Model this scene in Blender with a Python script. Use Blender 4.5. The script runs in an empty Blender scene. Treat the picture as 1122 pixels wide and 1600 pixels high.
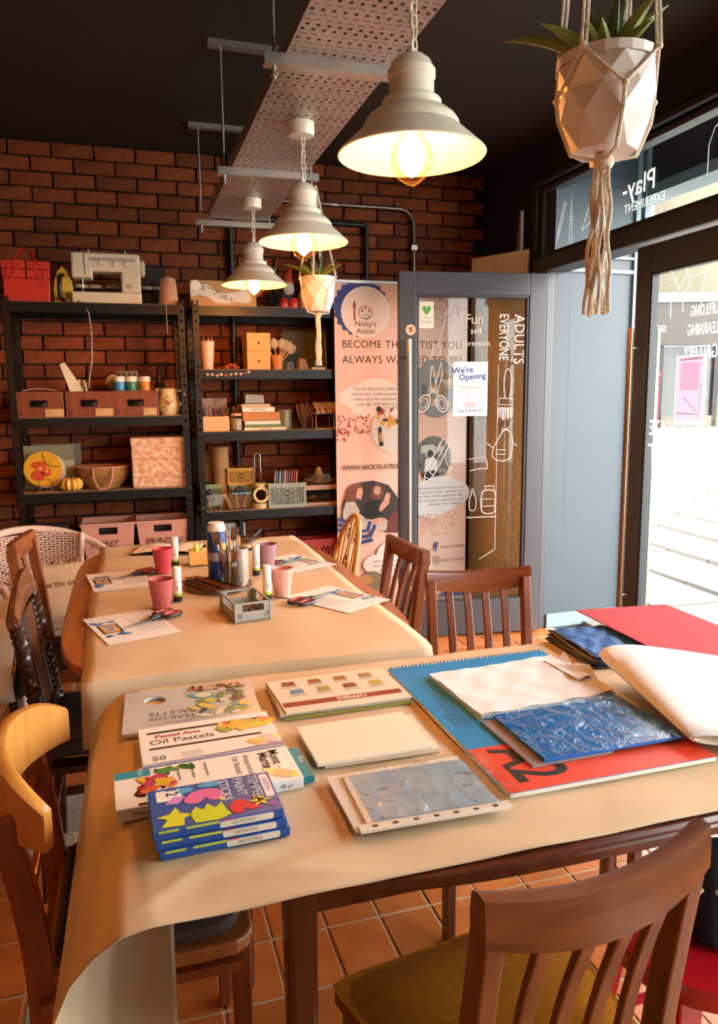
import bpy, bmesh, math, random
import mathutils.geometry as mg
from mathutils import Matrix, Vector
random.seed(7)
SC = bpy.context.scene
COL = SC.collection
# ---------------------------------------------------------------- camera
def make_camera(f=1180.0, pitch=8.7, roll=-0.6, yaw=17.1, h=1.42):
    p, r, y = map(math.radians, (pitch, roll, yaw))
    fw = Vector((math.sin(y)*math.cos(p), math.cos(y)*math.cos(p), -math.sin(p)))
    rt = Vector((math.cos(y), -math.sin(y), 0)); up = rt.cross(fw)
    r2 = math.cos(r)*rt + math.sin(r)*up; u2 = -math.sin(r)*rt + math.cos(r)*up
    cam = bpy.data.cameras.new('camera'); ob = bpy.data.objects.new('camera', cam); COL.objects.link(ob)
    m = Matrix((r2, u2, -fw)).transposed().to_4x4(); m.translation = (0, 0, h)
    ob.matrix_world = m
    cam.sensor_fit = 'VERTICAL'; cam.sensor_height = 24.0; cam.lens = f/1600*24.0
    cam.clip_start = 0.02; cam.clip_end = 300
    SC.camera = ob
    return Vector((0, 0, h)), fw, r2, u2, f
CAM = make_camera()
def project(P):
    q = Vector(P) - CAM[0]; z = q.dot(CAM[1])
    if z < 0.05: return None
    return 561 + CAM[4]*q.dot(CAM[2])/z, 800 - CAM[4]*q.dot(CAM[3])/z, z
# ---------------------------------------------------------------- sky, sun, daylight portals, exposure
w = bpy.data.worlds.new('sky'); SC.world = w; w.use_nodes = True
bg = w.node_tree.nodes['Background']
bg.inputs['Color'].default_value = (1.0, 0.985, 0.965, 1); bg.inputs['Strength'].default_value = 8.0
sun = bpy.data.lights.new('sun', 'SUN'); sun.energy = 4.0; sun.angle = math.radians(3); sun.color = (1, .95, .86)
so = bpy.data.objects.new('sun', sun); COL.objects.link(so)
so.rotation_euler = Vector((0.62, 0.30, -1.0)).to_track_quat('-Z', 'Y').to_euler()
def portal(name, loc, sx, sy):
    l = bpy.data.lights.new(name, 'AREA'); l.shape = 'RECTANGLE'; l.size = sx; l.size_y = sy
    l.cycles.is_portal = True
    o = bpy.data.objects.new(name, l); COL.objects.link(o); o.location = loc
    o.rotation_euler = Vector((-1, 0, 0)).to_track_quat('-Z', 'Y').to_euler()
portal('daylight_portal_door', (2.52, 3.15, 1.3), 2.5, 1.9)
portal('daylight_portal_window', (2.52, .5, 1.5), 2.2, 3.7)
vs = SC.view_settings
SC.display_settings.display_device = 'sRGB'
vs.view_transform = 'Standard'; vs.look = 'None'; vs.gamma = 1.0; vs.use_curve_mapping = False
vs.exposure = 1.0
# ---------------------------------------------------------------- materials
def lin(hx):
    hx = hx.lstrip('#'); c = [int(hx[i:i+2], 16)/255 for i in (0, 2, 4)]
    return tuple(x/12.92 if x <= .04045 else ((x+.055)/1.055)**2.4 for x in c) + (1.0,)
MATS = {}
def nodes(m):
    m.use_nodes = True; return m.node_tree.nodes, m.node_tree.links, m.node_tree.nodes['Principled BSDF']
def M(name, hx='#888888', rough=.55, metal=0, var=0, vs_=8, bump=0, bs=60, spec=.5, emit=None, es=0, coat=0, stretch=None, rnd=0, hx2=None):
    if name in MATS: return MATS[name]
    m = bpy.data.materials.new(name); MATS[name] = m
    n, l, b = nodes(m)
    b.inputs['Base Color'].default_value = lin(hx); b.inputs['Roughness'].default_value = rough
    b.inputs['Metallic'].default_value = metal; b.inputs['Specular IOR Level'].default_value = spec
    if coat: b.inputs['Coat Weight'].default_value = coat; b.inputs['Coat Roughness'].default_value = .12
    if emit:
        b.inputs['Emission Color'].default_value = lin(emit); b.inputs['Emission Strength'].default_value = es
    if var or bump or rnd or hx2:
        tc = n.new('ShaderNodeTexCoord'); mp = n.new('ShaderNodeMapping'); l.new(tc.outputs['Object'], mp.inputs['Vector'])
        if stretch: mp.inputs['Scale'].default_value = stretch
        base = None
        if var or hx2:
            t = n.new('ShaderNodeTexNoise'); t.inputs['Scale'].default_value = vs_; t.inputs['Detail'].default_value = 5
            l.new(mp.outputs['Vector'], t.inputs['Vector'])
            cr = n.new('ShaderNodeValToRGB'); l.new(t.outputs['Fac'], cr.inputs['Fac'])
            c = lin(hx)
            if hx2: c1, c2 = c, lin(hx2)
            else:
                c1 = tuple(max(0, x*(1-var)) for x in c[:3]) + (1,); c2 = tuple(min(1, x*(1+var)) for x in c[:3]) + (1,)
            cr.color_ramp.elements[0].color = c1; cr.color_ramp.elements[1].color = c2
            cr.color_ramp.elements[0].position = .3; cr.color_ramp.elements[1].position = .7
            base = cr.outputs['Color']
        if rnd:
            oi = n.new('ShaderNodeObjectInfo'); gi = n.new('ShaderNodeNewGeometry')
            ad = n.new('ShaderNodeMath'); ad.operation = 'ADD'; l.new(oi.outputs['Random'], ad.inputs[0]); l.new(gi.outputs['Random Per Island'], ad.inputs[1])
            fr = n.new('ShaderNodeMath'); fr.operation = 'FRACT'; l.new(ad.outputs[0], fr.inputs[0])
            mr = n.new('ShaderNodeMapRange'); mr.inputs['To Min'].default_value = 1-rnd; mr.inputs['To Max'].default_value = 1+rnd; l.new(fr.outputs[0], mr.inputs['Value'])
            hs = n.new('ShaderNodeHueSaturation'); l.new(mr.outputs[0], hs.inputs['Value'])
            if base: l.new(base, hs.inputs['Color'])
            else: hs.inputs['Color'].default_value = lin(hx)
            base = hs.outputs['Color']
        if base: l.new(base, b.inputs['Base Color'])
        if bump:
            t2 = n.new('ShaderNodeTexNoise'); t2.inputs['Scale'].default_value = bs; t2.inputs['Detail'].default_value = 6
            l.new(mp.outputs['Vector'], t2.inputs['Vector'])
            bp = n.new('ShaderNodeBump'); bp.inputs['Strength'].default_value = bump; bp.inputs['Distance'].default_value = .01
            l.new(t2.outputs['Fac'], bp.inputs['Height']); l.new(bp.outputs['Normal'], b.inputs['Normal'])
    return m
def wood(name, a, b, rough=.32, st=(14, 14, 1.2), coat=.25, sc=2.2):
    return M(name, a, rough=rough, hx2=b, vs_=sc, stretch=st, coat=coat, bump=.04, bs=8)
def thin(name, hx, mixf=.5, rough=.6):
    # thin translucent sheet (vinyl, paper): diffuse reflection plus diffuse transmission
    if name in MATS: return MATS[name]
    m = bpy.data.materials.new(name); MATS[name] = m
    n, l, b = nodes(m); out = n['Material Output']
    b.inputs['Base Color'].default_value = lin(hx); b.inputs['Roughness'].default_value = rough
    tl = n.new('ShaderNodeBsdfTranslucent'); tl.inputs['Color'].default_value = lin(hx)
    mx = n.new('ShaderNodeMixShader'); mx.inputs['Fac'].default_value = mixf
    l.new(b.outputs[0], mx.inputs[1]); l.new(tl.outputs[0], mx.inputs[2]); l.new(mx.outputs[0], out.inputs['Surface'])
    return m
ORD = ['leftmost', 'second', 'third', 'fourth', 'fifth', 'sixth', 'seventh', 'eighth', 'ninth', 'tenth', 'eleventh', 'twelfth']
def nth(k): return ORD[k] if k == 0 else ORD[k]+' from the left'
def glass(name, tint='#ffffff', rough=.0, refl=1.0, crinkle=0, cs=(1, 1, 1)):
    if name in MATS: return MATS[name]
    m = bpy.data.materials.new(name); MATS[name] = m
    n, l, b = nodes(m); n.remove(b); out = n['Material Output']
    tr = n.new('ShaderNodeBsdfTransparent'); tr.inputs['Color'].default_value = lin(tint)
    gl = n.new('ShaderNodeBsdfGlossy'); gl.inputs['Roughness'].default_value = rough
    lw = n.new('ShaderNodeLayerWeight'); lw.inputs['Blend'].default_value = .5
    pw = n.new('ShaderNodeMath'); pw.operation = 'POWER'; pw.inputs[1].default_value = 5; l.new(lw.outputs['Facing'], pw.inputs[0])
    mu = n.new('ShaderNodeMath'); mu.operation = 'MULTIPLY_ADD'; mu.inputs[1].default_value = .75*refl; mu.inputs[2].default_value = .035*refl; l.new(pw.outputs[0], mu.inputs[0])
    if crinkle:
        tc = n.new('ShaderNodeTexCoord'); mp = n.new('ShaderNodeMapping'); mp.inputs['Scale'].default_value = cs; l.new(tc.outputs['Object'], mp.inputs['Vector'])
        nt = n.new('ShaderNodeTexNoise'); nt.inputs['Scale'].default_value = 22; nt.inputs['Detail'].default_value = 4; nt.inputs['Distortion'].default_value = 1.2; l.new(mp.outputs[0], nt.inputs['Vector'])
        bp = n.new('ShaderNodeBump'); bp.inputs['Strength'].default_value = crinkle; bp.inputs['Distance'].default_value = .02; l.new(nt.outputs['Fac'], bp.inputs['Height'])
        l.new(bp.outputs[0], gl.inputs['Normal']); l.new(bp.outputs[0], lw.inputs['Normal'])
    mx = n.new('ShaderNodeMixShader'); l.new(mu.outputs[0], mx.inputs['Fac']); l.new(tr.outputs[0], mx.inputs[1]); l.new(gl.outputs[0], mx.inputs[2])
    l.new(mx.outputs[0], out.inputs['Surface'])
    return m
# ---------------------------------------------------------------- mesh helpers
def frame(o, x, y):
    x = Vector(x).normalized(); y = Vector(y).normalized(); z = x.cross(y)
    m = Matrix((x, y, z)).transposed().to_4x4(); m.translation = o
    return m
def TR(x=0, y=0, z=0, rz=0, rx=0, ry=0):
    return Matrix.Translation((x, y, z)) @ Matrix.Rotation(math.radians(rz), 4, 'Z') @ Matrix.Rotation(math.radians(ry), 4, 'Y') @ Matrix.Rotation(math.radians(rx), 4, 'X')
class MB:
    def __init__(s): s.v = []; s.f = []
    def add(s, V, F, m=None):
        k = len(s.v)
        s.v += [tuple(m @ Vector(p)) for p in V] if m is not None else [tuple(p) for p in V]
        s.f += [tuple(i+k for i in q) for q in F]; return s
    def box(s, x0, x1, y0, y1, z0, z1, m=None):
        V = [(x0, y0, z0), (x1, y0, z0), (x1, y1, z0), (x0, y1, z0), (x0, y0, z1), (x1, y0, z1), (x1, y1, z1), (x0, y1, z1)]
        return s.add(V, [(3, 2, 1, 0), (4, 5, 6, 7), (0, 1, 5, 4), (1, 2, 6, 5), (2, 3, 7, 6), (3, 0, 4, 7)], m)
    def bar(s, a, b, wx, wy, m=None, w2=None):
        a, b = Vector(a), Vector(b); d = (b-a).normalized()
        u = Vector((0, 1, 0)) if abs(d.y) < .9 else Vector((1, 0, 0))
        x = u.cross(d).normalized(); y = d.cross(x); V = []
        for p, (ax, ay) in ((a, (wx, wy)), (b, w2 or (wx, wy))):
            for sx, sy in ((-1, -1), (1, -1), (1, 1), (-1, 1)): V.append(p + x*sx*ax/2 + y*sy*ay/2)
        return s.add(V, [(3, 2, 1, 0), (4, 5, 6, 7), (0, 1, 5, 4), (1, 2, 6, 5), (2, 3, 7, 6), (3, 0, 4, 7)], m)
    def sweep(s, P, W, D, m=None):      # rectangular section swept along P, width kept along local x
        V = []; N = len(P); P = [Vector(p) for p in P]
        for i, p in enumerate(P):
            d = (P[min(N-1, i+1)]-P[max(0, i-1)]).normalized(); x = Vector((1, 0, 0)); x = (x-d*x.dot(d)).normalized(); y = d.cross(x)
            a = W[i] if isinstance(W, (list, tuple)) else W; c = D[i] if isinstance(D, (list, tuple)) else D
            for sx, sy in ((-1, -1), (1, -1), (1, 1), (-1, 1)): V.append(p+x*sx*a/2+y*sy*c/2)
        F = [(3, 2, 1, 0), tuple(4*(N-1)+k for k in range(4))] + [(4*i+k, 4*i+(k+1) % 4, 4*i+4+(k+1) % 4, 4*i+4+k) for i in range(N-1) for k in range(4)]
        return s.add(V, F, m)
    def tube(s, P, r, n=8, closed=False, m=None):
        P = [Vector(p) for p in P]; N = len(P); V = []; F = []; prev = None
        for i, p in enumerate(P):
            a = P[(i-1) % N] if (i or closed) else p; b = P[(i+1) % N] if (i < N-1 or closed) else p
            d = (b-a).normalized() if (b-a).length > 1e-9 else Vector((0, 0, 1))
            if prev is None:
                u = Vector((0, 0, 1)) if abs(d.z) < .9 else Vector((1, 0, 0)); x = u.cross(d).normalized()
            else:
                x = prev - d*prev.dot(d)
                x = x.normalized() if x.length > 1e-6 else Vector((1, 0, 0)).cross(d).normalized()
            prev = x; y = d.cross(x); rr = r[i] if isinstance(r, (list, tuple)) else r
            for k in range(n):
                t = 2*math.pi*k/n; V.append(p + (x*math.cos(t) + y*math.sin(t))*rr)
        for i in range(N if closed else N-1):
            for k in range(n):
                j = (i+1) % N; F.append((i*n+k, i*n+(k+1) % n, j*n+(k+1) % n, j*n+k))
        if not closed: F += [tuple(range(n-1, -1, -1)), tuple((N-1)*n+k for k in range(n))]
        return s.add(V, F, m)
    def lathe(s, prof, n=24, m=None, closed=False, f=None):
        V = []; F = []; N = len(prof)
        for (r, z) in prof:
            for k in range(n):
                t = 2*math.pi*k/n; q = r*(f(t) if f else 1); V.append((q*math.cos(t), q*math.sin(t), z))
        for i in range(N if closed else N-1):
            j = (i+1) % N
            for k in range(n): F.append((i*n+k, i*n+(k+1) % n, j*n+(k+1) % n, j*n+k))
        if not closed:
            if prof[0][0] > 1e-6: F.append(tuple(range(n-1, -1, -1)))
            if prof[-1][0] > 1e-6: F.append(tuple((N-1)*n+k for k in range(n)))
        return s.add(V, F, m)
    def prism(s, poly, z0, z1, m=None):
        n = len(poly)
        V = [(x, y, z0) for x, y in poly] + [(x, y, z1) for x, y in poly]
        return s.add(V, [tuple(range(n-1, -1, -1)), tuple(range(n, 2*n))] + [(i, (i+1) % n, n+(i+1) % n, n+i) for i in range(n)], m)
    def flat(s, poly, z=0, m=None):
        if len(poly) <= 4: return s.add([(x, y, z) for x, y in poly], [tuple(range(len(poly)))], m)
        return s.add([(x, y, z) for x, y in poly], [tuple(q) for q in mg.tessellate_polygon([[Vector((x, y, 0)) for x, y in poly]])], m)
    def disc(s, x, y, rx, ry=None, z=0, n=20, m=None, a0=0, a1=360):
        ry = rx if ry is None else ry
        k = n if a1-a0 >= 360 else n+1
        return s.flat([(x+rx*math.cos(math.radians(a0+(a1-a0)*i/n)), y+ry*math.sin(math.radians(a0+(a1-a0)*i/n))) for i in range(k)], z, m)
    def stroke(s, P, wd=.003, z=0, m=None, closed=False):
        P = [Vector((p[0], p[1])) for p in P]; N = len(P); L = []; R = []
        for i, p in enumerate(P):
            a = P[(i-1) % N] if (i or closed) else p; b = P[(i+1) % N] if (i < N-1 or closed) else p
            d = b-a; d = d.normalized() if d.length > 1e-9 else Vector((1, 0)); q = Vector((-d.y, d.x))*wd/2
            L.append(p+q); R.append(p-q)
        V = [(p.x, p.y, z) for p in L] + [(p.x, p.y, z) for p in R]
        F = [(i, N+i, N+(i+1) % N, (i+1) % N) for i in range(N if closed else N-1)]
        return s.add(V, F, m)
    def sphere(s, c, r, nu=12, nv=8, m=None):
        rx, ry, rz = r if isinstance(r, tuple) else (r, r, r)
        V = [(c[0], c[1], c[2]-rz)]; F = []
        for i in range(1, nv):
            a = -math.pi/2 + math.pi*i/nv
            for k in range(nu):
                t = 2*math.pi*k/nu; V.append((c[0]+rx*math.cos(a)*math.cos(t), c[1]+ry*math.cos(a)*math.sin(t), c[2]+rz*math.sin(a)))
        V.append((c[0], c[1], c[2]+rz)); T = len(V)-1
        for k in range(nu):
            F.append((0, 1+(k+1) % nu, 1+k)); F.append((T, T-nu+k, T-nu+(k+1) % nu))
        for i in range(nv-2):
            for k in range(nu):
                a = 1+i*nu; F.append((a+k, a+(k+1) % nu, a+nu+(k+1) % nu, a+nu+k))
        return s.add(V, F, m)
    def grid(s, fn, nu, nv, m=None):
        V = [fn(i/nu, j/nv) for j in range(nv+1) for i in range(nu+1)]
        return s.add(V, [(j*(nu+1)+i, j*(nu+1)+i+1, (j+1)*(nu+1)+i+1, (j+1)*(nu+1)+i) for j in range(nv) for i in range(nu)], m)
    def mesh(s, name, mat, smooth=False):
        me = bpy.data.meshes.new(name); me.from_pydata(s.v, [], s.f); me.update()
        if mat is not None: me.materials.append(mat)
        if smooth:
            me.polygons.foreach_set('use_smooth', [True]*len(me.polygons))
            try: me.set_sharp_from_angle(angle=math.radians(smooth if smooth is not True else 40))
            except Exception: pass
        return me
    def build(s, name, mat, parent=None, smooth=False, bevel=0, solid=0, sub=0):
        o = bpy.data.objects.new(name, s.mesh(name, mat, smooth)); COL.objects.link(o); o.parent = parent
        if solid: md = o.modifiers.new('thickness', 'SOLIDIFY'); md.thickness = solid; md.offset = 0
        if bevel:
            md = o.modifiers.new('bevel', 'BEVEL'); md.width = bevel; md.segments = 2; md.limit_method = 'ANGLE'; md.angle_limit = math.radians(35)
        if sub: md = o.modifiers.new('sub', 'SUBSURF'); md.levels = sub; md.render_levels = sub
        return o
def tag(o, label=None, cat=None, group=None, kind=None):
    if label: o['label'] = label
    if cat: o['category'] = cat
    if group: o['group'] = group
    if kind: o['kind'] = kind
    return o
def thing(name, label, cat, loc=(0, 0, 0), rz=0, group=None, rx=0, ry=0):
    o = bpy.data.objects.new(name, None); COL.objects.link(o); o.empty_display_size = .05
    o.location = loc; o.rotation_euler = (math.radians(rx), math.radians(ry), math.radians(rz))
    return tag(o, label, cat, group)
def part_copy(src, parent, loc=None, name=None):
    c = src.copy(); COL.objects.link(c); c.parent = parent
    if loc is not None: c.location = loc
    return c
KIDS = lambda o: [q for q in bpy.data.objects if q.parent == o]
def copy_tree(o, parent=None):
    c = o.copy(); COL.objects.link(c); c.parent = parent
    for ch in KIDS(o): copy_tree(ch, c)
    return c
TXT = {}
def txt(name, s, size, m, mat, parent=None, align='CENTER', mirror=False, sx=1.0, bold=0.0, space=1.0):
    cu = bpy.data.curves.new('t', 'FONT'); cu.body = s; cu.size = size; cu.align_x = align; cu.fill_mode = 'FRONT'
    cu.resolution_u = 3; cu.offset = bold; cu.space_character = space
    ob = bpy.data.objects.new('t', cu); me = bpy.data.meshes.new_from_object(ob)
    bpy.data.objects.remove(ob); bpy.data.curves.remove(cu)
    k = -1 if mirror else 1
    mm = m @ Matrix.Diagonal((sx*k, 1, 1, 1))
    me.transform(mm); me.name = name
    me.materials.clear(); me.materials.append(mat)
    o = bpy.data.objects.new(name, me); COL.objects.link(o); o.parent = parent
    return o
def rrect(x0, x1, y0, y1, r, n=5):
    P = []
    for cx, cy, a in ((x1-r, y0+r, -90), (x1-r, y1-r, 0), (x0+r, y1-r, 90), (x0+r, y0+r, 180)):
        for i in range(n+1):
            t = math.radians(a+90*i/n); P.append((cx+r*math.cos(t), cy+r*math.sin(t)))
    return P
def circ(x, y, r, n=24, ry=None): return [(x+r*math.cos(2*math.pi*i/n), y+(ry or r)*math.sin(2*math.pi*i/n)) for i in range(n)]
def struct(o): o['kind'] = 'structure'; return o
# ================================================================ THE SETTING
BLACK = M('black_paint', '#2b1e14', .75, bump=.05, bs=30)
FRAME = M('charcoal_frame_paint', '#424144', .42, bump=.02, bs=200)
CHAR = M('charcoal_wall_paint', '#2a2725', .6, bump=.04, bs=40)
MORTAR = M('dark_mortar', '#1f120a', .95, bump=.5, bs=90)
BRICK = M('red_brick', '#71300f', .88, hx2='#8d4318', vs_=18, bump=.45, bs=120, rnd=.28)
TILE = M('terracotta_tile', '#ab5a26', .2, hx2='#bd6c35', vs_=9, bump=.06, bs=40, rnd=.16)
STONE = M('grey_stone', '#8d8478', .85, hx2='#a79d90', vs_=30, bump=.5, bs=120)
GROUT = M('pale_grout', '#b89d80', .9, bump=.2, bs=150)
PANE = glass('window_glass', '#f4f8f8', refl=.8)
WHITEINK = thin('white_vinyl_ink', '#f4f1ea', .5)
XS = 2.36
# ---- floor with its tiles
fl = struct(MB().box(-2.4, 2.46, -1.6, 4.9, -.12, -.004).build('floor', GROUT))
TX, TY = .15, .20
def tile_mesh(name, mat, j):
    a, b = TX/2-.004, TY/2-.004
    c = .0025
    V = [(-a, -b, -.01), (a, -b, -.01), (a, b, -.01), (-a, b, -.01), (-a, -b, -.002), (a, -b, -.002), (a, b, -.002), (-a, b, -.002), (-a+c, -b+c, j), (a-c, -b+c, 0), (a-c, b-c, j/2), (-a+c, b-c, 0)]
    return V, [(0, 1, 5, 4), (1, 2, 6, 5), (2, 3, 7, 6), (3, 0, 4, 7), (4, 5, 9, 8), (5, 6, 10, 9), (6, 7, 11, 10), (7, 4, 8, 11), (8, 9, 10, 11)]
tv = []
for k in range(3):
    V, F = tile_mesh('tile', TILE, -.0006*k); tv.append(MB().add(V, F).mesh('tile', TILE))
V, F = tile_mesh('tile', STONE, 0); tstone = MB().add(V, F).mesh('tile', STONE)
cand = []
for i in range(-16, 16):
    for j in range(-8, 25):
        x, y = i*TX+.075+.0, j*TY+.10
        if x > 2.36 or x < -2.38: continue
        p = project((x, y, 0)); vis = p and -20 < p[0] < 1142 and p[1] < 1630
        cand.append((0 if vis else 1, p[2] if p else 99, x, y))
cand.sort(); rest = MB()
for q, (a, b, x, y) in enumerate(cand):
    stone = (2.5 < y < 2.72 and x < .05) or (1.6 < y < 1.76 and -.4 < x < -.2)
    if q < 300:
        o = bpy.data.objects.new('tile', tstone if stone else tv[q % 3]); COL.objects.link(o); o.parent = fl; o.location = (x, y, random.uniform(-.0008, .0008))
    else:
        V, F = tile_mesh('t', None, 0); rest.add(V, F, Matrix.Translation((x, y, 0)))
rest.build('tile_field', TILE, fl)['kind'] = 'stuff'
# ---- ceiling and the plain walls
struct(MB().box(-2.5, 2.48, -1.7, 4.95, 2.85, 3.05).build('ceiling', BLACK))
struct(MB().box(-2.5, -2.4, -1.7, 4.95, 0, 2.85).build('wall_left', CHAR))
struct(MB().box(-2.4, XS, -1.75, -1.6, 0, 2.85).build('wall_front', M('cream_wall_paint', '#b9a58c', .8)))
# ---- brick back wall
wb = struct(MB().box(-2.4, 2.48, 4.80, 4.95, 0, 2.85).build('wall_back', MORTAR))
BL, BH = .2265, .0815
def brick_geo(rs):
    a, h, d, c = BL/2-.005, BH/2-.0045, .016, .004
    j = lambda: rs.uniform(-.0022, .0022)
    V = [(-a+j(), 0, -h+j()), (a+j(), 0, -h+j()), (a+j(), 0, h+j()), (-a+j(), 0, h+j())]
    V += [(x, -d+c, z) for x, y, z in V]
    V += [(x-c*(1 if x > 0 else -1)+j(), -d+j(), z-c*(1 if z > 0 else -1)+j()) for x, y, z in V[:4]]
    return V, [(0, 1, 5, 4), (1, 2, 6, 5), (2, 3, 7, 6), (3, 0, 4, 7), (4, 5, 9, 8), (5, 6, 10, 9), (6, 7, 11, 10), (7, 4, 8, 11), (8, 9, 10, 11)]
rs = random.Random(3); bmsh = []
for k in range(8):
    V, F = brick_geo(rs); bmsh.append(MB().add(V, F).mesh('brick', BRICK))
bc = []
for r in range(35):
    z = 2.845-BH*(r+.5)
    for i in range(-11, 12):
        x = i*BL + (BL/2 if r % 2 else 0) + .03
        if x < -2.3 or x > 2.36: continue
        p = project((x, 4.79, z)); vis = p and -25 < p[0] < 860 and (z > .95 or .45 < z < .75 and .4 < x < 1.2)
        bc.append((0 if vis else 1, -z, x, z))
bc.sort(); rest = MB(); nb = 0
for q, (a, b, x, z) in enumerate(bc):
    if q < 300 and a == 0:
        o = bpy.data.objects.new('brick', rs.choice(bmsh)); COL.objects.link(o); o.parent = wb
        o.location = (x, 4.80 + rs.uniform(-.003, .003), z); o.rotation_euler = (0, rs.uniform(-.008, .008), 0)
    else:
        V, F = brick_geo(rs); rest.add(V, F, Matrix.Translation((x, 4.80, z)))
rest.build('brick_field', BRICK, wb)['kind'] = 'stuff'
# ---- storefront wall: piers, header, stall riser
b = MB()
b.box(XS, XS+.14, 4.10, 4.95, 0, 2.85).box(XS, XS+.14, -1.7, 4.08, 2.60, 2.85).box(XS, XS+.14, -1.7, 2.19, 0, .42).box(XS, XS+.14, -1.7, -1.35, .42, 2.6)
b.box(XS-.0, XS+.22, -1.7, 4.95, 2.85, 6.5)
struct(b.build('wall_right', CHAR))
# header beam between doors and fanlight, jambs
b = MB(); b.box(XS-.02, XS+.13, 2.10, 4.08, 2.115, 2.20).box(XS, XS+.05, 3.96, 4.08, 0, 2.115).box(XS-.01, XS+.12, 2.10, 2.19, 0, 2.115)
struct(b.build('trim_1', FRAME, bevel=.006))
b = MB(); b.box(XS-.03, XS+.16, 2.0, 4.1, 2.60, 2.635)
struct(b.build('trim_2', CHAR, bevel=.004))
# fanlight over the doors
def window(name, y0, y1, z0, z1, fw, mulls=(), x=XS):
    root = bpy.data.objects.new(name, None); COL.objects.link(root); struct(root); root.location = (x, (y0+y1)/2, z0)
    cy = (y0+y1)/2; h = z1-z0; W2 = (y1-y0)/2
    for (a0, a1, c0, c1) in ((-W2, W2, 0, fw), (-W2, W2, h-fw, h)): MB().box(.02, .09, a0, a1, c0, c1).build('window_rail', FRAME, root, bevel=.004)
    for (a0, a1) in ((-W2, -W2+fw), (W2-fw, W2)): MB().box(.02, .09, a0, a1, fw, h-fw).build('window_stile', FRAME, root, bevel=.004)
    for my in mulls: MB().box(.02, .09, my-cy-fw/2, my-cy+fw/2, fw, h-fw).build('mullion', FRAME, root, bevel=.004)
    MB().box(.052, .058, -W2+fw, W2-fw, fw, h-fw).build('pane', PANE, root)
    return root
fan = window('window_1', 2.10, 4.08, 2.20, 2.60, .03)
shopwin = window('window_2', -1.35, 2.10, .42, 2.60, .05, (.9,))
# drawings and lettering on the fanlight, seen mirrored from inside
FM = frame((.050, 0, 0), (0, -1, 0), (0, 0, 1))     # local: +x runs towards the camera, +y up (origin: window centre bottom)
def fy(Y): return (2.10+4.08)/2 - Y
b = MB()
def S(P, wd=.004, c=False): b.stroke(P, wd, 0, FM, c)
o0 = fy(3.97)
S([(o0+.02, .105), (o0+.09, .285), (o0+.11, .27), (o0+.04, .10), (o0+.02, .105)]); S([(o0+.03, .10), (o0+.10, .277)], .003); S([(o0+.02, .105), (o0+.02, .07), (o0+.04, .10)])
S([(o0+.02, .07), (o0+.0, .04), (o0+.03, .045), (o0+.005, .0), (o0+.05, .02), (o0+.03, -.04+.05), (o0+.07, .015), (o0+.08, .04), (o0+.1, .035)], .004)
o1 = o0+.15
S([(o1, .06), (o1+.012, .03), (o1+.025, .06), (o1+.02, .2), (o1+.012, .31), (o1+.004, .2), (o1, .06)], .004, True); S([(o1+.003, .17), (o1+.022, .17)]); S([(o1+.004, .19), (o1+.022, .19)])
o2 = o1+.12
S([(o2, .09), (o2+.13, .33), (o2+.24, .18)], .007, True); S([(o2+.06, .14), (o2+.13, .26), (o2+.18, .18)], .006, True); S([(o2+.13, .33), (o2+.15, .25), (o2+.2, .30)], .004)
o3 = fy(2.75)
S([(o3-.03, .13), (o3-.03, .25), (o3, .31), (o3+.04, .33), (o3+.075, .29), (o3+.07, .22), (o3+.05, .13)], .004); S([(o3+.03, .13), (o3+.045, .22), (o3+.05, .29), (o3+.04, .33)], .004)
for k in range(6): S([(o3+.035+.002*k, .15+.025*k), (o3+.062+.001*k, .165+.025*k)], .004)
b.build('drawing', WHITEINK, fan)
txt('lettering', 'Play-', .13, FM @ TR(fy(3.235), .165), WHITEINK, fan, mirror=True, bold=.001)
txt('lettering', 'EXPERIMENT', .058, FM @ TR(fy(3.19), .095), WHITEINK, fan, mirror=True, sx=.9)
# ---- door leaves
STEEL = M('brushed_steel', '#b9b2a6', .28, .9)
BRONZE = M('bronze_bar', '#9a7a5c', .3, .85)
def door(name, loc, rz, Wd=.855, Hd=2.085, sides=(1,)):
    root = bpy.data.objects.new(name, None); COL.objects.link(root); struct(root); root.location = loc; root.rotation_euler = (0, 0, math.radians(rz))
    st, top, bot = .10, .125, .20
    for a, c in ((0, st), (Wd-st, Wd)): MB().box(a, c, -.024, .024, 0, Hd).build('stile', FRAME, root, bevel=.004)
    MB().box(st, Wd-st, -.024, .024, Hd-top, Hd).build('rail', FRAME, root, bevel=.004)
    MB().box(st, Wd-st, -.024, .024, 0, bot).build('rail', FRAME, root, bevel=.004)
    for a, c, e, f_ in ((st, st+.012, bot, Hd-top), (Wd-st-.012, Wd-st, bot, Hd-top), (st, Wd-st, bot, bot+.012), (st, Wd-st, Hd-top-.012, Hd-top)):
        MB().box(a, c, -.018, .018, e, f_).build('glazing_bead', M('dark_bead', '#2d2f33', .5), root)
    MB().box(st+.01, Wd-st-.01, -.004, .004, bot+.01, Hd-top-.01).build('pane', PANE, root)
    for s in sides:
        h = MB().tube([(Wd-.045, s*.075, .30), (Wd-.045, s*.075, 1.715)], .014, 14).build('bar_handle', BRONZE if (s > 0 and len(sides) > 1) else STEEL, root, smooth=True)
        for z in (.42, 1.62): MB().tube([(Wd-.045, s*.022, z), (Wd-.045, s*.075, z)], .008, 10).build('handle_post', STEEL, h, smooth=True)
    return root
d1 = door('door_1', (XS-.03, 3.925, .012), 172.0)     # local +x from the hinge to the free edge, local +y faces the camera side
d2 = door('door_2', (XS+.02, 2.295, .012), 90.0, sides=(1, -1))
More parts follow.
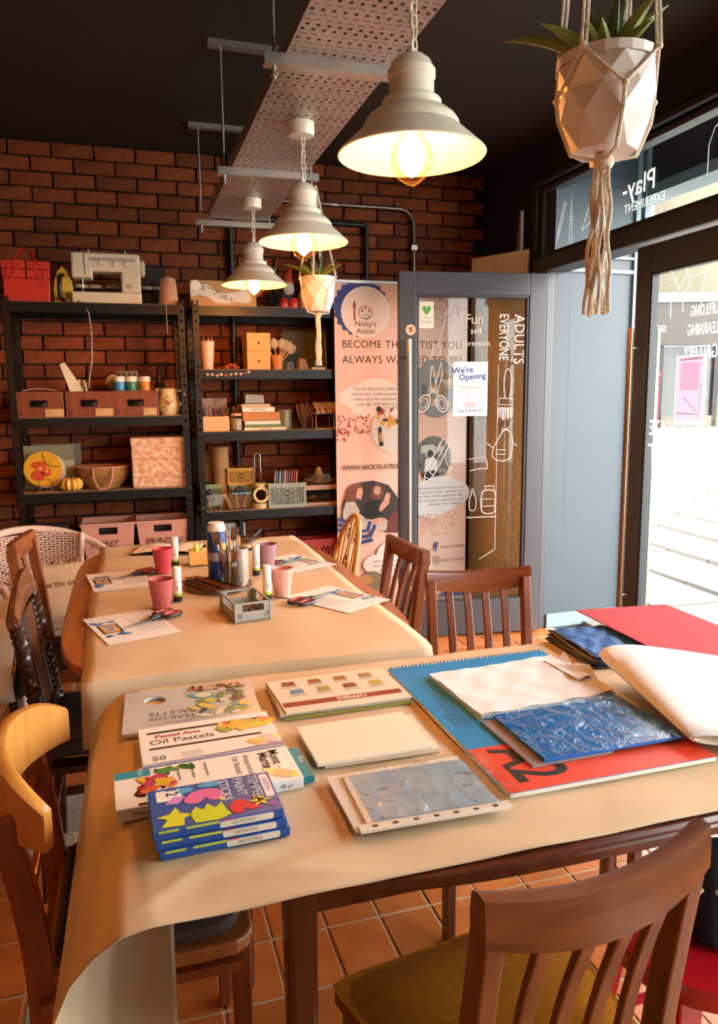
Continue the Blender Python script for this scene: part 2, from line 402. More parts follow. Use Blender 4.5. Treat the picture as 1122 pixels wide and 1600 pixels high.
# ---- prints on the open door leaf: drawing grid 239 wide (free edge = 0) by 562 high (top = 0)
DM = frame((.855, .0065, 0), (-1, 0, 0), (0, 0, 1))
def dg(u, v): return (u/239*.855, 2.085-v/562*2.085)
b = MB()
def chaikin(P, c):
    for _ in range(2):
        Q = [] if c else [P[0]]
        for i in range(len(P) if c else len(P)-1):
            a_, b_ = P[i], P[(i+1) % len(P)]; Q += [(a_[0]*.75+b_[0]*.25, a_[1]*.75+b_[1]*.25), (a_[0]*.25+b_[0]*.75, a_[1]*.25+b_[1]*.75)]
        P = Q if c else Q+[P[-1]]
    return P
def DS(P, wd=.0045, c=False): b.stroke([dg(u-620, v-424) for u, v in (chaikin(P, c) if len(P) > 4 else P)], wd, 0, DM, c)
def oval(cx, cy, rx, ry, n=18, a=0):
    ca, sa = math.cos(a), math.sin(a)
    return [(cx+rx*math.cos(2*math.pi*i/n)*ca-ry*math.sin(2*math.pi*i/n)*sa, cy+rx*math.cos(2*math.pi*i/n)*sa+ry*math.sin(2*math.pi*i/n)*ca) for i in range(n)]
DS([(672, 598), (671, 575), (674, 556), (681, 590), (679, 603)]); DS([(683, 600), (691, 575), (689, 556), (680, 590)])
DS(oval(661, 618, 9, 14, a=.5), .006, True); DS(oval(661, 618, 5, 8, a=.5), .004, True); DS(oval(690, 619, 9, 13, a=-.4), .006, True); DS(oval(690, 619, 5, 8, a=-.4), .004, True)
DS([(668, 606), (676, 597), (684, 606)], .006); DS(oval(676, 599, 2, 3), .003, True)
DS([(676, 470), (690, 466), (698, 478), (692, 502), (684, 530), (674, 540), (672, 548)], .003); DS([(674, 530), (688, 532), (687, 546), (675, 547)], .004, True)
# paint brush
DS([(795, 612), (792, 590), (795, 570), (799, 566), (804, 570), (806, 590), (803, 612)], .005); DS([(786, 611), (808, 613), (808, 622), (785, 621)], .004, True); DS([(785, 626), (808, 627)], .004)
for k in range(9): DS([(785+2.8*k, 626), (784+2.9*k+random.uniform(-1, 1), 640+random.uniform(0, 5))], .006)
# apron
DS([(784, 676), (793, 661), (797, 660), (804, 662), (811, 681), (804, 711), (774, 706), (776, 688)], .005, True); DS([(790, 665), (792, 658), (797, 659)], .004); DS([(799, 662), (802, 656), (796, 660)], .004); DS([(781, 691), (797, 692), (797, 699), (782, 698)], .004, True)
DS([(776, 688), (765, 680)], .004); DS([(811, 681), (817, 686)], .004)
# ribbon banner, jar, bottle, pencil
DS([(735, 705), (757, 702), (765, 703), (768, 722), (760, 719), (738, 723)], .005); DS([(756, 709), (760, 704)], .004)
DS([(757, 760), (757, 785), (762, 792), (778, 792), (782, 786), (782, 760), (777, 754), (763, 754)], .006, True); DS([(764, 754), (764, 748), (779, 748), (778, 754)], .005); DS([(759, 768), (780, 769), (780, 780), (759, 780)], .004, True)
DS([(737, 768), (737, 786), (748, 787), (749, 767), (745, 760), (744, 752), (741, 752), (741, 760)], .004, True); DS([(733, 797), (782, 797)], .005)
DS([(693, 672), (665, 718), (660, 742), (678, 730), (705, 678)], .005); DS([(700, 675), (672, 723)], .004); DS([(660, 742), (662, 731), (670, 734)], .005); DS([(665, 718), (678, 730)], .004)
DS([(696, 735), (706, 730), (700, 716), (712, 722), (697, 712), (697, 690)], .004)
DS([(783, 560), (782, 850)], .003); DS([(755, 865), (782, 850)], .004)
b.build('drawing', WHITEINK, d1)
def dtx(s, u, v, sz, rot=0, mat=WHITEINK, **k):
    x, y = dg(u-620, v-424); return txt('lettering', s, sz, DM @ TR(x, y, .0, rot), mat, d1, **k)
dtx('ADULTS', 809, 485, .085, -90, align='LEFT', bold=.0012, space=1.05, sx=.86); dtx('EVERYONE', 784, 484, .078, -90, align='LEFT', bold=.001, space=1.0, sx=.68)
FAINT = M('faint_white_vinyl', '#d8c7b4', .6)
dtx('Fun', 742, 499, .075, mat=FAINT); dtx('self', 745, 514, .05, mat=FAINT); dtx('expression', 742, 532, .044, mat=FAINT)
# stickers
def sticker(name, label, cat, poly_uv, mat, off=.008):
    P = [dg(u-620, v-424) for u, v in poly_uv]; cx = sum(p[0] for p in P)/len(P); cy = sum(p[1] for p in P)/len(P)
    M0 = d1.matrix_basis @ DM @ Matrix.Translation((cx, cy, off-.0065))
    o = bpy.data.objects.new(name, None); COL.objects.link(o); o.matrix_world = M0; tag(o, label, cat)
    MB().prism([(x-cx, y-cy) for x, y in P][::-1], 0, .0012).build('sheet', mat, o)
    return o
d1.matrix_basis = Matrix.Translation(d1.location) @ Matrix.Rotation(d1.rotation_euler.z, 4, 'Z')
PAPERW = thin('white_paper', '#f1eee8', .12)
NAVY = M('print_navy', '#23488f', .6); PINKP = M('print_pink', '#d9898c', .6); GREYP = M('print_grey', '#8b8b90', .6)
st = sticker('heart_sticker', 'small cream sticker with a green heart on the open glass door', 'sticker', [(653, 467), (676, 467), (676, 506), (653, 506)], M('sticker_cream', '#e9e2cf', .6))
h = [(0, -.02), (-.022, .004), (-.02, .018), (-.009, .021), (0, .012), (.009, .021), (.02, .018), (.022, .004)]
MB().flat([(x*1.15, y*1.3+.022) for x, y in h], .0016).build('heart_print', M('heart_green', '#58a53c', .6), st)
txt('printed_text', 'choose', .017, TR(0, -.02, .0016), GREYP, st); txt('printed_text', 'local', .03, TR(0, -.047, .0016), M('text_grey', '#9a9285', .6), st)
st = sticker('round_sticker', 'small round cream sticker with a face on the door stile', 'sticker', [(638+8*math.cos(a*.35), 509+8*math.sin(a*.35)) for a in range(18)], M('sticker_tan', '#e2c5a0', .6), off=.0255)
MB().disc(0, -.002, .011, .013, .0016).build('printed_face', M('print_brown', '#a86a48', .6), st)
MB().disc(0, .006, .012, .008, .0018, a0=0, a1=180).build('printed_hair', M('print_dark', '#4a2a1c', .6), st)
st = sticker('opening_poster', "white poster with blue lettering taped to the open glass door", 'poster', [(708, 556), (765, 556), (765, 638), (708, 638)], PAPERW)
txt('printed_text', "We're", .048, TR(-.045, .09, .0016, 4), NAVY, st, bold=.0012); txt('printed_text', 'Opening', .046, TR(.012, .055, .0016, 4), NAVY, st, bold=.0012)
txt('printed_text', "Nicky's Atelier", .014, TR(0, .034, .0016), GREYP, st)
b = MB()
for P in ([(-.06, .025), (.06, .025), (.06, -.06), (-.06, -.06)], [(-.06, .012), (.06, .012), (.06, .008), (-.06, .008)], [(-.05, 0), (-.02, 0), (-.02, -.045), (-.05, -.045)], [(.02, 0), (.05, 0), (.05, -.045), (.02, -.045)], [(-.012, 0), (.012, 0), (.012, -.06), (-.012, -.06)]): b.stroke(P, .0022, .0016, None, True)
b.build('printed_shopfront', GREYP, st)
b = MB()
for k, (y, w_) in enumerate(((-.078, .05), (-.09, .085), (-.1, .06))): b.flat([(-w_/2, y), (w_/2, y), (w_/2, y+.005), (-w_/2, y+.005)], .0016)
b.build('printed_lines', PINKP, st)
txt('printed_text', 'Pop in & see us!', .022, TR(0, -.128, .0016, 3), NAVY, st, bold=.0004)
# ---- closed door leaf: poster and mirrored lettering
EM = frame((.8, .0065, 0), (-1, 0, 0), (0, 0, 1))   # faces the room; +x runs towards the camera
def et(s, Y, Z, sz, **k): return txt('lettering', s, sz, EM @ TR(.8-(Y-2.295), Z), WHITEINK, d2, mirror=True, **k)
et('LIFELONG', 2.71, 1.735, .066, sx=.55); et('LEARNING', 2.715, 1.655, .068, sx=.56); et('GALLERY', 2.72, 1.555, .08, sx=.62); et('CREATE', 2.91, 1.215, .10, sx=.66); et('ART', 2.92, 1.09, .12)
b = MB()
for P in ([(2.83, 2.0), (2.75, 1.88), (2.70, 1.95)], [(2.72, 1.98), (2.68, 1.9), (2.73, 1.86), (2.72, 1.78)], [(2.80, 1.86), (2.80, 1.76)], [(2.66, 1.92), (2.6, 1.95), (2.61, 1.8)]): b.stroke([(.8-(y-2.295), z-.02) for y, z in [(a_+.12, b_) for a_, b_ in P]], .004, 0, EM)
b.build('drawing', WHITEINK, d2)
pm = Matrix.Translation((XS+.02, 2.295, .012)) @ Matrix.Rotation(math.radians(90), 4, 'Z') @ EM @ Matrix.Translation((.8-(2.765-2.295), 1.42, .004)) @ Matrix.Diagonal((.88, 1, 1, 1))
po = bpy.data.objects.new('pink_notice', None); COL.objects.link(po); po.matrix_world = pm
tag(po, 'pink paper notice with lilac border taped to the closed glass door', 'poster')
MB().prism([(-.105, -.15), (.105, -.15), (.105, .15), (-.105, .15)], 0, .0012).build('sheet', thin('lilac_paper', '#efe9f2', .6), po)
MB().flat([(-.1, -.13), (.085, -.13), (.085, .145), (-.1, .145)], .0016).build('pink_panel', thin('pink_card_print', '#f4d0d4', .7), po)
MB().flat([(-.07, -.0), (.06, -.0), (.06, .12), (-.07, .12)], .002).build('pale_panel', thin('pale_lilac_print', '#efe4f2', .8), po)
b = MB(); b.stroke([(-.09, -.1), (.07, -.105), (.078, .02), (.07, .03)], .003, .002).stroke([(-.04, -.03), (0, -.06), (.05, -.09)], .003, .002).stroke([(-.08, .132), (.07, .135)], .004, .002)
b.build('printed_line', M('print_maroon', '#7b3f55', .7), po)
MB().box(-.02, .05, -.01, .06, .0, .001, EM @ TR(.05, .08)).build('tape_patch', M('yellow_tape', '#c9bf8c', .6), d2)
# ---- porch outside the doors
PORCH = M('blue_grey_panel', '#3a454c', .5, var=.06, vs_=2, bump=.02, bs=40)
PEDGE = M('pale_blue_edge', '#74868c', .45)
b = MB(); b.box(XS+.05, 3.02, 3.965, 4.10, -.05, 2.95)
struct(b.build('wall_porch', PORCH))
b = MB(); b.box(XS+.05, 2.93, 3.945, 3.965, 0, .085)
struct(b.build('baseboard_porch', PEDGE, bevel=.003))
b = MB(); b.box(XS+.14, 2.99, 3.948, 3.96, 2.12, 2.14).box(XS+.14, 2.99, 3.948, 3.96, 2.2, 2.215).box(2.935, 2.965, 3.945, 3.965, 1.78, 2.9).box(2.99, 3.025, 3.94, 3.965, 1.78, 2.9)
struct(b.build('trim_3', PEDGE))
struct(MB().box(2.935, 3.03, 3.94, 3.965, 0, 1.78).build('shade_strip_porch', CHAR))  # dark strip standing in for the shade between panel and door handle
b = MB(); b.box(XS+.14, 3.02, -1.6, 4.1, 2.95, 3.1)
struct(b.build('soffit_porch', M('white_soffit', '#d9dedd', .7)))
b = MB(); b.box(3.02, 3.16, -1.6, 4.6, 2.62, 3.3)
struct(b.build('trim_4', CHAR))
b = MB(); b.box(3.0, 3.17, -1.6, 4.6, 2.56, 2.62)
struct(b.build('trim_5', PEDGE))
# ---- street
PAVE = M('pale_paving', '#77726a', .85, hx2='#6c675f', vs_=3, bump=.1, bs=40, rnd=.05)
gz = lambda x, y: .035*max(0, (x-3.0)*.7+(y-3)*.55)
st_ = MB().grid(lambda u, v: (XS+.1+30*u, -8+42*v, gz(XS+.1+30*u, -8+42*v)-.03), 30, 42).build('street', M('street_asphalt', '#6d7072', .9, var=.05, vs_=2, bump=.1, bs=30)); struct(st_)
fv = [MB().box(-.44, .44, -.29, .29, -.05, 0).mesh('flagstone', PAVE)]
for i in range(13):
    for j in range(26):
        x = XS+.6+i*.6*1.0; y = -.5+j*.9+(.45 if i % 2 else 0)
        if x*.5+y*.5 > 9.0: continue
        p = project((x, y, 0))
        if not p or p[0] < 930 or p[0] > 1500: continue
        o = bpy.data.objects.new('flagstone', fv[0]); COL.objects.link(o); o.parent = st_; o.rotation_euler = (0, 0, math.pi/2)
        o.location = (x, y, gz(x, y)+.0+random.uniform(-.003, .003)); o.rotation_euler = (.012, -.02, math.pi/2)
# buildings across the street
SM = M('pale_rubble_stone', '#6e6656', .9, hx2='#544d40', vs_=14, stretch=(1, 1, 4), bump=.6, bs=20)
BX = thing('stone_building', 'pale stone building with a grey shop fascia across the street', 'building', (14.2, 17.0, .72), -20)
b = MB(); b.box(-7, 9, .0, 3, 3.3, 8.5); b.build('stone_wall', SM, BX)
b = MB(); b.box(-7, 9, -.1, .3, 3.05, 3.3); b.build('cornice', M('pale_lead', '#6a6c6a', .7), BX)
b = MB(); b.box(-7, 9, -.06, .3, 1.95, 3.05); b.build('fascia', M('taupe_fascia', '#443d38', .7), BX)
txt('sign_lettering', 'out There', .38, frame((-1.2, -.07, 2.3), (1, 0, 0), (0, 0, 1)), WHITEINK, BX)
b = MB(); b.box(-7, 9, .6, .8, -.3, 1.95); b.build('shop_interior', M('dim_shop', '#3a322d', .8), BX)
for x in (-1.9, -.55, .9, 2.6): MB().box(x, x+.12, .0, .3, -.3, 1.95).build('post', M('dark_post', '#2a201c', .6), BX)
b = MB(); b.box(-7, 9, .0, .1, -.3, .1); b.build('plinth', M('plinth_stone', '#6b6357', .8), BX)
for x0, x1 in ((-1.78, -.55), (-.43, .9), (1.02, 2.6)): MB().box(x0, x1, .1, .13, .1, 1.9).build('pane', PANE, BX)
pb = thing('red_post_box', 'red pillar post box outside the shop across the street', 'post box', (11.9, 15.8, .62))
pb.location = (13.0, 16.6, .62)
MB().lathe([(.24, 0), (.24, .12), (.21, .14), (.21, 1.2), (.25, 1.24), (.24, 1.32), (.12, 1.42), (0, 1.45)], 20).build('pillar', M('post_red', '#b8202a', .4), pb, smooth=True)
MB().box(-.12, .12, -.225, -.2, 1.0, 1.04).build('slot', BLACK, pb)
CB = thing('cream_building', 'cream rendered house with tall sash window beyond the fanlight', 'building', (6.9, 15.9, .6), -20)
MB().box(-5, 4.5, 0, 3, -.3, 9).build('wall', M('cream_render', '#8a7f64', .85, var=.05), CB)
for x in (.2, 2.7):
    wn = MB().box(x, x+1.3, -.06, 0, 4.4, 6.3).build('window', M('white_frame', '#e9e6dc', .5), CB)
    MB().box(x+.1, x+1.2, -.075, -.06, 4.5, 6.2).build('window_pane', M('sky_pane', '#9fb2b8', .15), wn)
# ================================================================ CEILING THINGS
GALV = M('galvanised_steel', '#b7a8a0', .42, .75, var=.08, vs_=12)
ZINC = M('zinc_strut', '#b9b1a6', .35, .85, var=.1, vs_=20)
TZ, TX0, TX1 = 2.365, .485, .80
tray = thing('cable_tray', 'long perforated galvanised cable tray hung under the ceiling', 'cable tray', (TX0, 0, TZ))
b = MB(); ya, yb = -1.3, 4.24; Wt = TX1-TX0; pitch = .026; n = int((yb-ya)/pitch); cw = Wt/11.0
def q_(x0, x1, y0, y1): b.add([(x0, y0, 0), (x1, y0, 0), (x1, y1, 0), (x0, y1, 0)], [(3, 2, 1, 0)])
for r in range(n):
    y0 = ya+r*pitch; k = r % 6
    hw, hy = (.0085, .0021) if k in (0, 1, 4) else (.005, .0065)
    c = y0+pitch/2; off = 0 if k % 2 else .25*cw
    q_(0, Wt, y0, c-hy); q_(0, Wt, c+hy, y0+pitch); xp = 0
    for i in range(11):
        xc = (i+.4)*cw+off
        q_(xp, xc-hw, c-hy, c+hy); xp = xc+hw
    q_(xp, Wt, c-hy, c+hy)
b.build('perforated_plate', GALV, tray, solid=.0016)
for x in (0, Wt): MB().box(x-.001, x+.001, ya, yb, 0, .05).build('side_flange', GALV, tray)
for y, lb in ((2.24, 'strut hanger holding the cable tray nearest the large lamp'), (3.33, 'middle strut hanger holding the cable tray'), (4.30, 'strut hanger at the far end of the cable tray')):
    t = thing('tray_hanger', lb, 'strut hanger', (.64, y, 2.32), group='tray hangers')
    L = .215
    MB().box(-L, L, -.02, .02, .015, .018).box(-L, L, -.02, -.017, .018, .045).box(-L, L, .017, .02, .018, .045).build('lower_channel', ZINC, t)
    for s in (-1, 1):
        MB().tube([(s*(L-.03), 0, -.02), (s*(L-.03), 0, .53)], .005, 8).build('threaded_rod', ZINC, t)
        MB().lathe([(.011, -.012), (.011, 0)], 6, TR(s*(L-.03), 0, 0)).build('nut', ZINC, t)
    MB().box(-L-.02, L+.02, -.02, .02, .505, .53).build('upper_channel', ZINC, t)
# pendant lamps
CREAM = M('cream_enamel', '#e9dcc6', .35, coat=.3)
WIRE = M('cream_cord', '#e6d8c0', .6)
GLASSB = glass('bulb_glass', '#fff3dd', refl=.7)
GLOW = M('bulb_glow', '#ffb45a', emit='#ffa84c', es=215)
def make_lamp(label, y, zr=1.965, x=.645, top_z=TZ):
    t = thing('pendant_lamp', label, 'lamp', (x, y, zr), group='pendant lamps under the cable tray')
    top = top_z-zr
    MB().lathe([(0, top-.048), (.044, top-.046), (.046, top-.04), (.046, top-.001), (0, top-.001)], 28).build('ceiling_rose', CREAM, t, smooth=True)
    prof = [(.160, 0), (.157, .004), (.103, .052), (.1015, .062), (.094, .073), (.080, .084), (.066, .090), (.064, .093), (.0635, .106), (.060, .110), (.049, .113), (.0475, .117), (.0475, .150), (.0505, .153), (.0505, .168), (.047, .172), (.040, .186), (.026, .197), (.012, .201)]
    inner = [(max(.004, r-.0025), z-.0025) for r, z in prof[::-1] if r > .045]
    MB().lathe(prof + [(.006, .198)] + inner, 48, closed=True).build('shade', CREAM, t, smooth=30)
    MB().lathe([(.02, .05), (.02, .1), (.0, .1)], 16).build('socket', M('socket_cream', '#d8c9ae', .5), t, smooth=True)
    MB().lathe([(.014, .055), (.020, .048), (.032, .03), (.044, .005), (.046, -.012), (.041, -.030), (.028, -.048), (.012, -.060), (.0, -.064)], 24).build('bulb', GLASSB, t, smooth=True)
    MB().lathe([(0, .040), (.014, .034), (.027, .014), (.030, -.006), (.022, -.028), (.008, -.042), (0, -.046)], 14).build('glowing_filament', GLOW, t, smooth=True)
    MB().tube([(.003*math.sin(i*1.1), .003*math.cos(i*1.3), .2+(top-.245)*i/10) for i in range(11)], .003, 8).build('cord', WIRE, t, smooth=True)
    nl = 8; step = (top-.205-.035)/nl; links = MB()
    lk = MB(); R_ = step*.62; w_ = .0075
    P = [(w_*math.cos(a), 0, R_*math.sin(a)) for a in [2*math.pi*i/14 for i in range(14)]]
    lm = lk.tube(P, .0021, 6, closed=True).mesh('chain_link', WIRE, True)
    ch = MB().lathe([(.008, .2), (.008, .212), (0, .212)], 10).build('chain', CREAM, t)
    for i in range(nl):
        o = bpy.data.objects.new('chain_link', lm); COL.objects.link(o); o.parent = ch
        o.location = (.006, 0, .208+step*(i+.5)); o.rotation_euler = (0, 0, (i % 2)*math.pi/2+.4)
    return t
make_lamp('large cream pendant lamp nearest the camera, glowing bulb', 1.61, 1.932, .622)
make_lamp('middle of the three cream pendant lamps, above the small planter', 2.735)
make_lamp('farthest and smallest looking cream pendant lamp, beside the shelves', 3.80)
make_lamp('unseen pendant lamp added to warm the left half of the room, nearer one', .85, 2.0, -1.5, 2.85)  # this and the next are unseen lamps, added for warm light from the left
make_lamp('unseen pendant lamp added to warm the left half of the room, farther one', 2.25, 2.0, -1.4, 2.85)
# macrame planters
POTW = M('white_ceramic', '#e8ddd2', .35, coat=.2); ROPE = M('cotton_rope', '#ead9bf', .85, bump=.5, bs=400)
LEAF = M('succulent_green', '#6d7a2e', .5, hx2='#8c8f3a', vs_=20); LEAFT = M('succulent_dark', '#4a5a24', .5)
def planter(label, x, y, zb, hang_z, R=.078, Hh=.158, tas=.225, rot=20):
    t = thing('hanging_planter', label, 'planter', (x, y, zb), rot, 'macrame hanging planters')
    n = 8; V = []; F = []
    rings = [(R*.66, 0, 0), (R*.93, Hh*.33, .5), (R*.97, Hh*.62, 0), (R, Hh*.9, .5)]
    for r, z, o in rings:
        for k in range(n): a = 2*math.pi*(k+o)/n; V.append((r*math.cos(a), r*math.sin(a), z))
    for i in range(3):
        o = 0 if i % 2 == 0 else 1
        for k in range(n):
            k2 = (k+1) % n
            if o == 0: F += [(i*n+k, i*n+k2, (i+1)*n+k), (i*n+k2, (i+1)*n+k2, (i+1)*n+k)]
            else: F += [(i*n+k, i*n+k2, (i+1)*n+k2), (i*n+k, (i+1)*n+k2, (i+1)*n+k)]
    F.append(tuple(range(n-1, -1, -1)))
    m_ = 24; k0 = len(V); base = 3*n
    for rr, z in ((R*1.0, Hh*.9), (R*1.015, Hh), (R*.95, Hh), (R*.92, Hh*.8)):
        for k in range(m_): a = 2*math.pi*k/m_; V.append((rr*math.cos(a), rr*math.sin(a), z))
    for i in range(3):
        for k in range(m_): F.append((k0+i*m_+k, k0+i*m_+(k+1) % m_, k0+(i+1)*m_+(k+1) % m_, k0+(i+1)*m_+k))
    MB().add(V, F).build('pot', POTW, t)
    MB().lathe([(0, Hh*.83), (R*.93, Hh*.83)], 20).build('soil', M('soil', '#2c2118', .95, bump=.6, bs=90), t)
    hg = MB().sphere((0, 0, -.012), (.016, .016, .014), 10, 8).build('macrame_hanger', ROPE, t, smooth=True)
    top = hang_z-zb
    for k in range(4):
        a = math.pi/2*k+.4; a2 = a+math.pi/4; a3 = a-math.pi/4
        ks = (R*1.07*math.cos(a), R*1.07*math.sin(a), Hh*.98)
        e = .0023
        MB().tube([(ks[0]*.99+.004, ks[1], ks[2]), (.004, 0, top)], e, 6).tube([(ks[0]*.99-.004, ks[1], ks[2]), (-.004, 0, top)], e, 6).build('rope', ROPE, hg, smooth=True)
        for aa in (a2, a3):
            kn = (R*1.03*math.cos(aa), R*1.03*math.sin(aa), Hh*.55)
            MB().tube([ks, kn], e, 6).build('rope', ROPE, hg, smooth=True)
        kn = (R*1.03*math.cos(a2), R*1.03*math.sin(a2), Hh*.55)
        MB().tube([kn, (R*.98*math.cos(a2), R*.98*math.sin(a2), Hh*.33), (R*.70*math.cos(a2), R*.70*math.sin(a2), -.004), (.012*math.cos(a2), .012*math.sin(a2), -.010)], e*1.3, 6).build('rope', ROPE, hg, smooth=True)
        for q in (ks, kn): MB().sphere(q, .0052, 8, 6).build('knot', ROPE, hg, smooth=True)
    rr = random.Random(int(zb*100))
    for k in range(10):
        a = rr.uniform(0, 6.28); ra = rr.uniform(.004, .012); ph = rr.uniform(0, 6.28); P = []; fq = rr.uniform(10, 17)
        for i in range(15):
            s = i/14; P.append((ra*math.cos(a)*(1+.7*s)+.0055*math.sin(ph+s*fq)*(.3+s), ra*math.sin(a)*(1+.7*s)+.0055*math.cos(ph+s*fq*.9)*(.3+s), -.02-tas*s*rr.uniform(.985, 1.0)))
        MB().tube(P, .0028, 6).build('tassel_strand', ROPE, hg, smooth=True)
    pl = MB().sphere((0, 0, Hh*.85), (.03, .03, .02), 8, 6).build('plant', LEAFT, t, smooth=True)
    for k in range(17):
        a = 2.4*k+2.6; ln = rr.uniform(.075, .13)*(1.0 if k < 9 else .8); out = .25+.75*(k % 3)/2
        P = [(math.cos(a)*out*ln*s*(1+.3*s), math.sin(a)*out*ln*s*(1+.3*s), Hh*.85+ln*s*(1.15-.45*out*s)) for s in [i/6 for i in range(7)]]
        MB().tube(P, [.010, .0115, .011, .0095, .0075, .0045, .0008], 6).build('leaf', LEAF if k % 3 else LEAFT, pl, smooth=True)
planter('large white faceted planter in macrame hanger in front of the storefront', .70, 1.025, 1.772, 2.85, R=.071, Hh=.128, tas=.213, rot=8)
planter('small looking white planter hung in macrame behind the middle lamp', .845, 3.33, 1.792, 2.321, R=.077, Hh=.146, tas=.215, rot=40)
# pipes on the brick wall
pp = thing('metal_conduit', 'silver metal conduit running along the brick wall and bending down', 'pipe', (1.2, 4.748, 2.6))
def bend(c, r, a0, a1, n=7): return [(c[0]+r*math.cos(math.radians(a0+(a1-a0)*i/n)), 0, c[1]+r*math.sin(math.radians(a0+(a1-a0)*i/n))) for i in range(n+1)]
MB().tube([(-.25, 0, 0)] + bend((.55, -.1), .1, 90, 0) + [(.65, 0, -2.55)], .0125, 12).build('tube', M('conduit_steel', '#8d8276', .3, .9), pp, smooth=True)
for z in (-.25, -.8): MB().box(.63, .67, -.014, .022, z, z+.03).build('clip', ZINC, pp)
MB().tube([(.1, 0, 0), (.14, 0, 0)], .016, 12).build('coupling', ZINC, pp, smooth=True)
pp = thing('black_pipe', 'black pipe with a square elbow on the brick wall', 'pipe', (1.2, 4.76, 2.49))
BPIPE = M('black_pipe_paint', '#17120f', .4)
MB().tube([(-.36, 0, 0)] + bend((.31, -.02), .02, 90, 0) + [(.33, 0, -2.4)], .015, 12).build('tube', BPIPE, pp, smooth=True)
MB().tube([(.33, 0, -.06), (.33, 0, -.02)], .02, 12).build('elbow', BPIPE, pp, smooth=True)
pp = thing('black_riser_pipe', 'thick black vertical pipe behind the right shelving unit', 'pipe', (.67, 4.755, 0))
MB().tube([(0, 0, 0), (0, 0, 2.845)], .019, 12).build('tube', BPIPE, pp, smooth=True)
for z in (.9, 1.75, 2.3): MB().tube([(0, 0, z), (0, 0, z+.03)], .026, 12).build('bracket', BPIPE, pp, smooth=True)
# wall socket
sk = thing('wall_socket', 'white double wall socket low on the brick wall', 'socket', (.635, 4.782, .545))
MB().box(-.073, .073, -.012, 0, 0, .088).build('face_plate', M('socket_white', '#d8cfc2', .4), sk, bevel=.003)
for x in (-.036, .036):
    MB().box(x-.006, x+.006, -.015, -.012, .06, .075).build('switch', M('switch_white', '#ece6dc', .4), sk)
    b = MB(); b.box(x-.003, x+.003, -.0125, -.0118, .044, .053).box(x-.014, x-.008, -.0125, -.0118, .028, .033).box(x+.008, x+.014, -.0125, -.0118, .028, .033); b.build('pin_holes', BLACK, sk)
# OSB board against the storefront wall, loose off-cut on top
OSB = M('osb_board', '#e8bc78', .8, hx2='#fbe4b4', vs_=26, stretch=(1, 2.2, 1), bump=.35, bs=60)
o = MB().box(0, .018, 0, .42, 0, 2.27).build('osb_panel', OSB); o.location = (2.335, 4.14, 0); o.rotation_euler.z = math.radians(26)
tag(o, 'tall osb chipboard panel standing against the storefront wall behind the door', 'board')
o = MB().prism([(0, 0), (.05, 0), (.012, .22), (.0, .22)], 0, .02, frame((0, 0, 0), (0, 1, 0), (0, 0, 1))).build('board_offcut', M('pale_offcut', '#a08b74', .8)); o.location = (2.30, 4.17, 2.271)
tag(o, 'thin pale upright offcut on top of the osb panel', 'board')
# ================================================================ ROLL-UP BANNER
BPINK = M('banner_pink', '#e9b9a2', .6, hx2='#f0c7b4', vs_=1.2); INK = M('banner_ink', '#3b2526', .6); CLOUD = M('banner_cloud', '#f2ded2', .6)
BNAVY = M('banner_navy', '#2f3f7d', .6); BRED = M('banner_red', '#b04a36', .6)
bn = thing('roll_up_banner', 'tall pink roll-up banner with printed clouds and photographs', 'banner', (1.625, 4.35, 0), 0)
MB().box(-.425, .425, -.001, .001, .075, 2.075).build('sheet', BPINK, bn)
MB().box(-.43, .43, -.012, .012, 2.07, 2.09).build('top_rail', M('silver_rail', '#b9b3ad', .35, .8), bn, bevel=.003)
MB().box(-.44, .44, -.06, .06, .0, .075).build('base', M('silver_base', '#a7a39f', .35, .8), bn, bevel=.015)
MB().tube([(0, .03, .07), (0, .03, 2.07)], .008, 8).build('support_pole', ZINC, bn)
GM = frame((-.425, -.0016, 0), (1, 0, 0), (0, 0, 1))
def bg_(u, v): return ((u-523)/211*.85, 2.08-(v-441)/258)      # drawing grid: 211 wide, ~500 high
LAY = [0]
def bp(name, polys, mat):
    b = MB(); big = len(polys) <= 8
    for P in polys:
        LAY[0] += 1.6 if big else .35
        b.flat([bg_(u, v) for u, v in P][::-1], LAY[0]*.00005, GM)
    LAY[0] += 1
    o = b.build(name, mat, bn)
    if len(polys) > 1: o['kind'] = 'stuff'
    return o
def bt(s, u, v, sz, mat=INK, **k):
    x, y = bg_(u, v); LAY[0] += 1
    return txt('printed_text', s, sz, GM @ TR(x, y, LAY[0]*.00005), mat, bn, **k)
def star(cx, cy, r0, r1, n): return [(cx+(r1 if i % 2 else r0)*math.cos(math.pi*i/n), cy+(r1 if i % 2 else r0)*math.sin(math.pi*i/n)) for i in range(2*n)]
def cloudp(blobs): return [circ(x, y, r, 20, ry) for x, y, r, ry in blobs]
bp('printed_badge', [star(564, 479, 44, 40, 22)], BNAVY); bp('printed_circle', [circ(571, 485, 38, 32)], CLOUD)
bp('printed_brush', [[(552, 497), (555, 497), (555, 478), (552, 478)], [(550, 478), (557, 478), (553.5, 467)]], BRED)
b = MB(); LAY[0] += 1
b.stroke([bg_(u, v) for u, v in oval(570, 486, 10.5, 9.5)], .004, LAY[0]*.00005, GM, True).stroke([bg_(u, v) for u, v in oval(572, 491, 4, 3)], .003, LAY[0]*.00005, GM, True); b.build('printed_palette', INK, bn)
bp('printed_dot', [circ(565, 483, 2, 8), circ(576, 483, 2, 8)], BRED); bp('printed_dot', [circ(570, 480, 2, 8)], M('print_ochre', '#d8a040', .6))
bt("Nicky's", 570, 506, .046); bt('Atelier', 571, 517, .044)
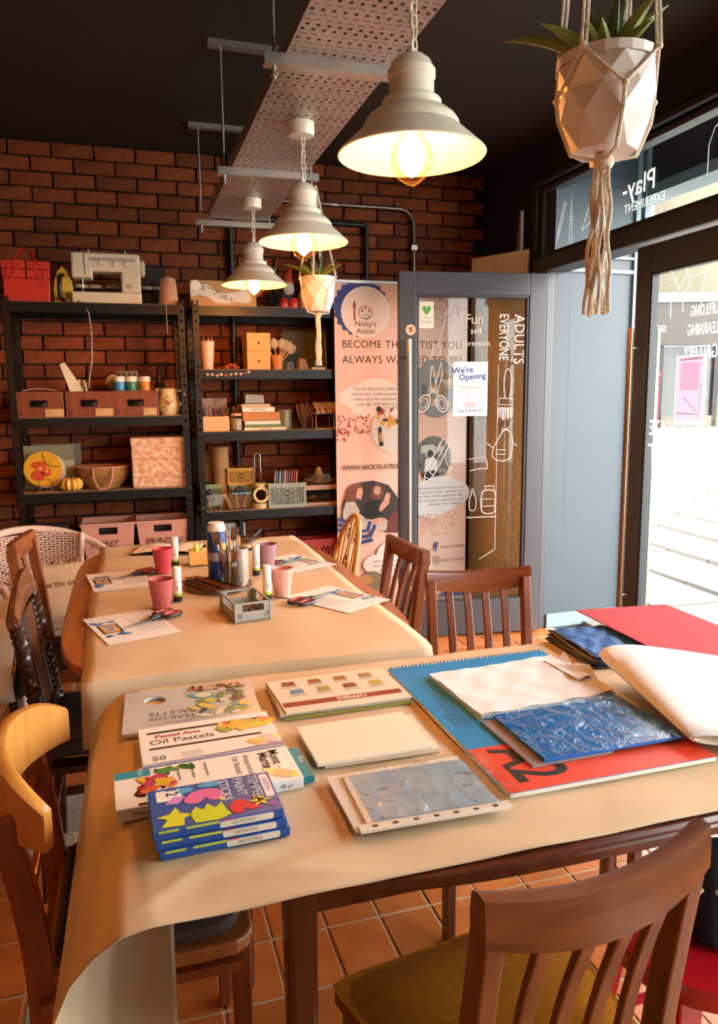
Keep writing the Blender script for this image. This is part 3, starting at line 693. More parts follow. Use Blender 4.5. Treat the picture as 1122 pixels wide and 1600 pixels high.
bt('BECOME THE ARTIST YOU', 629, 538, .062, space=1.08, sx=.98); bt('ALWAYS WANTED TO BE!', 629, 561, .062, space=1.08, sx=.98)
bp('printed_cloud', cloudp([(585, 606, 36, 22), (558, 612, 30, 17), (625, 614, 46, 19), (580, 628, 34, 16), (615, 630, 30, 14)]), CLOUD)
for k, s in enumerate(('The Art School for Lifelong Creativity', 'unlock your creative potential in a space', 'where art is for everyone - no matter', 'your age, skill level or experience')): bt(s, 600, 602+k*7.2+(.5*k), .026)
rr = random.Random(5); bp('printed_dots', [circ(527+rr.uniform(0, 48), 640+rr.uniform(0, 28), 1.4, 6, 2.2) for _ in range(46)] + [circ(524+rr.uniform(0, 18), 662+rr.uniform(0, 16), 1.4, 6, 2.2) for _ in range(12)], BRED)
# round photograph of craft supplies
bp('printed_photo', [circ(616, 662, 39, 28)], M('photo_pale', '#d8c9bd', .6))
for m_, k in ((M('photo_red', '#b03324', .6), 9), (M('photo_yellow', '#d89a3c', .6), 8), (M('photo_dark', '#2c1c1a', .6), 5), (M('photo_white', '#e9e3da', .6), 8)):
    bp('printed_patch', [circ(612+rr.uniform(-24, 30), 650+rr.uniform(-24, 8), rr.uniform(2, 7), 8, rr.uniform(2, 6)) for _ in range(k)], m_)
bp('printed_bottle', [[(588, 660), (593, 658), (597, 688), (590, 689)]], M('photo_black', '#1c1616', .6)); bp('printed_label', [[(590, 668), (594, 667), (596, 681), (591, 682)]], M('photo_ochre', '#c58f4f', .6))
# round photographs seen through the door glass
for cx, cy, r, cols in ((682, 600, 38, ('#8d8a86', '#b99a78', '#5f6a78', '#c9b7a0', '#a5763f')), (678, 710, 29, ('#6d6a62', '#a59a88', '#3f4348', '#8b8274', '#c9c2b4'))):
    bp('printed_photo', [circ(cx, cy, r, 32, r*1.2)], M('photo_'+cols[0], cols[0], .6))
    for q in cols[1:]:
        bp('printed_patch', [[(x-a, y-c), (x+a, y-c), (x+a, y+c), (x-a, y+c)] for x, y, a, c in [(cx+rr.uniform(-.55, .55)*r, cy+rr.uniform(-.7, .7)*r, rr.uniform(2, 7), rr.uniform(2, 8)) for _ in range(6)]], M('photo_'+q, q, .6))
bp('printed_figure', [[(664, 712), (676, 706), (684, 716), (684, 732), (662, 732)]], M('photo_white', '#e9e3da', .6)); bp('printed_figure', [circ(673, 738, 14, 16, 9)], M('photo_black', '#1c1616', .6)); bp('printed_head', [circ(672, 703, 5, 12, 6)], M('photo_dark', '#2c1c1a', .6))
for (P, wd) in (([(655, 470), (665, 480), (680, 476), (692, 484), (700, 470), (690, 462), (678, 470), (676, 490), (690, 496), (704, 486), (712, 470), (722, 478), (734, 476)], .005), ([(716, 490), (719, 474), (716, 462), (713, 474), (717, 490)], .004)):
    LAY[0] += 1; MB().stroke([bg_(u, v) for u, v in P], wd, LAY[0]*.00005, GM).build('printed_line', M('print_brown', '#6b3a2c', .6), bn)
bt('WWW.NICKYS-ATELIER.CO.UK', 595, 724, .040, sx=.92, bold=.0006)
# photograph of two people at a table
bp('printed_photo', [[(529, 800), (531, 775), (540, 755), (556, 744), (580, 742), (604, 750), (618, 770), (630, 800), (632, 830), (600, 820), (560, 822), (545, 812)]], M('photo_room', '#3a2a26', .6))
bp('printed_table', [[(552, 822), (556, 812), (590, 806), (630, 806), (630, 828), (600, 822)]], M('photo_tabletop', '#c9b8a8', .6))
SKIN = M('photo_skin', '#d79c80', .6); HAIR = M('photo_hair', '#7a452c', .6)
bp('printed_hair', [[(535, 770), (537, 756), (546, 746), (559, 744), (563, 752), (556, 760), (552, 772), (540, 776)], [(574, 768), (578, 752), (586, 746), (594, 752), (596, 766), (590, 772), (580, 772)]], HAIR)
bp('printed_face', [[(552, 768), (554, 754), (561, 752), (563, 760), (560, 771)], circ(585.5, 758, 5.5, 14, 7), [(596, 774), (600, 762), (607, 764), (604, 780), (594, 790), (584, 794), (588, 784)]], SKIN)
bp('printed_sleeve', [[(531, 790), (536, 774), (550, 774), (558, 790), (566, 802), (578, 804), (577, 811), (560, 812), (548, 822), (538, 812), (532, 802)]], M('photo_knit', '#cfc2b4', .6))
LAY[0] += 1; b = MB()
for k in range(9): b.stroke([bg_(532+k, 780+k*3.6), bg_(553+k*2.4, 779+k*3.4)], .003, LAY[0]*.00005, GM)
b.build('printed_stripes', M('photo_stripe', '#8a7a70', .6), bn)
bp('printed_hand', [[(576, 804), (590, 801), (600, 803), (598, 808), (578, 811)]], SKIN); bp('printed_shirt', [[(556, 792), (566, 778), (578, 772), (592, 774), (588, 790), (594, 796), (584, 800), (566, 800)]], M('photo_black', '#1c1616', .6))
bp('printed_bag', [[(600, 826), (602, 806), (614, 792), (632, 800), (632, 828)]], M('photo_maroon', '#6d2a24', .6))
for P in ([(524, 800), (545, 808), (560, 822), (570, 820), (574, 806)], [(524, 808), (541, 816), (556, 830), (574, 830), (582, 812)], [(524, 816), (538, 826), (556, 840), (578, 836)]):
    LAY[0] += 1; MB().stroke([bg_(u, v) for u, v in P], .022, LAY[0]*.00005, GM).build('printed_arc', BNAVY, bn)
bp('printed_cloud', cloudp([(690, 756, 30, 17), (660, 766, 34, 20), (715, 768, 24, 20), (680, 780, 40, 20), (672, 794, 24, 12)]), M('banner_cloud_pale', '#e9dede', .6))
for k, s in enumerate(('complete beginners to seasoned artists, we', 'believe anyone can be an artist - whether in a', 'class or at your own kitchen table with kids', 'and friends, come to explore, experiment, and', 'discover your creativity.')): bt(s, 727, 760+k*6.6, .0235, align='RIGHT')
bp('printed_dots', [circ(655+rr.uniform(0, 62), 800+rr.uniform(0, 36), 1.2, 6, 1.8) for _ in range(60)], M('print_salmon', '#d99a84', .6))
bp('printed_cloud', cloudp([(610, 860, 26, 20), (584, 876, 22, 16), (640, 872, 34, 22), (600, 886, 30, 12), (655, 880, 22, 16)]), CLOUD)
for k, s in enumerate(('Be Part of It', 'Learn, create and meet people', 'who share your love of art and', 'where imagination lives')): bt(s, 616, 862+k*7.5+(4 if k else 0), .025)
FBB = M('print_blue', '#2c4f9e', .6)
bt('f', 682, 861, .075, FBB, bold=.003); bt("NICKY'S ATELIER", 710, 858, .022); bt('NICKYS_ATELIER', 710, 880, .022)
LAY[0] += 1; b = MB(); b.stroke([bg_(u, v) for u, v in ((677, 871), (688, 871), (688, 883), (677, 883))], .004, LAY[0]*.00005, GM, True).stroke([bg_(u, v) for u, v in oval(682.5, 877, 3, 3)], .004, LAY[0]*.00005, GM, True); b.build('printed_icon', INK, bn)
bp('printed_photo', [circ(576, 905, 20, 24, 18)], M('photo_wood', '#8a7358', .6)); bp('printed_patch', [circ(566, 900, 12, 14, 8)], M('photo_orange', '#c58a4a', .6))
bp('printed_wave', [[(690, 935), (700, 928), (712, 933), (722, 926), (733, 932), (733, 940), (690, 940)]], FBB)
# ================================================================ SHELVING
SBLK = M('black_steel_shelf', '#0d0907', .42, 0, spec=.35); MDF = M('mdf_board', '#8a6a4c', .75, var=.08, vs_=20)
def holes_mat():
    m = bpy.data.materials.new('perforated_post'); n, l, b_ = nodes(m)
    b_.inputs['Base Color'].default_value = lin('#1a1512'); b_.inputs['Roughness'].default_value = .35; b_.inputs['Metallic'].default_value = .4
    return m
def shelf_unit(label, x0, x1, levels, top=1.955):
    W = x1-x0; t = thing('shelving_unit', label, 'shelves', ((x0+x1)/2, 4.575, 0), group='black steel shelving units')
    for sx in (-1, 1):
        for y in (-.195, .195):
            sy = 1 if y < 0 else -1
            b = MB(); x = sx*W/2
            # perforated L angle: front web made of slats between keyholes
            a0, a1 = (x, x-sx*.036)
            lo, hi = min(a0, a1), max(a0, a1)
            b.box(lo, lo+.012, y, y+sy*.002, 0, top).box(hi-.012, hi, y, y+sy*.002, 0, top)
            k = 0
            while k*.05 < top-.02:
                b.box(lo+.012, hi-.012, y, y+sy*.002, k*.05, k*.05+.036); k += 1
            b.box(min(x, x-sx*.002), max(x, x-sx*.002), min(y, y+sy*.036), max(y, y+sy*.036), 0, top)
            b.build('upright', SBLK, t)
    for z in levels:
        s = MB().box(-W/2+.003, W/2-.003, -.19, .19, z-.010, z).build('shelf_board', MDF, t)
        for y in (-.194, .186): MB().box(-W/2+.037, W/2-.037, y, y+.008, z-.055, z-.003).box(-W/2+.037, W/2-.037, y-.002, y+.010, z-.052, z-.048).box(-W/2+.037, W/2-.037, y-.002, y+.010, z-.014, z-.010).build('beam', SBLK, s)
        for sx in (-1, 1): MB().box(sx*W/2-.004, sx*W/2+.004, -.158, .158, z-.05, z-.012).build('side_beam', SBLK, s)
    return t
shelf_unit('left black steel shelving unit with the sewing machine on top', -.572, .352, (1.93, 1.325, .92, .52, .12))
shelf_unit('right black steel shelving unit beside the pink banner', .392, 1.312, (1.93, 1.58, 1.23, .768, .33))
# ---- left unit, top shelf (z 1.93)
RED = M('red_tool_metal', '#c42a18', .42)
t = thing('red_tool_box', 'red metal cantilever sewing box with raised handles', 'box', (-.453, 4.50, 1.93), 3)
def trap(b, x0, x1, xt0, xt1, y0, y1, z0, z1): b.add([(x0, y0, z0), (x1, y0, z0), (x1, y1, z0), (x0, y1, z0), (xt0, y0, z1), (xt1, y0, z1), (xt1, y1, z1), (xt0, y1, z1)], [(3, 2, 1, 0), (4, 5, 6, 7), (0, 1, 5, 4), (1, 2, 6, 5), (2, 3, 7, 6), (3, 0, 4, 7)])
b = MB(); trap(b, -.11, .11, -.115, .115, -.075, .075, 0, .12); b.build('base_tray', RED, t, bevel=.004)
for k, (z0, z1) in enumerate(((.122, .165), (.168, .21))):
    for s in (-1, 1): MB().box(min(s*.003, s*(.115+.003*k)), max(s*.003, s*(.115+.003*k)), -.076, .076, z0, z1).build('upper_tray', RED, t, bevel=.003)
for s in (-1, 1):
    for dx in (0, .04): MB().bar((s*(.035+dx), -.079, .19), (s*(.085+dx*.4), -.079, .09), .012, .004).build('hinge_arm', RED, t)
    MB().tube([(s*.06, -.082, .19), (s*.05, -.06, .225), (s*.012, 0, .285), (s*.01, .02, .285), (s*.05, .06, .225), (s*.06, .08, .19)], .0055, 8).build('handle', RED, t, smooth=True)
IY = M('iron_yellow', '#d8b23c', .35); IB = M('iron_black', '#1d1714', .4)
t = thing('steam_iron', 'small yellow and black steam iron stood on its heel', 'iron', (-.275, 4.50, 1.93), 0)
prof = [(-.05, 0), (.05, 0), (.052, .06), (.045, .12), (.025, .175), (0, .2), (-.025, .175), (-.045, .12), (-.052, .06)]
MB().prism(prof, -.03, .012, frame((0, 0, 0), (1, 0, 0), (0, 0, 1))).build('soleplate_body', IY, t, bevel=.006)
MB().prism([(x*1.03, z*1.02) for x, z in prof], -.036, -.031, frame((0, 0, 0), (1, 0, 0), (0, 0, 1))).build('soleplate', M('steel_sole', '#9a948a', .25, .9), t)
MB().tube([(0, -.01, .02), (-.012, -.06, .03), (-.014, -.075, .08), (-.01, -.06, .135), (0, -.015, .15)], .013, 10).build('handle', IB, t, smooth=True)
b = MB(); P = [(.01, -.05, .02), (.06, -.065, .015), (.10, -.09, -.0), (.128, -.14, -.06), (.135, -.15, -.16), (.13, -.15, -.30), (.11, -.15, -.40), (.105, -.14, -.45)]
b.tube(P, .004, 8).build('flex', M('black_white_flex', '#2a2522', .8, hx2='#cfc4b4', vs_=140), t, smooth=True)
SEW = M('cream_plastic', '#d9c8ac', .42); SEWD = M('grey_plastic', '#a79a86', .5)
t = thing('sewing_machine', 'cream sewing machine on the top shelf', 'sewing machine', (-.045, 4.50, 1.93), 0)
MB().box(-.185, .175, -.075, .075, 0, .062).build('bed', SEW, t, bevel=.008)
MB().box(.0705, .1745, -.0595, .0595, .0605, .18).build('pillar', SEW, t, bevel=.012)
MB().box(-.18, .175, -.06, .06, .17, .268).build('arm', SEW, t, bevel=.012)
MB().box(-.18, -.075, -.062, .062, .135, .2).build('head', SEW, t, bevel=.008)
MB().box(-.09, .15, -.0625, -.06, .225, .243).build('stitch_panel', SEWD, t)
for x in (-.03, .045, .105): MB().lathe([(.013, 0), (.011, .008), (0, .008)], 16, frame((x, -.062, .212), (1, 0, 0), (0, 0, 1))).build('dial', SEW, t, smooth=True)
MB().box(.098, .125, -.0635, -.06, .085, .108).build('reverse_button', SEWD, t, bevel=.002)
MB().lathe([(.0, .0), (.04, .0), (.045, .006), (.045, .018), (.03, .026), (0, .026)], 24, frame((.175, 0, .2), (0, 1, 0), (0, 0, 1))).build('hand_wheel', SEW, t, smooth=True)
MB().tube([(-.128, -.03, .137), (-.128, -.03, .08)], .003, 6).box(-.137, -.119, -.04, -.02, .068, .074).build('needle_foot', STEEL, t)
MB().box(-.114, -.111, -.0635, -.062, .15, .262).build('thread_slot', M('slot_dark', '#3a3028', .6), t)
for x in (.10, -.09): MB().tube([(x, 0, .265), (x, 0, .292)], .0025, 6).build('spool_pin', STEEL, t)
JARG = glass('jar_glass', '#e9efe9', refl=.9)
def jar(label, x, y, z, r, h, lid, content=None, cat='jar', group=None, name='jar'):
    t = thing(name, label, cat, (x, y, z), group=group)
    MB().lathe([(r*.9, .002), (r, .006), (r, h*.8), (r*.85, h*.88), (r*.85, h*.9)], 20).build('glass_body', JARG, t, smooth=True)
    if content is not None: MB().lathe([(0, .004), (r*.9, .006), (r*.9, h*.7), (0, h*.72)], 16).build('contents', content, t, smooth=True)
    MB().lathe([(r*.9, h*.86), (r*.92, h*.87), (r*.92, h), (0, h)], 20).build('lid', lid, t, smooth=True)
    return t
LID = M('cream_lid', '#cfc2ac', .45); DK = M('dark_beads', '#2a211c', .6, hx2='#4a3a30', vs_=60)
for x, lb in ((-.19, 'glass jar of dark buttons behind the left end of the sewing machine'), (-.115, 'glass jar seen under the arm of the sewing machine, left one'), (-.02, 'glass jar seen under the arm of the sewing machine, right one'), (.165, 'glass jar of dark buttons right of the sewing machine'), (.225, 'glass jar half hidden behind the thread cone')):
    jar(lb, x, 4.66, 1.93, .042, .125, LID, DK, group='button jars on the top shelf')
t = thing('pin_board', 'small black box with glinting pins behind the jars', 'box', (.19, 4.745, 1.93)); MB().box(-.085, .085, -.02, .02, 0, .25).build('panel', M('black_card', '#16110f', .6), t)
rr = random.Random(9)
for k in range(14): MB().sphere((rr.uniform(-.07, .07), -.021, rr.uniform(.12, .24)), .004, 6, 4).build('pin', STEEL, t)
t = thing('thread_cone', 'large cone of pale pink thread at the end of the top shelf', 'thread cone', (.275, 4.47, 1.93))
MB().lathe([(.0, 0), (.052, .002), (.055, .01), (.042, .14), (.036, .15), (.012, .152), (.012, .158), (0, .158)], 28).build('thread', M('peach_thread', '#e0a98a', .85, bump=.6, bs=300, stretch=(1, 1, 8)), t, smooth=True)
MB().tube([(-.01, -.055, .02), (-.02, -.09, .0), (-.022, -.1, -.05), (-.02, -.1, -.16)], .0012, 5).build('loose_thread', M('thread_white', '#d8c8b4', .8), t)
# ---- left unit, second shelf (z 1.325): wooden drawers
DW = wood('drawer_wood', '#6b3018', '#8a4424', .4); CUP = M('black_cup_pull', '#1a1513', .35, .5); PLY = M('bare_label_wood', '#b98a58', .8, hx2='#d0a878', vs_=30)
for x, num, lb, lw in ((-.433, '64', 'wooden drawer box numbered 64, leftmost on the shelf', (.03, .124)), (-.176, '66', 'wooden drawer box numbered 66, middle one on the shelf', (.03, .122)), (.068, '65', 'wooden drawer box numbered 65 with torn pale label', (.04, .11))):
    t = thing('wooden_file_box', lb, 'box', (x, 4.53, 1.325), group='numbered wooden drawers')
    MB().box(-.124, .124, -.1, -.086, 0, .138).build('front', DW, t, bevel=.002)
    for a, c, d, e in ((-.124, -.114, -.086, .12), (.114, .124, -.086, .12), (-.114, .114, .11, .12)): MB().box(a, c, d, e, 0, .134).build('side', DW, t)
    MB().box(-.114, .114, -.086, .11, .0, .008).build('bottom', DW, t)
    b = MB(); b.grid(lambda u, v: ((u-.5)*.085, -.1-.024*math.sin(v*math.pi/2)*(1-(2*u-1)**4), .088-.03*(1-math.cos(v*math.pi/2))), 12, 6); b.box(-.045, .045, -.104, -.1, .085, .092); b.build('cup_pull', CUP, t, smooth=True, solid=.002)
    MB().box(lw[0], lw[1], -.1015, -.1, .003, .045).build('paper_label', PLY, t)
    txt('stamped_number', num, .03, frame((-.1, -.1012, .012), (1, 0, 0), (0, 0, 1)), M('stamp_black', '#2a140c', .7), t)
t = thing('paper_sheets', 'loose white paper sheets lying in the leftmost wooden drawer', 'paper', (-.43, 4.5, 1.468), 0)
MB().grid(lambda u, v: (-.08+.16*u, -.07+.15*v, .012*math.sin(u*3.1)), 6, 2).build('sheet', PAPERW, t, solid=.002)
t = thing('card_offcut', 'cream stepped card offcut standing in the middle drawer', 'card', (-.245, 4.50, 1.36), 0, rx=-4)
MB().prism([(0, 0), (.03, 0), (.045, .14), (.022, .17), (.012, .16), (-.05, .262), (-.075, .25)], -.008, .008, frame((0, 0, 0), (1, 0, 0), (0, 0, 1))).build('card', M('cream_card', '#e2d3ae', .7), t)
t = thing('wooden_spoon', 'small wooden tool leaning in the middle drawer', 'tool', (-.165, 4.5, 1.36), ry=-14)
MB().tube([(0, 0, 0), (0, 0, .11), (0, 0, .15), (0, 0, .17)], [.008, .009, .016, .008], 10).build('stick', wood('tan_wood', '#8a6a44', '#a98458'), t, smooth=True)
for x, hx, lb in ((-.014, '#2f7fb0', 'small pot of blue paint on the right drawer'), (.05, '#2f6f52', 'small pot of dark green paint on the right drawer'), (.123, '#c5812c', 'small pot of orange paint on the right drawer')):
    t = thing('paint_pot', lb, 'paint pot', (x, 4.50, 1.465), group='paint pots')
    MB().lathe([(0, 0), (.029, 0), (.030, .003), (.030, .05), (.028, .053), (0, .053)], 20).build('pot_body', M('pot_'+hx, hx, .35), t, smooth=True)
    MB().lathe([(0, .05), (.032, .05), (.032, .076), (.03, .079), (0, .079)], 20).build('lid', M('pot_lid', '#ddd0bc', .45), t, smooth=True)
t = thing('drawer_bridge', 'thin board laid across the right wooden drawer under the paint pots', 'board', (.068, 4.515, 1.4595)); MB().box(-.12, .122, -.09, .09, 0, .005).build('board', DW, t)
t = thing('palette_tin', 'metal palette tin with round wells behind the paint pots', 'palette', (.03, 4.60, 1.465), rx=-8)
MB().box(-.06, .06, -.004, .004, 0, .115).build('plate', M('tin', '#8d857a', .4, .6), t, bevel=.003)
for i in range(4): MB().lathe([(.012, 0), (.009, .003), (.0, .004)], 14, frame((-.043+.029*i, -.0045, .095), (1, 0, 0), (0, 0, 1))).build('well', M('tin_dark', '#5a5046', .4, .6), t)
t = thing('patterned_plate', 'small round patterned plate leaning behind the blue paint pot', 'plate', (-.045, 4.57, 1.47), rx=-12)
MB().lathe([(0, .004), (.03, .004), (.042, .009), (.042, .012), (0, .007)], 24, frame((0, 0, .045), (1, 0, 0), (0, 0, 1))).build('plate', M('mottled_plate', '#6d5f3c', .4, hx2='#b9a878', vs_=60), t)
t = thing('glass_bottle', 'slim dark glass bottle behind the jug', 'bottle', (.208, 4.60, 1.325))
MB().lathe([(0, 0), (.028, 0), (.03, .01), (.03, .17), (.014, .21), (.012, .25), (.015, .255), (.015, .27), (.010, .275), (.016, .3), (0, .302)], 18).build('bottle_body', M('dark_glass', '#2a2018', .12), t, smooth=True)
t = thing('painted_jug', 'cream jug painted with flowers at the end of the drawer shelf', 'jug', (.248, 4.47, 1.325))
JUG = M('cream_pottery', '#d9c08c', .3, coat=.3)
MB().lathe([(.0, 0), (.042, 0), (.046, .006), (.062, .04), (.063, .07), (.05, .11), (.047, .135), (.052, .15), (.048, .15), (.044, .134), (.05, .1), (.05, .05), (0, .02)], 28).build('body', JUG, t, smooth=True)
MB().tube([(.045, 0, .135), (.075, 0, .14), (.088, 0, .12), (.084, 0, .085), (.06, 0, .055)], .0065, 8).build('handle', JUG, t, smooth=True)
MB().prism([(-.05, -.012), (-.07, 0), (-.05, .012)], .13, .152).build('spout', JUG, t)
for k in range(34):
    a, d = rr.uniform(0, 6.28), rr.uniform(.004, .034); X = d*math.cos(a); Z = .07+d*1.1*math.sin(a); Y = -math.sqrt(max(.0, .0645**2-X*X))
    MB().sphere((X-.005, Y, Z), (.0045, .0015, .0045) if d < .012 else (.003, .0015, .004), 8, 4).build('painted_flower', M('glaze_red', '#a8481f', .4) if d < .012 else M('glaze_green', '#4d5a2a', .4), t)
for k in range(6):
    t = thing('pencil_in_jug', 'thin brown pencil standing in the painted jug', 'pencil', (.262+rr.uniform(-.02, .02), 4.48+rr.uniform(-.02, .02), 1.35), rz=60*k, ry=rr.uniform(3, 9), group='pencils in the jug')
    MB().tube([(0, 0, 0), (0, 0, .125), (0, 0, .135)], [.003, .003, .0006], 6).build('shaft', M('pencil_brown', '#8a4a28', .5), t)
# ---- left unit, third shelf (z .92)
t = thing('leaning_mount_boards', 'pale mount board leaning at the left end of the shelf', 'board', (-.41, 4.62, .92), rx=-10)
MB().box(-.145, .125, -.003, .003, 0, .245).build('front_board', M('pale_board', '#8d8466', .8), t)

o = MB().box(-.12, .14, -.003, .003, 0, .25).build('grey_mount_board', M('greyish_board', '#7a7260', .8)); o.location = (-.39, 4.665, .92); o.rotation_euler.x = math.radians(-9); tag(o, 'grey mount board behind the pale one at the left shelf end', 'board')
o = MB().box(-.06, .06, -.003, .003, 0, .16).build('cream_mount_card', M('cream_mount', '#b9ab88', .8)); o.location = (-.345, 4.585, .92); o.rotation_euler.x = math.radians(-10); tag(o, 'small cream card leaning behind the orange plate', 'card')
t = thing('wooden_easel', 'small wire easel stand holding the orange plate', 'stand', (-.43, 4.46, .92))
SW = M('brown_wire', '#7a4a28', .5)
for x in (-.035, .035): MB().tube([(x, -.035, .02), (x, -.035, .0), (x, .05, .0), (x*.7, .075, .1)], .0035, 6).tube([(x, -.035, .0), (x, -.045, .03)], .0035, 6).build('wire_leg', SW, t)
MB().tube([(-.035, -.045, .005), (-.03, -.06, .07), (.03, -.06, .07), (.035, -.045, .005)], .0025, 6).build('front_loop', M('dark_wire', '#4a3524', .4, .6), t); MB().box(-.045, .045, -.055, -.035, .0, .008).build('foot_bar', SW, t)
t = thing('orange_plate', 'round orange plate painted with persimmons on a stand', 'plate', (-.445, 4.49, .928), rx=-14)
PM_ = frame((0, 0, .115), (1, 0, 0), (0, 0, 1))
MB().lathe([(0, .0), (.098, 0), (.101, .004), (.098, .008), (0, .006)], 40, PM_).build('disc', M('orange_glaze', '#d99a22', .4), t, smooth=30)
PZ = .0084
MB().disc(-.02, .02, .04, .022, PZ, m=PM_).disc(.015, -.02, .028, .026, PZ, m=PM_).disc(-.025, -.035, .038, .03, PZ, m=PM_).build('painted_fruit', M('persimmon_red', '#c5421c', .45), t)
MB().disc(-.012, .0, .012, .012, PZ+.0003, m=PM_).disc(.02, -.012, .01, .01, PZ+.0003, m=PM_).build('painted_highlight', M('peach_paint', '#e08a4c', .45), t)
MB().stroke([(.0, .09), (.01, .04), (.03, .015), (.09, .01)], .004, PZ+.0003, PM_).stroke([(.03, .015), (.04, .05)], .003, PZ+.0003, PM_).build('painted_branch', M('branch_dark', '#33200f', .5), t)
t = thing('white_plate', 'white round plate leaning behind the orange plate', 'plate', (-.43, 4.545, .928), rx=-12)
MB().lathe([(0, .0), (.07, 0), (.10, .008), (.1, .011), (0, .004)], 36, frame((0, 0, .1), (1, 0, 0), (0, 0, 1))).build('disc', POTW, t, smooth=True)
t = thing('pumpkin', 'small yellow ribbed pumpkin beside the basket', 'pumpkin', (-.298, 4.46, .92))
PK = M('pumpkin_yellow', '#cf8f2c', .5, hx2='#e0b04c', vs_=14)
def lobe(k):
    a = 2*math.pi*k/10; return MB().sphere((.03*math.cos(a), .03*math.sin(a), .034), (.032, .018, .033), 12, 8, Matrix.Identity(4))
for k in range(10):
    a = 360/10*k; MB().sphere((.032, 0, .035), (.030, .0165, .035), 12, 8, TR(0, 0, 0, a)).build('rib', PK, t, smooth=True)
MB().tube([(0, 0, .06), (.002, 0, .075), (.012, 0, .088)], [.008, .005, .0045], 8).build('stem', M('stem_brown', '#4a3a1e', .7), t, smooth=True)
t = thing('wicker_basket', 'wide woven basket with a pink bound handle', 'basket', (-.13, 4.53, .92))
WK = M('seagrass', '#8f6234', .8, bump=.4, bs=200, hx2='#a9773f', vs_=40)
for k in range(15):
    z = .006+k*.0078; R_ = .085+.062*math.sin(min(1, k/13)*math.pi/2)
    MB().tube([((R_+.0022*(-1)**(i+k))*math.cos(2*math.pi*i/44), (R_+.0022*(-1)**(i+k))*.72*math.sin(2*math.pi*i/44), z) for i in range(44)], .0043, 6, closed=True).build('woven_row', WK, t, smooth=True)
MB().lathe([(0, .002), (.08, .002)], 24, Matrix.Diagonal((1, .72, 1, 1))).build('base', WK, t)
PB = M('pink_leather', '#b9735c', .6)
MB().tube([(.149*math.cos(2*math.pi*i/36), .149*.72*math.sin(2*math.pi*i/36), .122) for i in range(36)], .006, 8, closed=True).build('bound_rim', PB, t, smooth=True)
for s in (-1, 1): MB().tube([(-.05, s*.104, .122), (-.05, s*.118, .07), (-.03, s*.13, .015 if s < 0 else .06), (0, s*.132, .005 if s < 0 else .05), (.03, s*.13, .015 if s < 0 else .06), (.05, s*.118, .07), (.05, s*.104, .122)], .006, 8).build('handle', PB, t, smooth=True)
t = thing('patterned_storage_box', 'square fabric storage box printed with pale pink flowers', 'box', (.183, 4.53, .92))
FB = M('floral_fabric', '#b9714f', .85, hx2='#e0c09c', vs_=34, bump=.15, bs=200)
MB().box(-.155, .155, -.12, .12, 0, .27).build('box_body', FB, t, bevel=.008); MB().box(-.158, .158, -.124, .124, .245, .283).build('lid', FB, t, bevel=.006)
for q in range(2): MB().box(-.156, .156, -.1212, -.1205, .06+.1*q, .064+.1*q).build('seam', M('seam_pink', '#a86a4c', .85), t)
# ---- left unit, lower shelf (z .52): crates
CP = M('dusty_pink_plastic', '#c58a78', .5)
for x, lb in ((-.118, 'dusty pink plastic crate lettered PRINT behind the wicker chair'), (.178, 'dusty pink plastic crate lettered PRINT with a drawn roller')):
    t = thing('storage_crate', lb, 'crate', (x, 4.52, .52), group='pink print crates')
    a0, a1, h, d = .122, .142, .215, .13
    def wall(pts, nm): MB().add(pts, [(0, 1, 2, 3)]).build(nm, CP, t, solid=.004)
    wall([(-a0, d*.9, 0), (a0, d*.9, 0), (a1, d, h), (-a1, d, h)], 'back_wall'); wall([(-a0, -d*.9, 0), (-a0, d*.9, 0), (-a1, d, h), (-a1, -d, h)], 'side_wall'); wall([(a0, -d*.9, 0), (a0, d*.9, 0), (a1, d, h), (a1, -d, h)], 'side_wall'); wall([(-a0, -d*.9, 0), (a0, -d*.9, 0), (a0, d*.9, 0), (-a0, d*.9, 0)], 'bottom')
    b = MB(); fy_ = lambda z: -d*.9-(d*.1)*z/h
    for xa, xb, z0, z1 in ((-1, 1, 0, .15), (-1, 1, .19, h), (-1, -.36, .15, .19), (.36, 1, .15, .19)):
        e = lambda q, z: q*(a0+(a1-a0)*z/h); b.add([(e(xa, z0), fy_(z0), z0), (e(xb, z0), fy_(z0), z0), (e(xb, z1), fy_(z1), z1), (e(xa, z1), fy_(z1), z1)], [(0, 1, 2, 3)])
    b.build('front_wall', CP, t, solid=.004); MB().box(-a1-.008, a1+.008, -d-.006, -d+.004, h-.012, h).build('rim', CP, t, bevel=.002)
    MB().tube([(-a1-.006, -d, h), (a1+.006, -d, h)], .004, 6).build('lip', M('dark_lip', '#2a1c18', .5), t)
    fm = frame((0, -d*.97-.004, .085), (1, 0, .0), (0, -.06, 1))
    txt('marker_lettering', 'PRINT', .058, fm @ TR(-.02, -.01), M('marker', '#4a2c28', .6), t, sx=.95)
    if x > 0: MB().stroke([(.078, .02), (.11, .03), (.112, .014), (.08, .004)], .004, 0, fm, True).stroke([(.095, .012), (.09, -.02)], .005, 0, fm).build('marker_roller', M('marker', '#4a2c28', .6), t)
    for k in range(5):
        o = MB().box(-.1, .1, -.09, .09, 0, .012).build('stored_pad', M('stored_dark', '#2a211f', .7), t); o.location = (0, .0, .08+k*.02); o.rotation_euler = (0, 0, rr.uniform(-.1, .1))
o = MB().box(-.1, .1, -.09, .09, 0, .2).build('dark_box', M('dark_box', '#3a2c24', .7), None, bevel=.004); o.location = (-.43, 4.55, .52); tag(o, 'dark box on the low shelf behind the wicker chair', 'box')
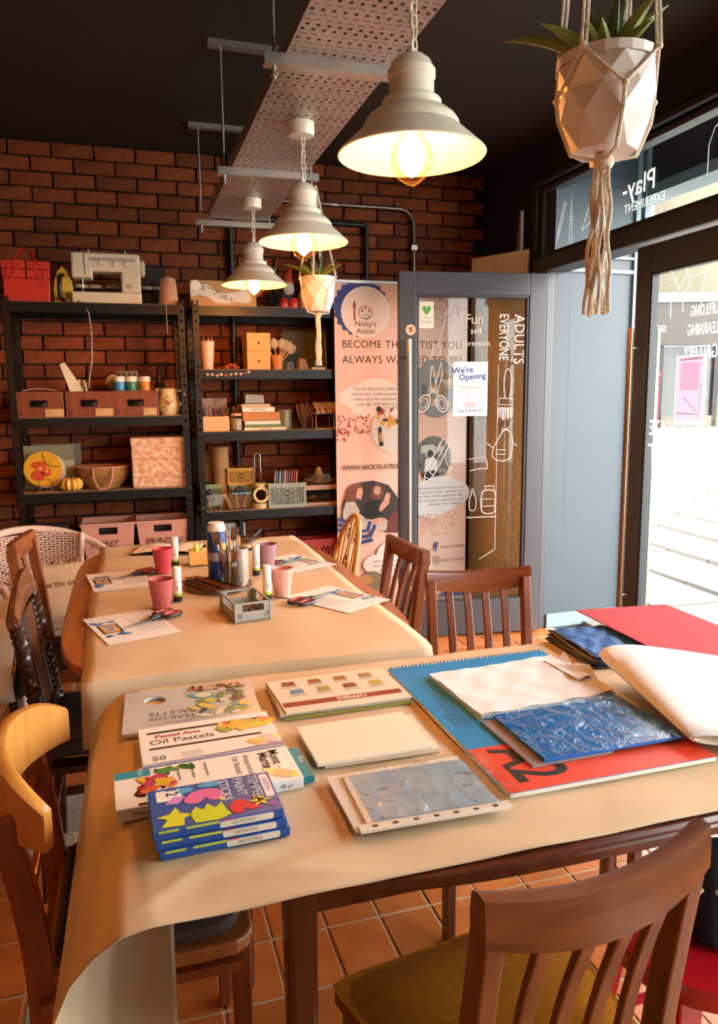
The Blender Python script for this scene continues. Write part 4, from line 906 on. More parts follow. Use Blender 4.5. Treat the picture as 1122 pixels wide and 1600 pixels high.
# ---- right unit, top shelf (z 1.93)
t = thing('illustrated_board', 'kraft boxboard with a white wavy hand drawing on the top shelf', 'board', (.585, 4.47, 1.93), rx=-6)
KB = M('kraft_board', '#b98f58', .75)
MB().box(-.19, .18, -.02, .02, 0, .145).build('board', KB, t)
KM = frame((-.19, -.0208, 0), (1, 0, 0), (0, 0, 1))
b = MB(); top_ = [(0, .11), (.05, .125), (.1, .12), (.14, .085), (.2, .075), (.26, .085), (.3, .1), (.34, .09)]; bot_ = [(.34, .03), (.3, .022), (.26, .03), (.2, .018), (.14, .02), (.1, .05), (.05, .065), (0, .05)]
b.flat(top_+bot_, 0, KM); b.build('printed_wave', M('chalk_white', '#d9cdbd', .7), t)
b = MB()
for k in range(40):
    u = rr.uniform(.06, .25); v = (.105 if u < .1 else .07-.1*(u-.1)**2+.02*math.sin(u*20))+rr.uniform(-.015, .02); b.disc(u, v, .003, .0045, .0003, 6, KM)
b.build('printed_specks', M('speck_brown', '#4a2f20', .7), t)
MB().disc(.03, .118, .027, .027, .0006, 24, KM).build('round_label', M('label_white', '#efe9df', .6), t)
t = thing('glass_tumbler', 'clear cut glass tumbler behind the farthest lamp', 'glass', (.86, 4.50, 1.93))
MB().lathe([(0, .004), (.036, .004), (.042, .09), (.040, .09), (.034, .01), (0, .01)], 16).build('glass_body', JARG, t)
t = thing('slim_bottle', 'slim dark bottle on the top right shelf', 'bottle', (.905, 4.60, 1.93))
MB().lathe([(0, 0), (.025, 0), (.025, .16), (.01, .2), (.009, .25), (.012, .262), (0, .265)], 16).build('bottle_body', M('dark_glass', '#2a2018', .12), t, smooth=True)
t = thing('gnome_figure', 'small gnome figurine with a red pointed hat', 'figurine', (.985, 4.62, 1.93))
MB().lathe([(0, 0), (.05, 0), (.058, .05), (.05, .1), (.03, .14), (0, .145)], 18).build('blue_coat', M('gnome_blue', '#3a4a6a', .6), t, smooth=True)
MB().sphere((0, -.02, .15), (.036, .03, .034), 12, 8).build('head', M('gnome_skin', '#c58f70', .6), t, smooth=True)
MB().sphere((0, -.04, .125), (.034, .02, .038), 12, 8).build('beard', M('gnome_beard', '#cfc6ba', .8), t, smooth=True)
MB().tube([(0, 0, .165), (.0, 0, .20), (.01, 0, .235), (.025, 0, .262)], [.042, .034, .018, .002], 14).build('hat', M('gnome_red', '#b0301c', .6), t, smooth=True)
for x, y, hx, lb in ((.93, 4.46, '#a3241c', 'small red jar on the top right shelf, left one'), (.985, 4.45, '#b3302a', 'small red jar on the top right shelf, right one'), (1.06, 4.50, '#c07a74', 'pink round vase behind the small planter')):
    t = thing('small_red_jar' if y < 4.49 else 'pink_vase', lb, 'jar', (x, y, 1.93))
    r_ = .028 if y < 4.49 else .04; h_ = .06 if y < 4.49 else .11
    MB().lathe([(0, 0), (r_*.85, 0), (r_, h_*.4), (r_*.8, h_*.85), (r_*.6, h_), (0, h_)], 18).build('body', M('c'+hx, hx, .3), t, smooth=True)
t = thing('brown_bowl', 'upturned brown bowl high on the top right shelf', 'bowl', (1.21, 4.58, 2.05))
t.location.z = 1.93
MB().box(-.07, .07, -.07, .07, 0, .21).build('plinth_box', M('dark_box', '#3a2c24', .7), t, bevel=.004)
MB().lathe([(.085, .21), (.083, .26), (.066, .32), (.03, .35), (0, .355)], 24).build('bowl_body', M('brown_felt', '#6b3a20', .7), t, smooth=True)
# ---- right unit, second shelf (z 1.58)
t = thing('tall_tumbler', 'tall pale pink tumbler on the second shelf', 'tumbler', (.478, 4.48, 1.58))
MB().lathe([(0, 0), (.030, 0), (.042, .158), (.044, .16), (.04, .16), (.03, .01), (0, .01)], 28).build('cup_body', M('blush_plastic', '#dba98c', .45), t, smooth=True)
txt('printed_text', '3', .045, frame((.002, -.041, .07), (1, 0, 0), (0, 0, 1)), M('print_cream', '#efd9c4', .5), t)
for k in range(3):
    p_ = thing('pencil_in_tumbler', nth(k)+' short pencil in the tall pink tumbler', 'pencil', (.468+.01*k, 4.48, 1.6), ry=(-4, 3, 6)[k], group='pencils in the tall tumbler')
    MB().tube([(0, 0, 0), (0, 0, .155), (0, 0, .168)], [.003, .003, .0006], 6).build('shaft', M('pencil_tan', '#c58f5c', .5), p_)
t = thing('fabric_flower', 'rust coloured fabric flower lying on the second shelf', 'flower', (.615, 4.47, 1.58))
for k in range(11):
    a = 2.4*k; ln = .05 if k < 6 else .038; up = .25 if k < 6 else .8
    P = [(math.cos(a)*ln*s*(1-up*.3), math.sin(a)*ln*s*(1-up*.3), .006+ln*up*s*(1.3-.4*s)) for s in (0, .35, .7, 1)]
    MB().tube(P, [.006, .014, .011, .001], 6, m=Matrix.Diagonal((1, 1, 1, 1))).build('petal', M('rust_petal', '#9a4426', .7), t, smooth=True)
CARD = M('kraft_box', '#d39a5c', .75)
for k, lb in enumerate(('lower kraft cardboard drawer box with finger hole', 'upper kraft cardboard drawer box with finger hole')):
    t = thing('cardboard_box', lb, 'box', (.766, 4.50, 1.58+k*.105), (0, 1)[k], group='stacked kraft boxes')
    MB().box(-.067, .067, -.07, .1, 0, .07).build('box_body', CARD, t); MB().box(-.069, .069, -.072, .102, .06, .1035).build('lid', CARD, t, bevel=.0015)
    MB().disc(.0, .047, .007, .007, .0, 14, frame((0, -.0705, 0), (1, 0, 0), (0, 0, 1))).build('finger_hole', M('hole_dark', '#2a160c', .8), t)
t = thing('brush_pot', 'tan pot of brushes and sponges on the second shelf', 'pot', (.885, 4.48, 1.58))
MB().lathe([(0, 0), (.028, 0), (.038, .085), (.035, .085), (.026, .01), (0, .01)], 20).build('pot_body', M('tan_pottery', '#b9783c', .5), t, smooth=True)
for k, (a, ang) in enumerate(((0, -26), (60, -8), (140, 12), (200, 30), (280, 42), (330, 22))):
    p_ = thing('foam_brush', nth(k)+' pale brush fanned out of the tan pot', 'brush', (.885, 4.48, 1.60), ry=ang, rz=(-4+3*k), group='brushes in the tan pot')
    MB().tube([(0, 0, 0), (0, 0, .11)], .004, 6).build('stick', M('pencil_tan', '#c58f5c', .5), p_)
    MB().sphere((0, 0, .135), (.024, .012, .032), 10, 8).build('head', M('brush_grey', '#a89a80', .9), p_, smooth=True)
t = thing('framed_card', 'tiny black card with a white drawing beside the brush pot', 'card', (.955, 4.45, 1.58), rx=-8)
MB().box(-.022, .022, -.003, .003, 0, .045).build('card', M('black_card', '#16110f', .6), t); MB().stroke(circ(0, .022, .012, 12), .002, 0, frame((0, -.0035, 0), (1, 0, 0), (0, 0, 1)), True).stroke([(-.018, .005), (.018, .005), (.018, .04), (-.018, .04)], .0015, 0, frame((0, -.0035, 0), (1, 0, 0), (0, 0, 1)), True).build('chalk_drawing', WHITEINK, t)
t = thing('serving_tray', 'olive tray with rounded corners leaning at the back of the shelf', 'tray', (1.10, 4.70, 1.58), rx=-7)
MB().prism(rrect(-.14, .14, 0, .25, .025), -.004, .004, frame((0, 0, 0), (1, 0, 0), (0, 0, 1))).build('tray_base', M('olive_tray', '#4f4526', .5), t); MB().tube([(x, -.006, z) for x, z in rrect(-.14, .14, 0.004, .25, .025)], .006, 6, closed=True).build('rim', M('tray_rim', '#4a5148', .4), t, smooth=True)
t = thing('wood_wedge', 'blurred wooden block leaning on the tray', 'block', (1.03, 4.47, 1.58), 12); MB().prism([(-.03, 0), (.04, 0), (.015, .06), (-.02, .07)], -.02, .02, frame((0, 0, 0), (1, 0, 0), (0, 0, 1))).build('block', M('tan_wood2', '#8a5f34', .6), t)
t = thing('tape_stack', 'pale tape dispenser lying at the end of the shelf', 'tape', (1.13, 4.45, 1.58)); MB().box(-.05, .03, -.03, .03, 0, .014).build('base', M('pale_plastic', '#b9a98c', .5), t, bevel=.002); MB().lathe([(.014, 0), (.026, 0), (.026, .02), (.014, .02)], 18, frame((-.01, .01, .04), (1, 0, 0), (0, 0, 1)), closed=True).build('roll', M('dark_roll', '#2c2622', .5), t, smooth=30)
gl = thing('bead_garland', 'string of pastel felt balls along the second shelf edge', 'garland', (.575, 4.372, 1.57))
gx = (-.115, -.088, -.06, -.038, -.012, .016, .044, .072, .118); gzv = (-.02, -.02, -.026, -.02, -.024, -.02, -.016, -.018, -.006)
MB().tube([(x, 0, z) for x, z in zip(gx, gzv)], .0008, 5).build('string', WIRE, gl)
for k, (x, z) in enumerate(zip(gx, gzv)): MB().sphere((x, -.004, z), .0085, 10, 8).build('ball', M('felt'+str(k % 5), ('#9aa0a4', '#d8b0a0', '#c79ab8', '#e2c79c', '#b45a4c')[k % 5], .9), gl, smooth=True)
# ---- right unit, third shelf (z 1.23)
t = thing('scalloped_box', 'peach box with scalloped rim holding pens', 'box', (.507, 4.48, 1.23))
PE = M('peach_plastic', '#dca26c', .5)
P = [(-.075, 0), (.075, 0), (.075, .08)]
for k in range(7):
    for i in range(5): a = math.pi*i/4; P.append((.075-.0214*(k+.5)+.0107*math.cos(a), .08+.006*math.sin(a)))
P += [(-.075, .08)]
for y in (-.05, .05): MB().prism(P, -.0015, .0015, frame((0, y, 0), (1, 0, 0), (0, 0, 1))).build('scalloped_side', PE, t)
for x in (-.074, .074): MB().box(x-.0015, x+.0015, -.05, .05, 0, .08).build('end_side', PE, t)
MB().box(-.075, .075, -.05, .05, 0, .003).build('bottom', PE, t)
for k in range(12):
    p_ = thing('felt_pen', nth(k)+' felt pen in the scalloped peach box', 'pen', (.447+.011*k, 4.48+rr.uniform(-.03, .03), 1.234), rx=rr.uniform(-6, 6), ry=rr.uniform(-6, 6), group='felt pens in the scalloped box')
    cc = ('#1c1816', '#1c1816', '#2a2a2c', '#a3281c', '#3a5a2a', '#1c1816', '#8a1c1c')[k % 7]
    MB().tube([(0, 0, 0), (0, 0, .085)], .0045, 7).build('barrel', M('pen_barrel', '#2b2320', .4), p_); MB().tube([(0, 0, .085), (0, 0, rr.uniform(.118, .13))], .005, 7).build('cap', M('pen'+cc, cc, .4), p_)
t = thing('picture_card', 'floral greetings card leaning behind the pens', 'card', (.525, 4.63, 1.23), rx=-8); MB().box(-.075, .075, -.002, .002, 0, .19).build('card', M('floral_card', '#8a5a48', .8, hx2='#c9a58c', vs_=40), t)
jj = jar('small jar with peach lid holding craft bits', .625, 4.45, 1.23, .038, .1, M('peach_lid', '#d9a27c', .5), M('rust_bits', '#a06848', .8, hx2='#d9c0a4', vs_=90))
for k in range(6):
    p_ = thing('wooden_stick', nth(k)+' thin stick in the mug behind the peach-lidded jar', 'stick', (.61+.015*k, 4.53+.006*(k % 2), 1.25), rx=rr.uniform(-5, 5), ry=rr.uniform(-7, 7), group='sticks behind the jar'); MB().tube([(0, 0, 0), (0, 0, rr.uniform(.1, .13))], .003, 6).build('shaft', M('pencil_tan', '#c58f5c', .5), p_)
t = thing('stick_mug', 'peach mug holding thin wooden sticks', 'mug', (.648, 4.53, 1.23)); MB().lathe([(0, 0), (.045, 0), (.045, .085), (.042, .085), (.042, .004), (0, .004)], 20).build('mug_body', PE, t, smooth=True)
def book(label, x0, x1, y0, y1, z, h, hx, rz=0, title=None, tcol='#2a2420', pages='#e2d3b8', grp='books on the third shelf', tsz=None):
    t = thing('book', label, 'book', ((x0+x1)/2, (y0+y1)/2, z), rz, grp); a, c = (x1-x0)/2, (y1-y0)/2; cm = M('cover'+hx, hx, .5)
    MB().box(-a, a, -c, c, 0, .0025).box(-a, a, -c, c, h-.0025, h).box(-a, a, -c, -c+.003, .0, h).build('cover', cm, t)
    MB().box(-a+.004, a-.004, -c+.003, c-.004, .0025, h-.0025).build('pages', M('pages'+pages, pages, .8), t)
    if title: txt('spine_title', title, tsz or h*.75, frame((0, -c-.0006, h*.22), (1, 0, 0), (0, 0, 1)), M('tc'+tcol, tcol, .6), t)
    return t
z = 1.23
for lb, x0, x1, h, hx, ti, tc_ in (('cream book at the bottom of the shelf pile', .667, .915, .018, '#d9c7a0', 'Paper Model', '#2a2420'), ('thin green book in the shelf pile', .672, .895, .014, '#5f7a3c', None, ''), ('thin white book in the middle of the shelf pile', .672, .882, .022, '#e0d3c2', None, ''), ('thick orange brown book in the shelf pile', .662, .878, .05, '#b0702c', None, ''), ('white book with dark title near the top of the pile', .662, .85, .028, '#e2d8c6', 'RAFTING', '#2a2420'), ('slim tan book at the top of the shelf pile', .655, .825, .018, '#c9a878', None, '')):
    book(lb, x0, x1, 4.42, 4.57, z, h, hx, rr.uniform(-2, 2), ti, tc_ or '#2a2420'); z += h+.0005
o = MB().prism([(-.06, 0), (.055, 0), (.055, .05), (-.055, .055)], -.0015, .0015, frame((0, 0, 0), (1, 0, 0), (0, 0, 1))).build('white_card', M('white_card_old', '#cfc6b6', .7)); o.location = (.77, 4.64, 1.385); o.rotation_euler.x = math.radians(-8); tag(o, 'white card propped behind the pile of books', 'card')
t = thing('card_stand_block', 'dark box behind the pile of books', 'box', (.77, 4.66, 1.23)); MB().box(-.08, .08, -.04, .04, 0, .154).build('block', M('dark_box', '#3a2c24', .7), t); 
t = thing('metal_tin', 'ribbed grey metal tin beside the books', 'tin', (.925, 4.52, 1.23)); MB().lathe([(0, 0), (.046, 0), (.048, .004)] + [(.046+.0015*(i % 2), .02+i*.012) for i in range(8)] + [(.048, .116), (.045, .118), (.045, .01), (0, .01)], 24).build('tin_body', M('old_tin', '#7a7052', .45, .5), t, smooth=True)
for k in range(3): p_ = thing('pen_in_tin', nth(k)+' pen standing in the ribbed grey tin', 'pen', (.91+.014*k, 4.52, 1.245), rx=-4+3*k, ry=3*k-3, group='pens in the grey tin'); MB().tube([(0, 0, 0), (0, 0, .12), (0, 0, .13)], [.004, .004, .001], 6).build('barrel', M('pen#1c1816', '#1c1816', .4), p_)
t = thing('wire_pot', 'open wire pot holding a sheaf of thin brown sticks', 'pot', (1.035, 4.48, 1.23))
for k in range(6): MB().tube([(.03*math.cos(2*math.pi*i/20), .03*math.sin(2*math.pi*i/20), .004+k*.014) for i in range(20)], .0012, 5, closed=True).build('wire_ring', BPIPE, t)
for k in range(12): a = 2*math.pi*k/12; MB().tube([(.03*math.cos(a), .03*math.sin(a), 0), (.03*math.cos(a), .03*math.sin(a), .075)], .001, 5).build('wire_upright', BPIPE, t)
for k in range(22):
    p_ = thing('reed_stick', 'thin brown reed stick in the wire pot', 'stick', (1.035+rr.uniform(-.012, .012), 4.48+rr.uniform(-.012, .012), 1.234), rx=rr.uniform(-13, 13), ry=rr.uniform(-20, 22), group='reed sticks in the wire pot')
    MB().tube([(0, 0, 0), (0, 0, rr.uniform(.13, .16))], .0022, 5).build('shaft', M('reed', '#7a4c30', .7), p_)
t = thing('marker_rack', 'row of marker pens on a white wire rack', 'rack', (1.18, 4.50, 1.23))
RK = M('white_wire', '#b9b0a0', .4)
b = MB()
for y in (-.05, .05): b.tube([(-.075, y, 0), (.09, y, 0), (.09, y, .09), (-.075, y, .09), (-.075, y, 0)], .003, 6).tube([(.035, y, 0), (.035, y, .09)], .003, 6)
for x in (-.075, .09): b.tube([(x, -.05, .09), (x, .05, .09)], .003, 6).tube([(x, -.05, 0.003), (x, .05, 0.003)], .003, 6)
b.build('wire_frame', RK, t)
MB().box(-.078, .092, -.05, .05, .093, .097).build('top_plate', RK, t)
for k in range(9):
    p_ = thing('marker_pen', nth(k)+' marker pen on the white wire rack', 'pen', (1.112+.0165*k, 4.435, 1.336), group='marker pens on the wire rack', rx=-65); hx = ('#c9b8a0', '#b9482c', '#d9c9ae', '#8a5a38', '#c9a06c')[k % 5]
    MB().tube([(0, 0, 0), (0, 0, .11)], .0065, 8).build('barrel', M('marker_body', '#cbb79c', .4), p_); MB().tube([(0, 0, -.012), (0, 0, .028)], .0072, 8).build('cap', M('mk'+hx, hx, .4), p_)
# ---- right unit, fourth shelf (z .768)
t = thing('paper_roll', 'upright roll of brown kraft paper at the back of the shelf', 'paper roll', (.545, 4.60, .768)); MB().lathe([(.012, 0), (.047, 0), (.047, .36), (.012, .36)], 24, closed=True).build('roll', M('kraft_roll', '#a8794c', .8), t, smooth=30)
o = MB().box(-.03, .03, -.002, .002, 0, .34).build('long_card_strip', M('tan_strip', '#8f6a44', .8)); o.location = (.47, 4.64, .768); o.rotation_euler = (math.radians(-6), 0, 0); tag(o, 'tall tan card strip left of the kraft paper roll', 'card')
def crate(name, label, x, y, z, a, d, h, mat, rz=0, rows=4, cols=7, group=None, slot=.5, slant=.35, handle=False):
    t = thing(name, label, 'crate', (x, y, z), rz, group)
    def lat(m, wd, nm):
        b = MB(); th = .0025
        b.box(-wd, wd, -th, 0, 0, h*.14, m).box(-wd, wd, -th, 0, h*.82, h, m).box(-wd, -wd*.86, -th, 0, h*.14, h*.82, m).box(wd*.86, wd, -th, 0, h*.14, h*.82, m).box(-wd*.06, wd*.06, -th, 0, h*.14, h*.82, m)
        rh = h*.68/rows
        for r in range(rows):
            z0 = h*.14+rh*r
            if r: b.box(-wd*.86, wd*.86, -th, 0, z0-rh*.14, z0+rh*.14, m)
            for s in (-1, 1):
                for k in range(cols+1):
                    xx = s*wd*(.06+.8*k/cols); sl = s*wd*.8/cols*slant; ww = wd*.8/cols*slot*.5
                    b.add([(xx-ww-sl, 0, z0), (xx+ww-sl, 0, z0), (xx+ww+sl, 0, z0+rh), (xx-ww+sl, 0, z0+rh), (xx-ww-sl, -th, z0), (xx+ww-sl, -th, z0), (xx+ww+sl, -th, z0+rh), (xx-ww+sl, -th, z0+rh)], [(0, 1, 2, 3), (7, 6, 5, 4), (0, 3, 7, 4), (1, 5, 6, 2)], m)
        b.build(nm, mat, t)
    lat(TR(0, -d), a, 'lattice_side'); lat(TR(0, d, 0, 180), a, 'lattice_side'); lat(TR(-a, 0, 0, -90), d, 'lattice_end'); lat(TR(a, 0, 0, 90), d, 'lattice_end')
    MB().box(-a, a, -d, d, 0, .004).build('bottom', mat, t)
    b = MB(); e = .004; b.box(-a-e, a+e, -d-e, -d, h-.012, h+.002).box(-a-e, a+e, d, d+e, h-.012, h+.002).box(-a-e, -a, -d, d, h-.012, h+.002).box(a, a+e, -d, d, h-.012, h+.002); b.build('rim', mat, t, bevel=.001)
    return t
crate('small_folding_crate', 'green plastic crate behind the toy trolley', .475, 4.60, .768, .06, .05, .14, M('sage_plastic', '#7f8a54', .5), rows=4, cols=5)
crate('small_folding_crate', 'small green crate under the yellow crate', .66, 4.60, .768, .075, .06, .13, M('sage_plastic', '#7f8a54', .5), rows=3, cols=5)
crate('small_folding_crate', 'yellow plastic crate on top of the small green crate', .655, 4.60, .901, .078, .062, .1, M('ochre_plastic', '#c58a2c', .5), rows=3, cols=5)
crate('folding_crate', 'pale grey green plastic crate of coloured card', .908, 4.49, .768, .112, .09, .145, M('grey_green_plastic', '#8f9686', .5), rows=4, cols=7)
for k in range(10):
    hx = ('#b9b0a8', '#5a7f9c', '#c9bdb0', '#4f6f92', '#d9c7b8', '#b07a86', '#8a6a90', '#b85a5a', '#9a4444', '#c98a6a')[k]
    o = MB().box(-.0035, .0035, -.05, .05, 0, .205).build('card_sheet', M('cs'+hx, hx, .7)); o.location = (.842+.0145*k, 4.49, .774); o.rotation_euler = (0, math.radians(5), math.radians(-14)); tag(o, nth(k)+' coloured card standing in the grey green crate', 'card', 'coloured cards in the crate')
t = thing('toy_trolley', 'miniature wire shopping trolley on the shelf', 'trolley', (.482, 4.45, .768), 10)
b = MB(); Rz = .0018
def rect(zc, ax, ay): return [(-ax, -ay, zc), (ax, -ay, zc), (ax, ay, zc), (-ax, ay, zc)]
for k in range(6): zc = .035+k*.011; b.tube(rect(zc, .038+.003*k, .025+.002*k), Rz, 5, closed=True)
for k in range(9):
    s = -1+k/4; b.tube([(s*.038, -.025, .035), (s*.053, -.035, .09)], Rz*.8, 5).tube([(s*.038, .025, .035), (s*.053, .035, .09)], Rz*.8, 5)
for s in (-1, 1): b.tube([(s*.038, -.025, .035), (s*.034, -.025, .012), (-s*.0+.04*s, .02, .012)], Rz, 5).tube([(-.053, s*.033, .09), (-.07, s*.033, .105)], Rz, 5)
b.tube([(-.07, -.033, .105), (-.07, .033, .105)], .003, 6); b.build('wire_basket', M('toy_chrome', '#b3aca0', .3, .8), t)
for x in (-.03, .035):
    for y in (-.022, .022): MB().lathe([(0, 0), (.008, 0), (.008, .005), (0, .005)], 12, frame((x, y, .0085), (1, 0, 0), (0, 0, 1))).build('wheel', BPIPE, t)
t = thing('hole_punch', 'black handheld gadget lying in the toy trolley', 'gadget', (.475, 4.45, .815), ry=-20); MB().box(-.018, .018, -.012, .012, 0, .08).build('body', BPIPE, t, bevel=.006)
t = thing('wire_basket', 'small wire basket of craft odds and ends', 'basket', (.62, 4.45, .768), 0)
b = MB()
for k in range(6): b.tube(rect(.003+k*.015, .058+.003*k, .04+.002*k), .0016, 5, closed=True)
for k in range(13):
    s = -1+k/6; b.tube([(s*.058, -.04, .003), (s*.073, -.05, .078)], .0013, 5)
b.build('wire_cage', M('copper_wire', '#8a5a3c', .4, .6), t)
for k in range(5): o = MB().box(-.01, .01, -.006, .006, 0, .095).build('wood_strip', M('strip'+str(k % 2), ('#b08858', '#7a5238')[k % 2], .7)); o.location = (.58+.018*k, 4.45, .775); o.rotation_euler = (0, math.radians(-24+10*k), 0); tag(o, nth(k)+' wooden strip standing in the small wire basket', 'strip', 'wood strips in the wire basket')
t = thing('blue_notebook', 'slim blue notepad lying across the wire basket', 'notepad', (.635, 4.44, .861)); MB().box(-.055, .055, -.03, .03, 0, .006).build('pad', M('pale_blue', '#6f9fb8', .5), t)
t = thing('black_punch', 'black craft punch on the blue notepad', 'gadget', (.635, 4.44, .868)); MB().prism([(-.04, 0), (.04, 0), (.03, .02), (.0, .038), (-.03, .03)], -.018, .018, frame((0, 0, 0), (1, 0, 0), (0, 0, 1))).build('body', BPIPE, t, bevel=.004)
TP = M('masking_tape', '#cfae78', .65)
def tape(label, x, y, z, r, h, rx=0): 
    t = thing('masking_tape', label, 'tape', (x, y, z), rx=rx, group='masking tape rolls'); MB().lathe([(r*.72, 0), (r, 0), (r, h), (r*.72, h)], 28, closed=True).build('tape_roll', TP, t, smooth=30); MB().lathe([(r*.68, .0005), (r*.72, .0005), (r*.72, h-.0005), (r*.68, h-.0005)], 28, closed=True).build('card_core', M('core', '#a07a4c', .8), t, smooth=30)
tape('bottom roll in the pile of masking tape', .752, 4.45, .768, .046, .03); tape('roll of masking tape standing on edge in the pile', .752, 4.43, .845, .047, .025, 78); tape('top roll in the pile of masking tape', .755, 4.46, .893, .040, .022)
t = thing('metal_loop', 'tall narrow metal loop standing behind the tape rolls', 'hook', (.755, 4.53, .768)); MB().tube([(-.018, 0, 0), (-.018, 0, .30)] + [(-.018*math.cos(a), 0, .30+.018*math.sin(a)) for a in (.5, 1.05, 1.57, 2.1, 2.6)] + [(.018, 0, .30), (.018, 0, 0)], .0035, 8).build('loop', STEEL, t, smooth=True); MB().box(-.04, .04, -.03, .03, 0, .006).build('foot', STEEL, t)
CPL = glass('clear_plastic', '#e9dfcf', rough=.1, refl=1.0)
for k, lb in enumerate(('lower clear plastic drawer of craft bits', 'upper clear plastic drawer of shells and bits')):
    t = thing('clear_storage_tray', lb, 'tray', (1.135, 4.50, .768+k*.105), group='clear stacking drawers')
    MB().box(-.11, .11, -.08, .1, 0, .018).build('drawer_base', M('pink_base', '#b98a70', .5), t, bevel=.002)
    for a0_, a1_, b0, b1 in ((-.11, .11, -.08, -.078), (-.11, -.108, -.078, .1), (.108, .11, -.078, .1)): MB().box(a0_, a1_, b0, b1, .018, .095 if k == 0 else .085).build('clear_wall', CPL, t)
    if k == 0: MB().box(-.11, .11, -.08, .1, .095, .105).build('drawer_top', M('pink_base', '#b98a70', .5), t)
    for q in range(6):
        p_ = MB().sphere((0, 0, 0), (rr.uniform(.02, .035), rr.uniform(.015, .03), rr.uniform(.012, .02)), 8, 6).build('craft_bit', M('cb'+str(q % 3), ('#8a5a38', '#c9a478', '#5a3c2c')[q % 3], .8), t); p_.location = (-.08+.032*q, rr.uniform(-.04, .04), .04)
t = thing('shell_bag', 'clear bag with a pale cone shaped piece on the upper drawer', 'bag', (1.12, 4.47, .895)); MB().lathe([(0, .0), (.045, .01), (.035, .05), (.012, .1), (0, .105)], 6).build('cone_piece', M('pale_shell', '#b99a6c', .7), t); MB().sphere((.0, 0, .045), (.07, .05, .045), 10, 8).build('bag_film', CPL, t, smooth=True)
crate('red_crate', 'red plastic crate on the low shelf beside the banner', 1.10, 4.50, .33, .15, .1, .23, M('red_plastic', '#a3201c', .45), rows=4, cols=6)
# ================================================================ TABLES
OAKO = wood('orange_veneer', '#a2561f', '#bd6f2e', .25, st=(9, 1.0, 9), coat=.5); REDW = wood('red_mahogany', '#431a0c', '#5c2711', .3, coat=.4); DARKW = wood('dark_oak', '#2a150d', '#3c2114', .3, coat=.3)
TEAK = wood('teak_wood', '#632a0d', '#8a4417', .35, coat=.3); LIGHTW = wood('beech_wood', '#b87a36', '#cc9148', .35, coat=.35); MIDW = wood('mid_brown_wood', '#7a3f1c', '#97552a', .35, coat=.3); WALN = wood('walnut_wood', '#5a2b10', '#80461e', .4, coat=.2)
TZT = .74
def superellipse(a, b_, n=5.0, k=72):
    P = []
    for i in range(k):
        t = 2*math.pi*i/k; c, s = math.cos(t), math.sin(t)
        P.append((a*math.copysign(abs(c)**(2/n), c), b_*math.copysign(abs(s)**(2/n), s)))
    return P
t = thing('oval_table', 'orange varnished oval dining table at the back', 'table', (.305, 2.73, 0))
MB().prism(superellipse(.52, .85), TZT-.026, TZT).build('table_top', OAKO, t, bevel=.006)
for s in (-1, 1):
    MB().box(s*.33-.012, s*.33+.012, -.62, .62, TZT-.10, TZT-.026).build('apron', OAKO, t); MB().box(-.33, .33, s*.62-.012, s*.62+.012, TZT-.10, TZT-.026).build('apron', OAKO, t)
    for q in (-1, 1): MB().bar((s*.33, q*.62, 0), (s*.33, q*.62, TZT-.026), .035, .035, w2=(.055, .055)).build('leg', MIDW, t, bevel=.008)
t = thing('front_table', 'dark mahogany table in front covered with kraft paper', 'table', (.86, 1.335, 0))
P = superellipse(.76, .435, 4.2)
MB().prism(P, TZT-.022, TZT).build('table_top', REDW, t, bevel=.006)
MB().box(-.66, .40, -.33, -.31, TZT-.085, TZT-.022).build('apron', REDW, t); MB().box(-.66, .40, .31, .33, TZT-.085, TZT-.022).build('apron', REDW, t)
for x in (-.66, .40): MB().box(x-.01, x+.01, -.32, .32, TZT-.085, TZT-.022).build('apron', REDW, t)
for x in (-.648, .372):
    for y in (-.32, .325): MB().bar((x, y, 0), (x, y, TZT-.022), .036, .036, w2=(.05, .05)).build('leg', REDW, t, bevel=.01)
MB().bar((-.12, .31, 0), (-.12, .31, TZT-.022), .03, .03, w2=(.034, .034)).build('gate_leg', REDW, t, bevel=.005)
MB().bar((.44, .30, 0), (.44, .30, TZT-.022), .03, .03, w2=(.034, .034)).build('gate_leg', REDW, t, bevel=.005)
# kraft paper sheets
KRAFT = M('kraft_paper', '#cfb798', .72, hx2='#c8ad8a', vs_=4, bump=.12, bs=7, rnd=0, spec=.3)
def kraft_mat():
    n, l, b_ = nodes(KRAFT)
    tc = n.new('ShaderNodeTexCoord'); t1 = n.new('ShaderNodeTexNoise'); t1.inputs['Scale'].default_value = 5; t1.inputs['Detail'].default_value = 2
    t2 = n.new('ShaderNodeTexNoise'); t2.inputs['Scale'].default_value = 260
    l.new(tc.outputs['Object'], t1.inputs['Vector']); l.new(tc.outputs['Object'], t2.inputs['Vector'])
    b1 = n.new('ShaderNodeBump'); b1.inputs['Strength'].default_value = .45; b1.inputs['Distance'].default_value = .02; l.new(t1.outputs['Fac'], b1.inputs['Height'])
    b2 = n.new('ShaderNodeBump'); b2.inputs['Strength'].default_value = .05; b2.inputs['Distance'].default_value = .002; l.new(t2.outputs['Fac'], b2.inputs['Height']); l.new(b1.outputs['Normal'], b2.inputs['Normal'])
    l.new(b2.outputs['Normal'], b_.inputs['Normal'])
kraft_mat()
def arc_profile(segs, n):      # polyline resampled evenly
    P = [Vector(p) for p in segs]; L = [0]
    for i in range(1, len(P)): L.append(L[-1]+(P[i]-P[i-1]).length)
    out = []
    for k in range(n+1):
        s = L[-1]*k/n; i = 1
        while i < len(L)-1 and L[i] < s: i += 1
        f = (s-L[i-1])/max(1e-9, L[i]-L[i-1]); out.append(P[i-1].lerp(P[i], f))
    return out
rk = random.Random(21)
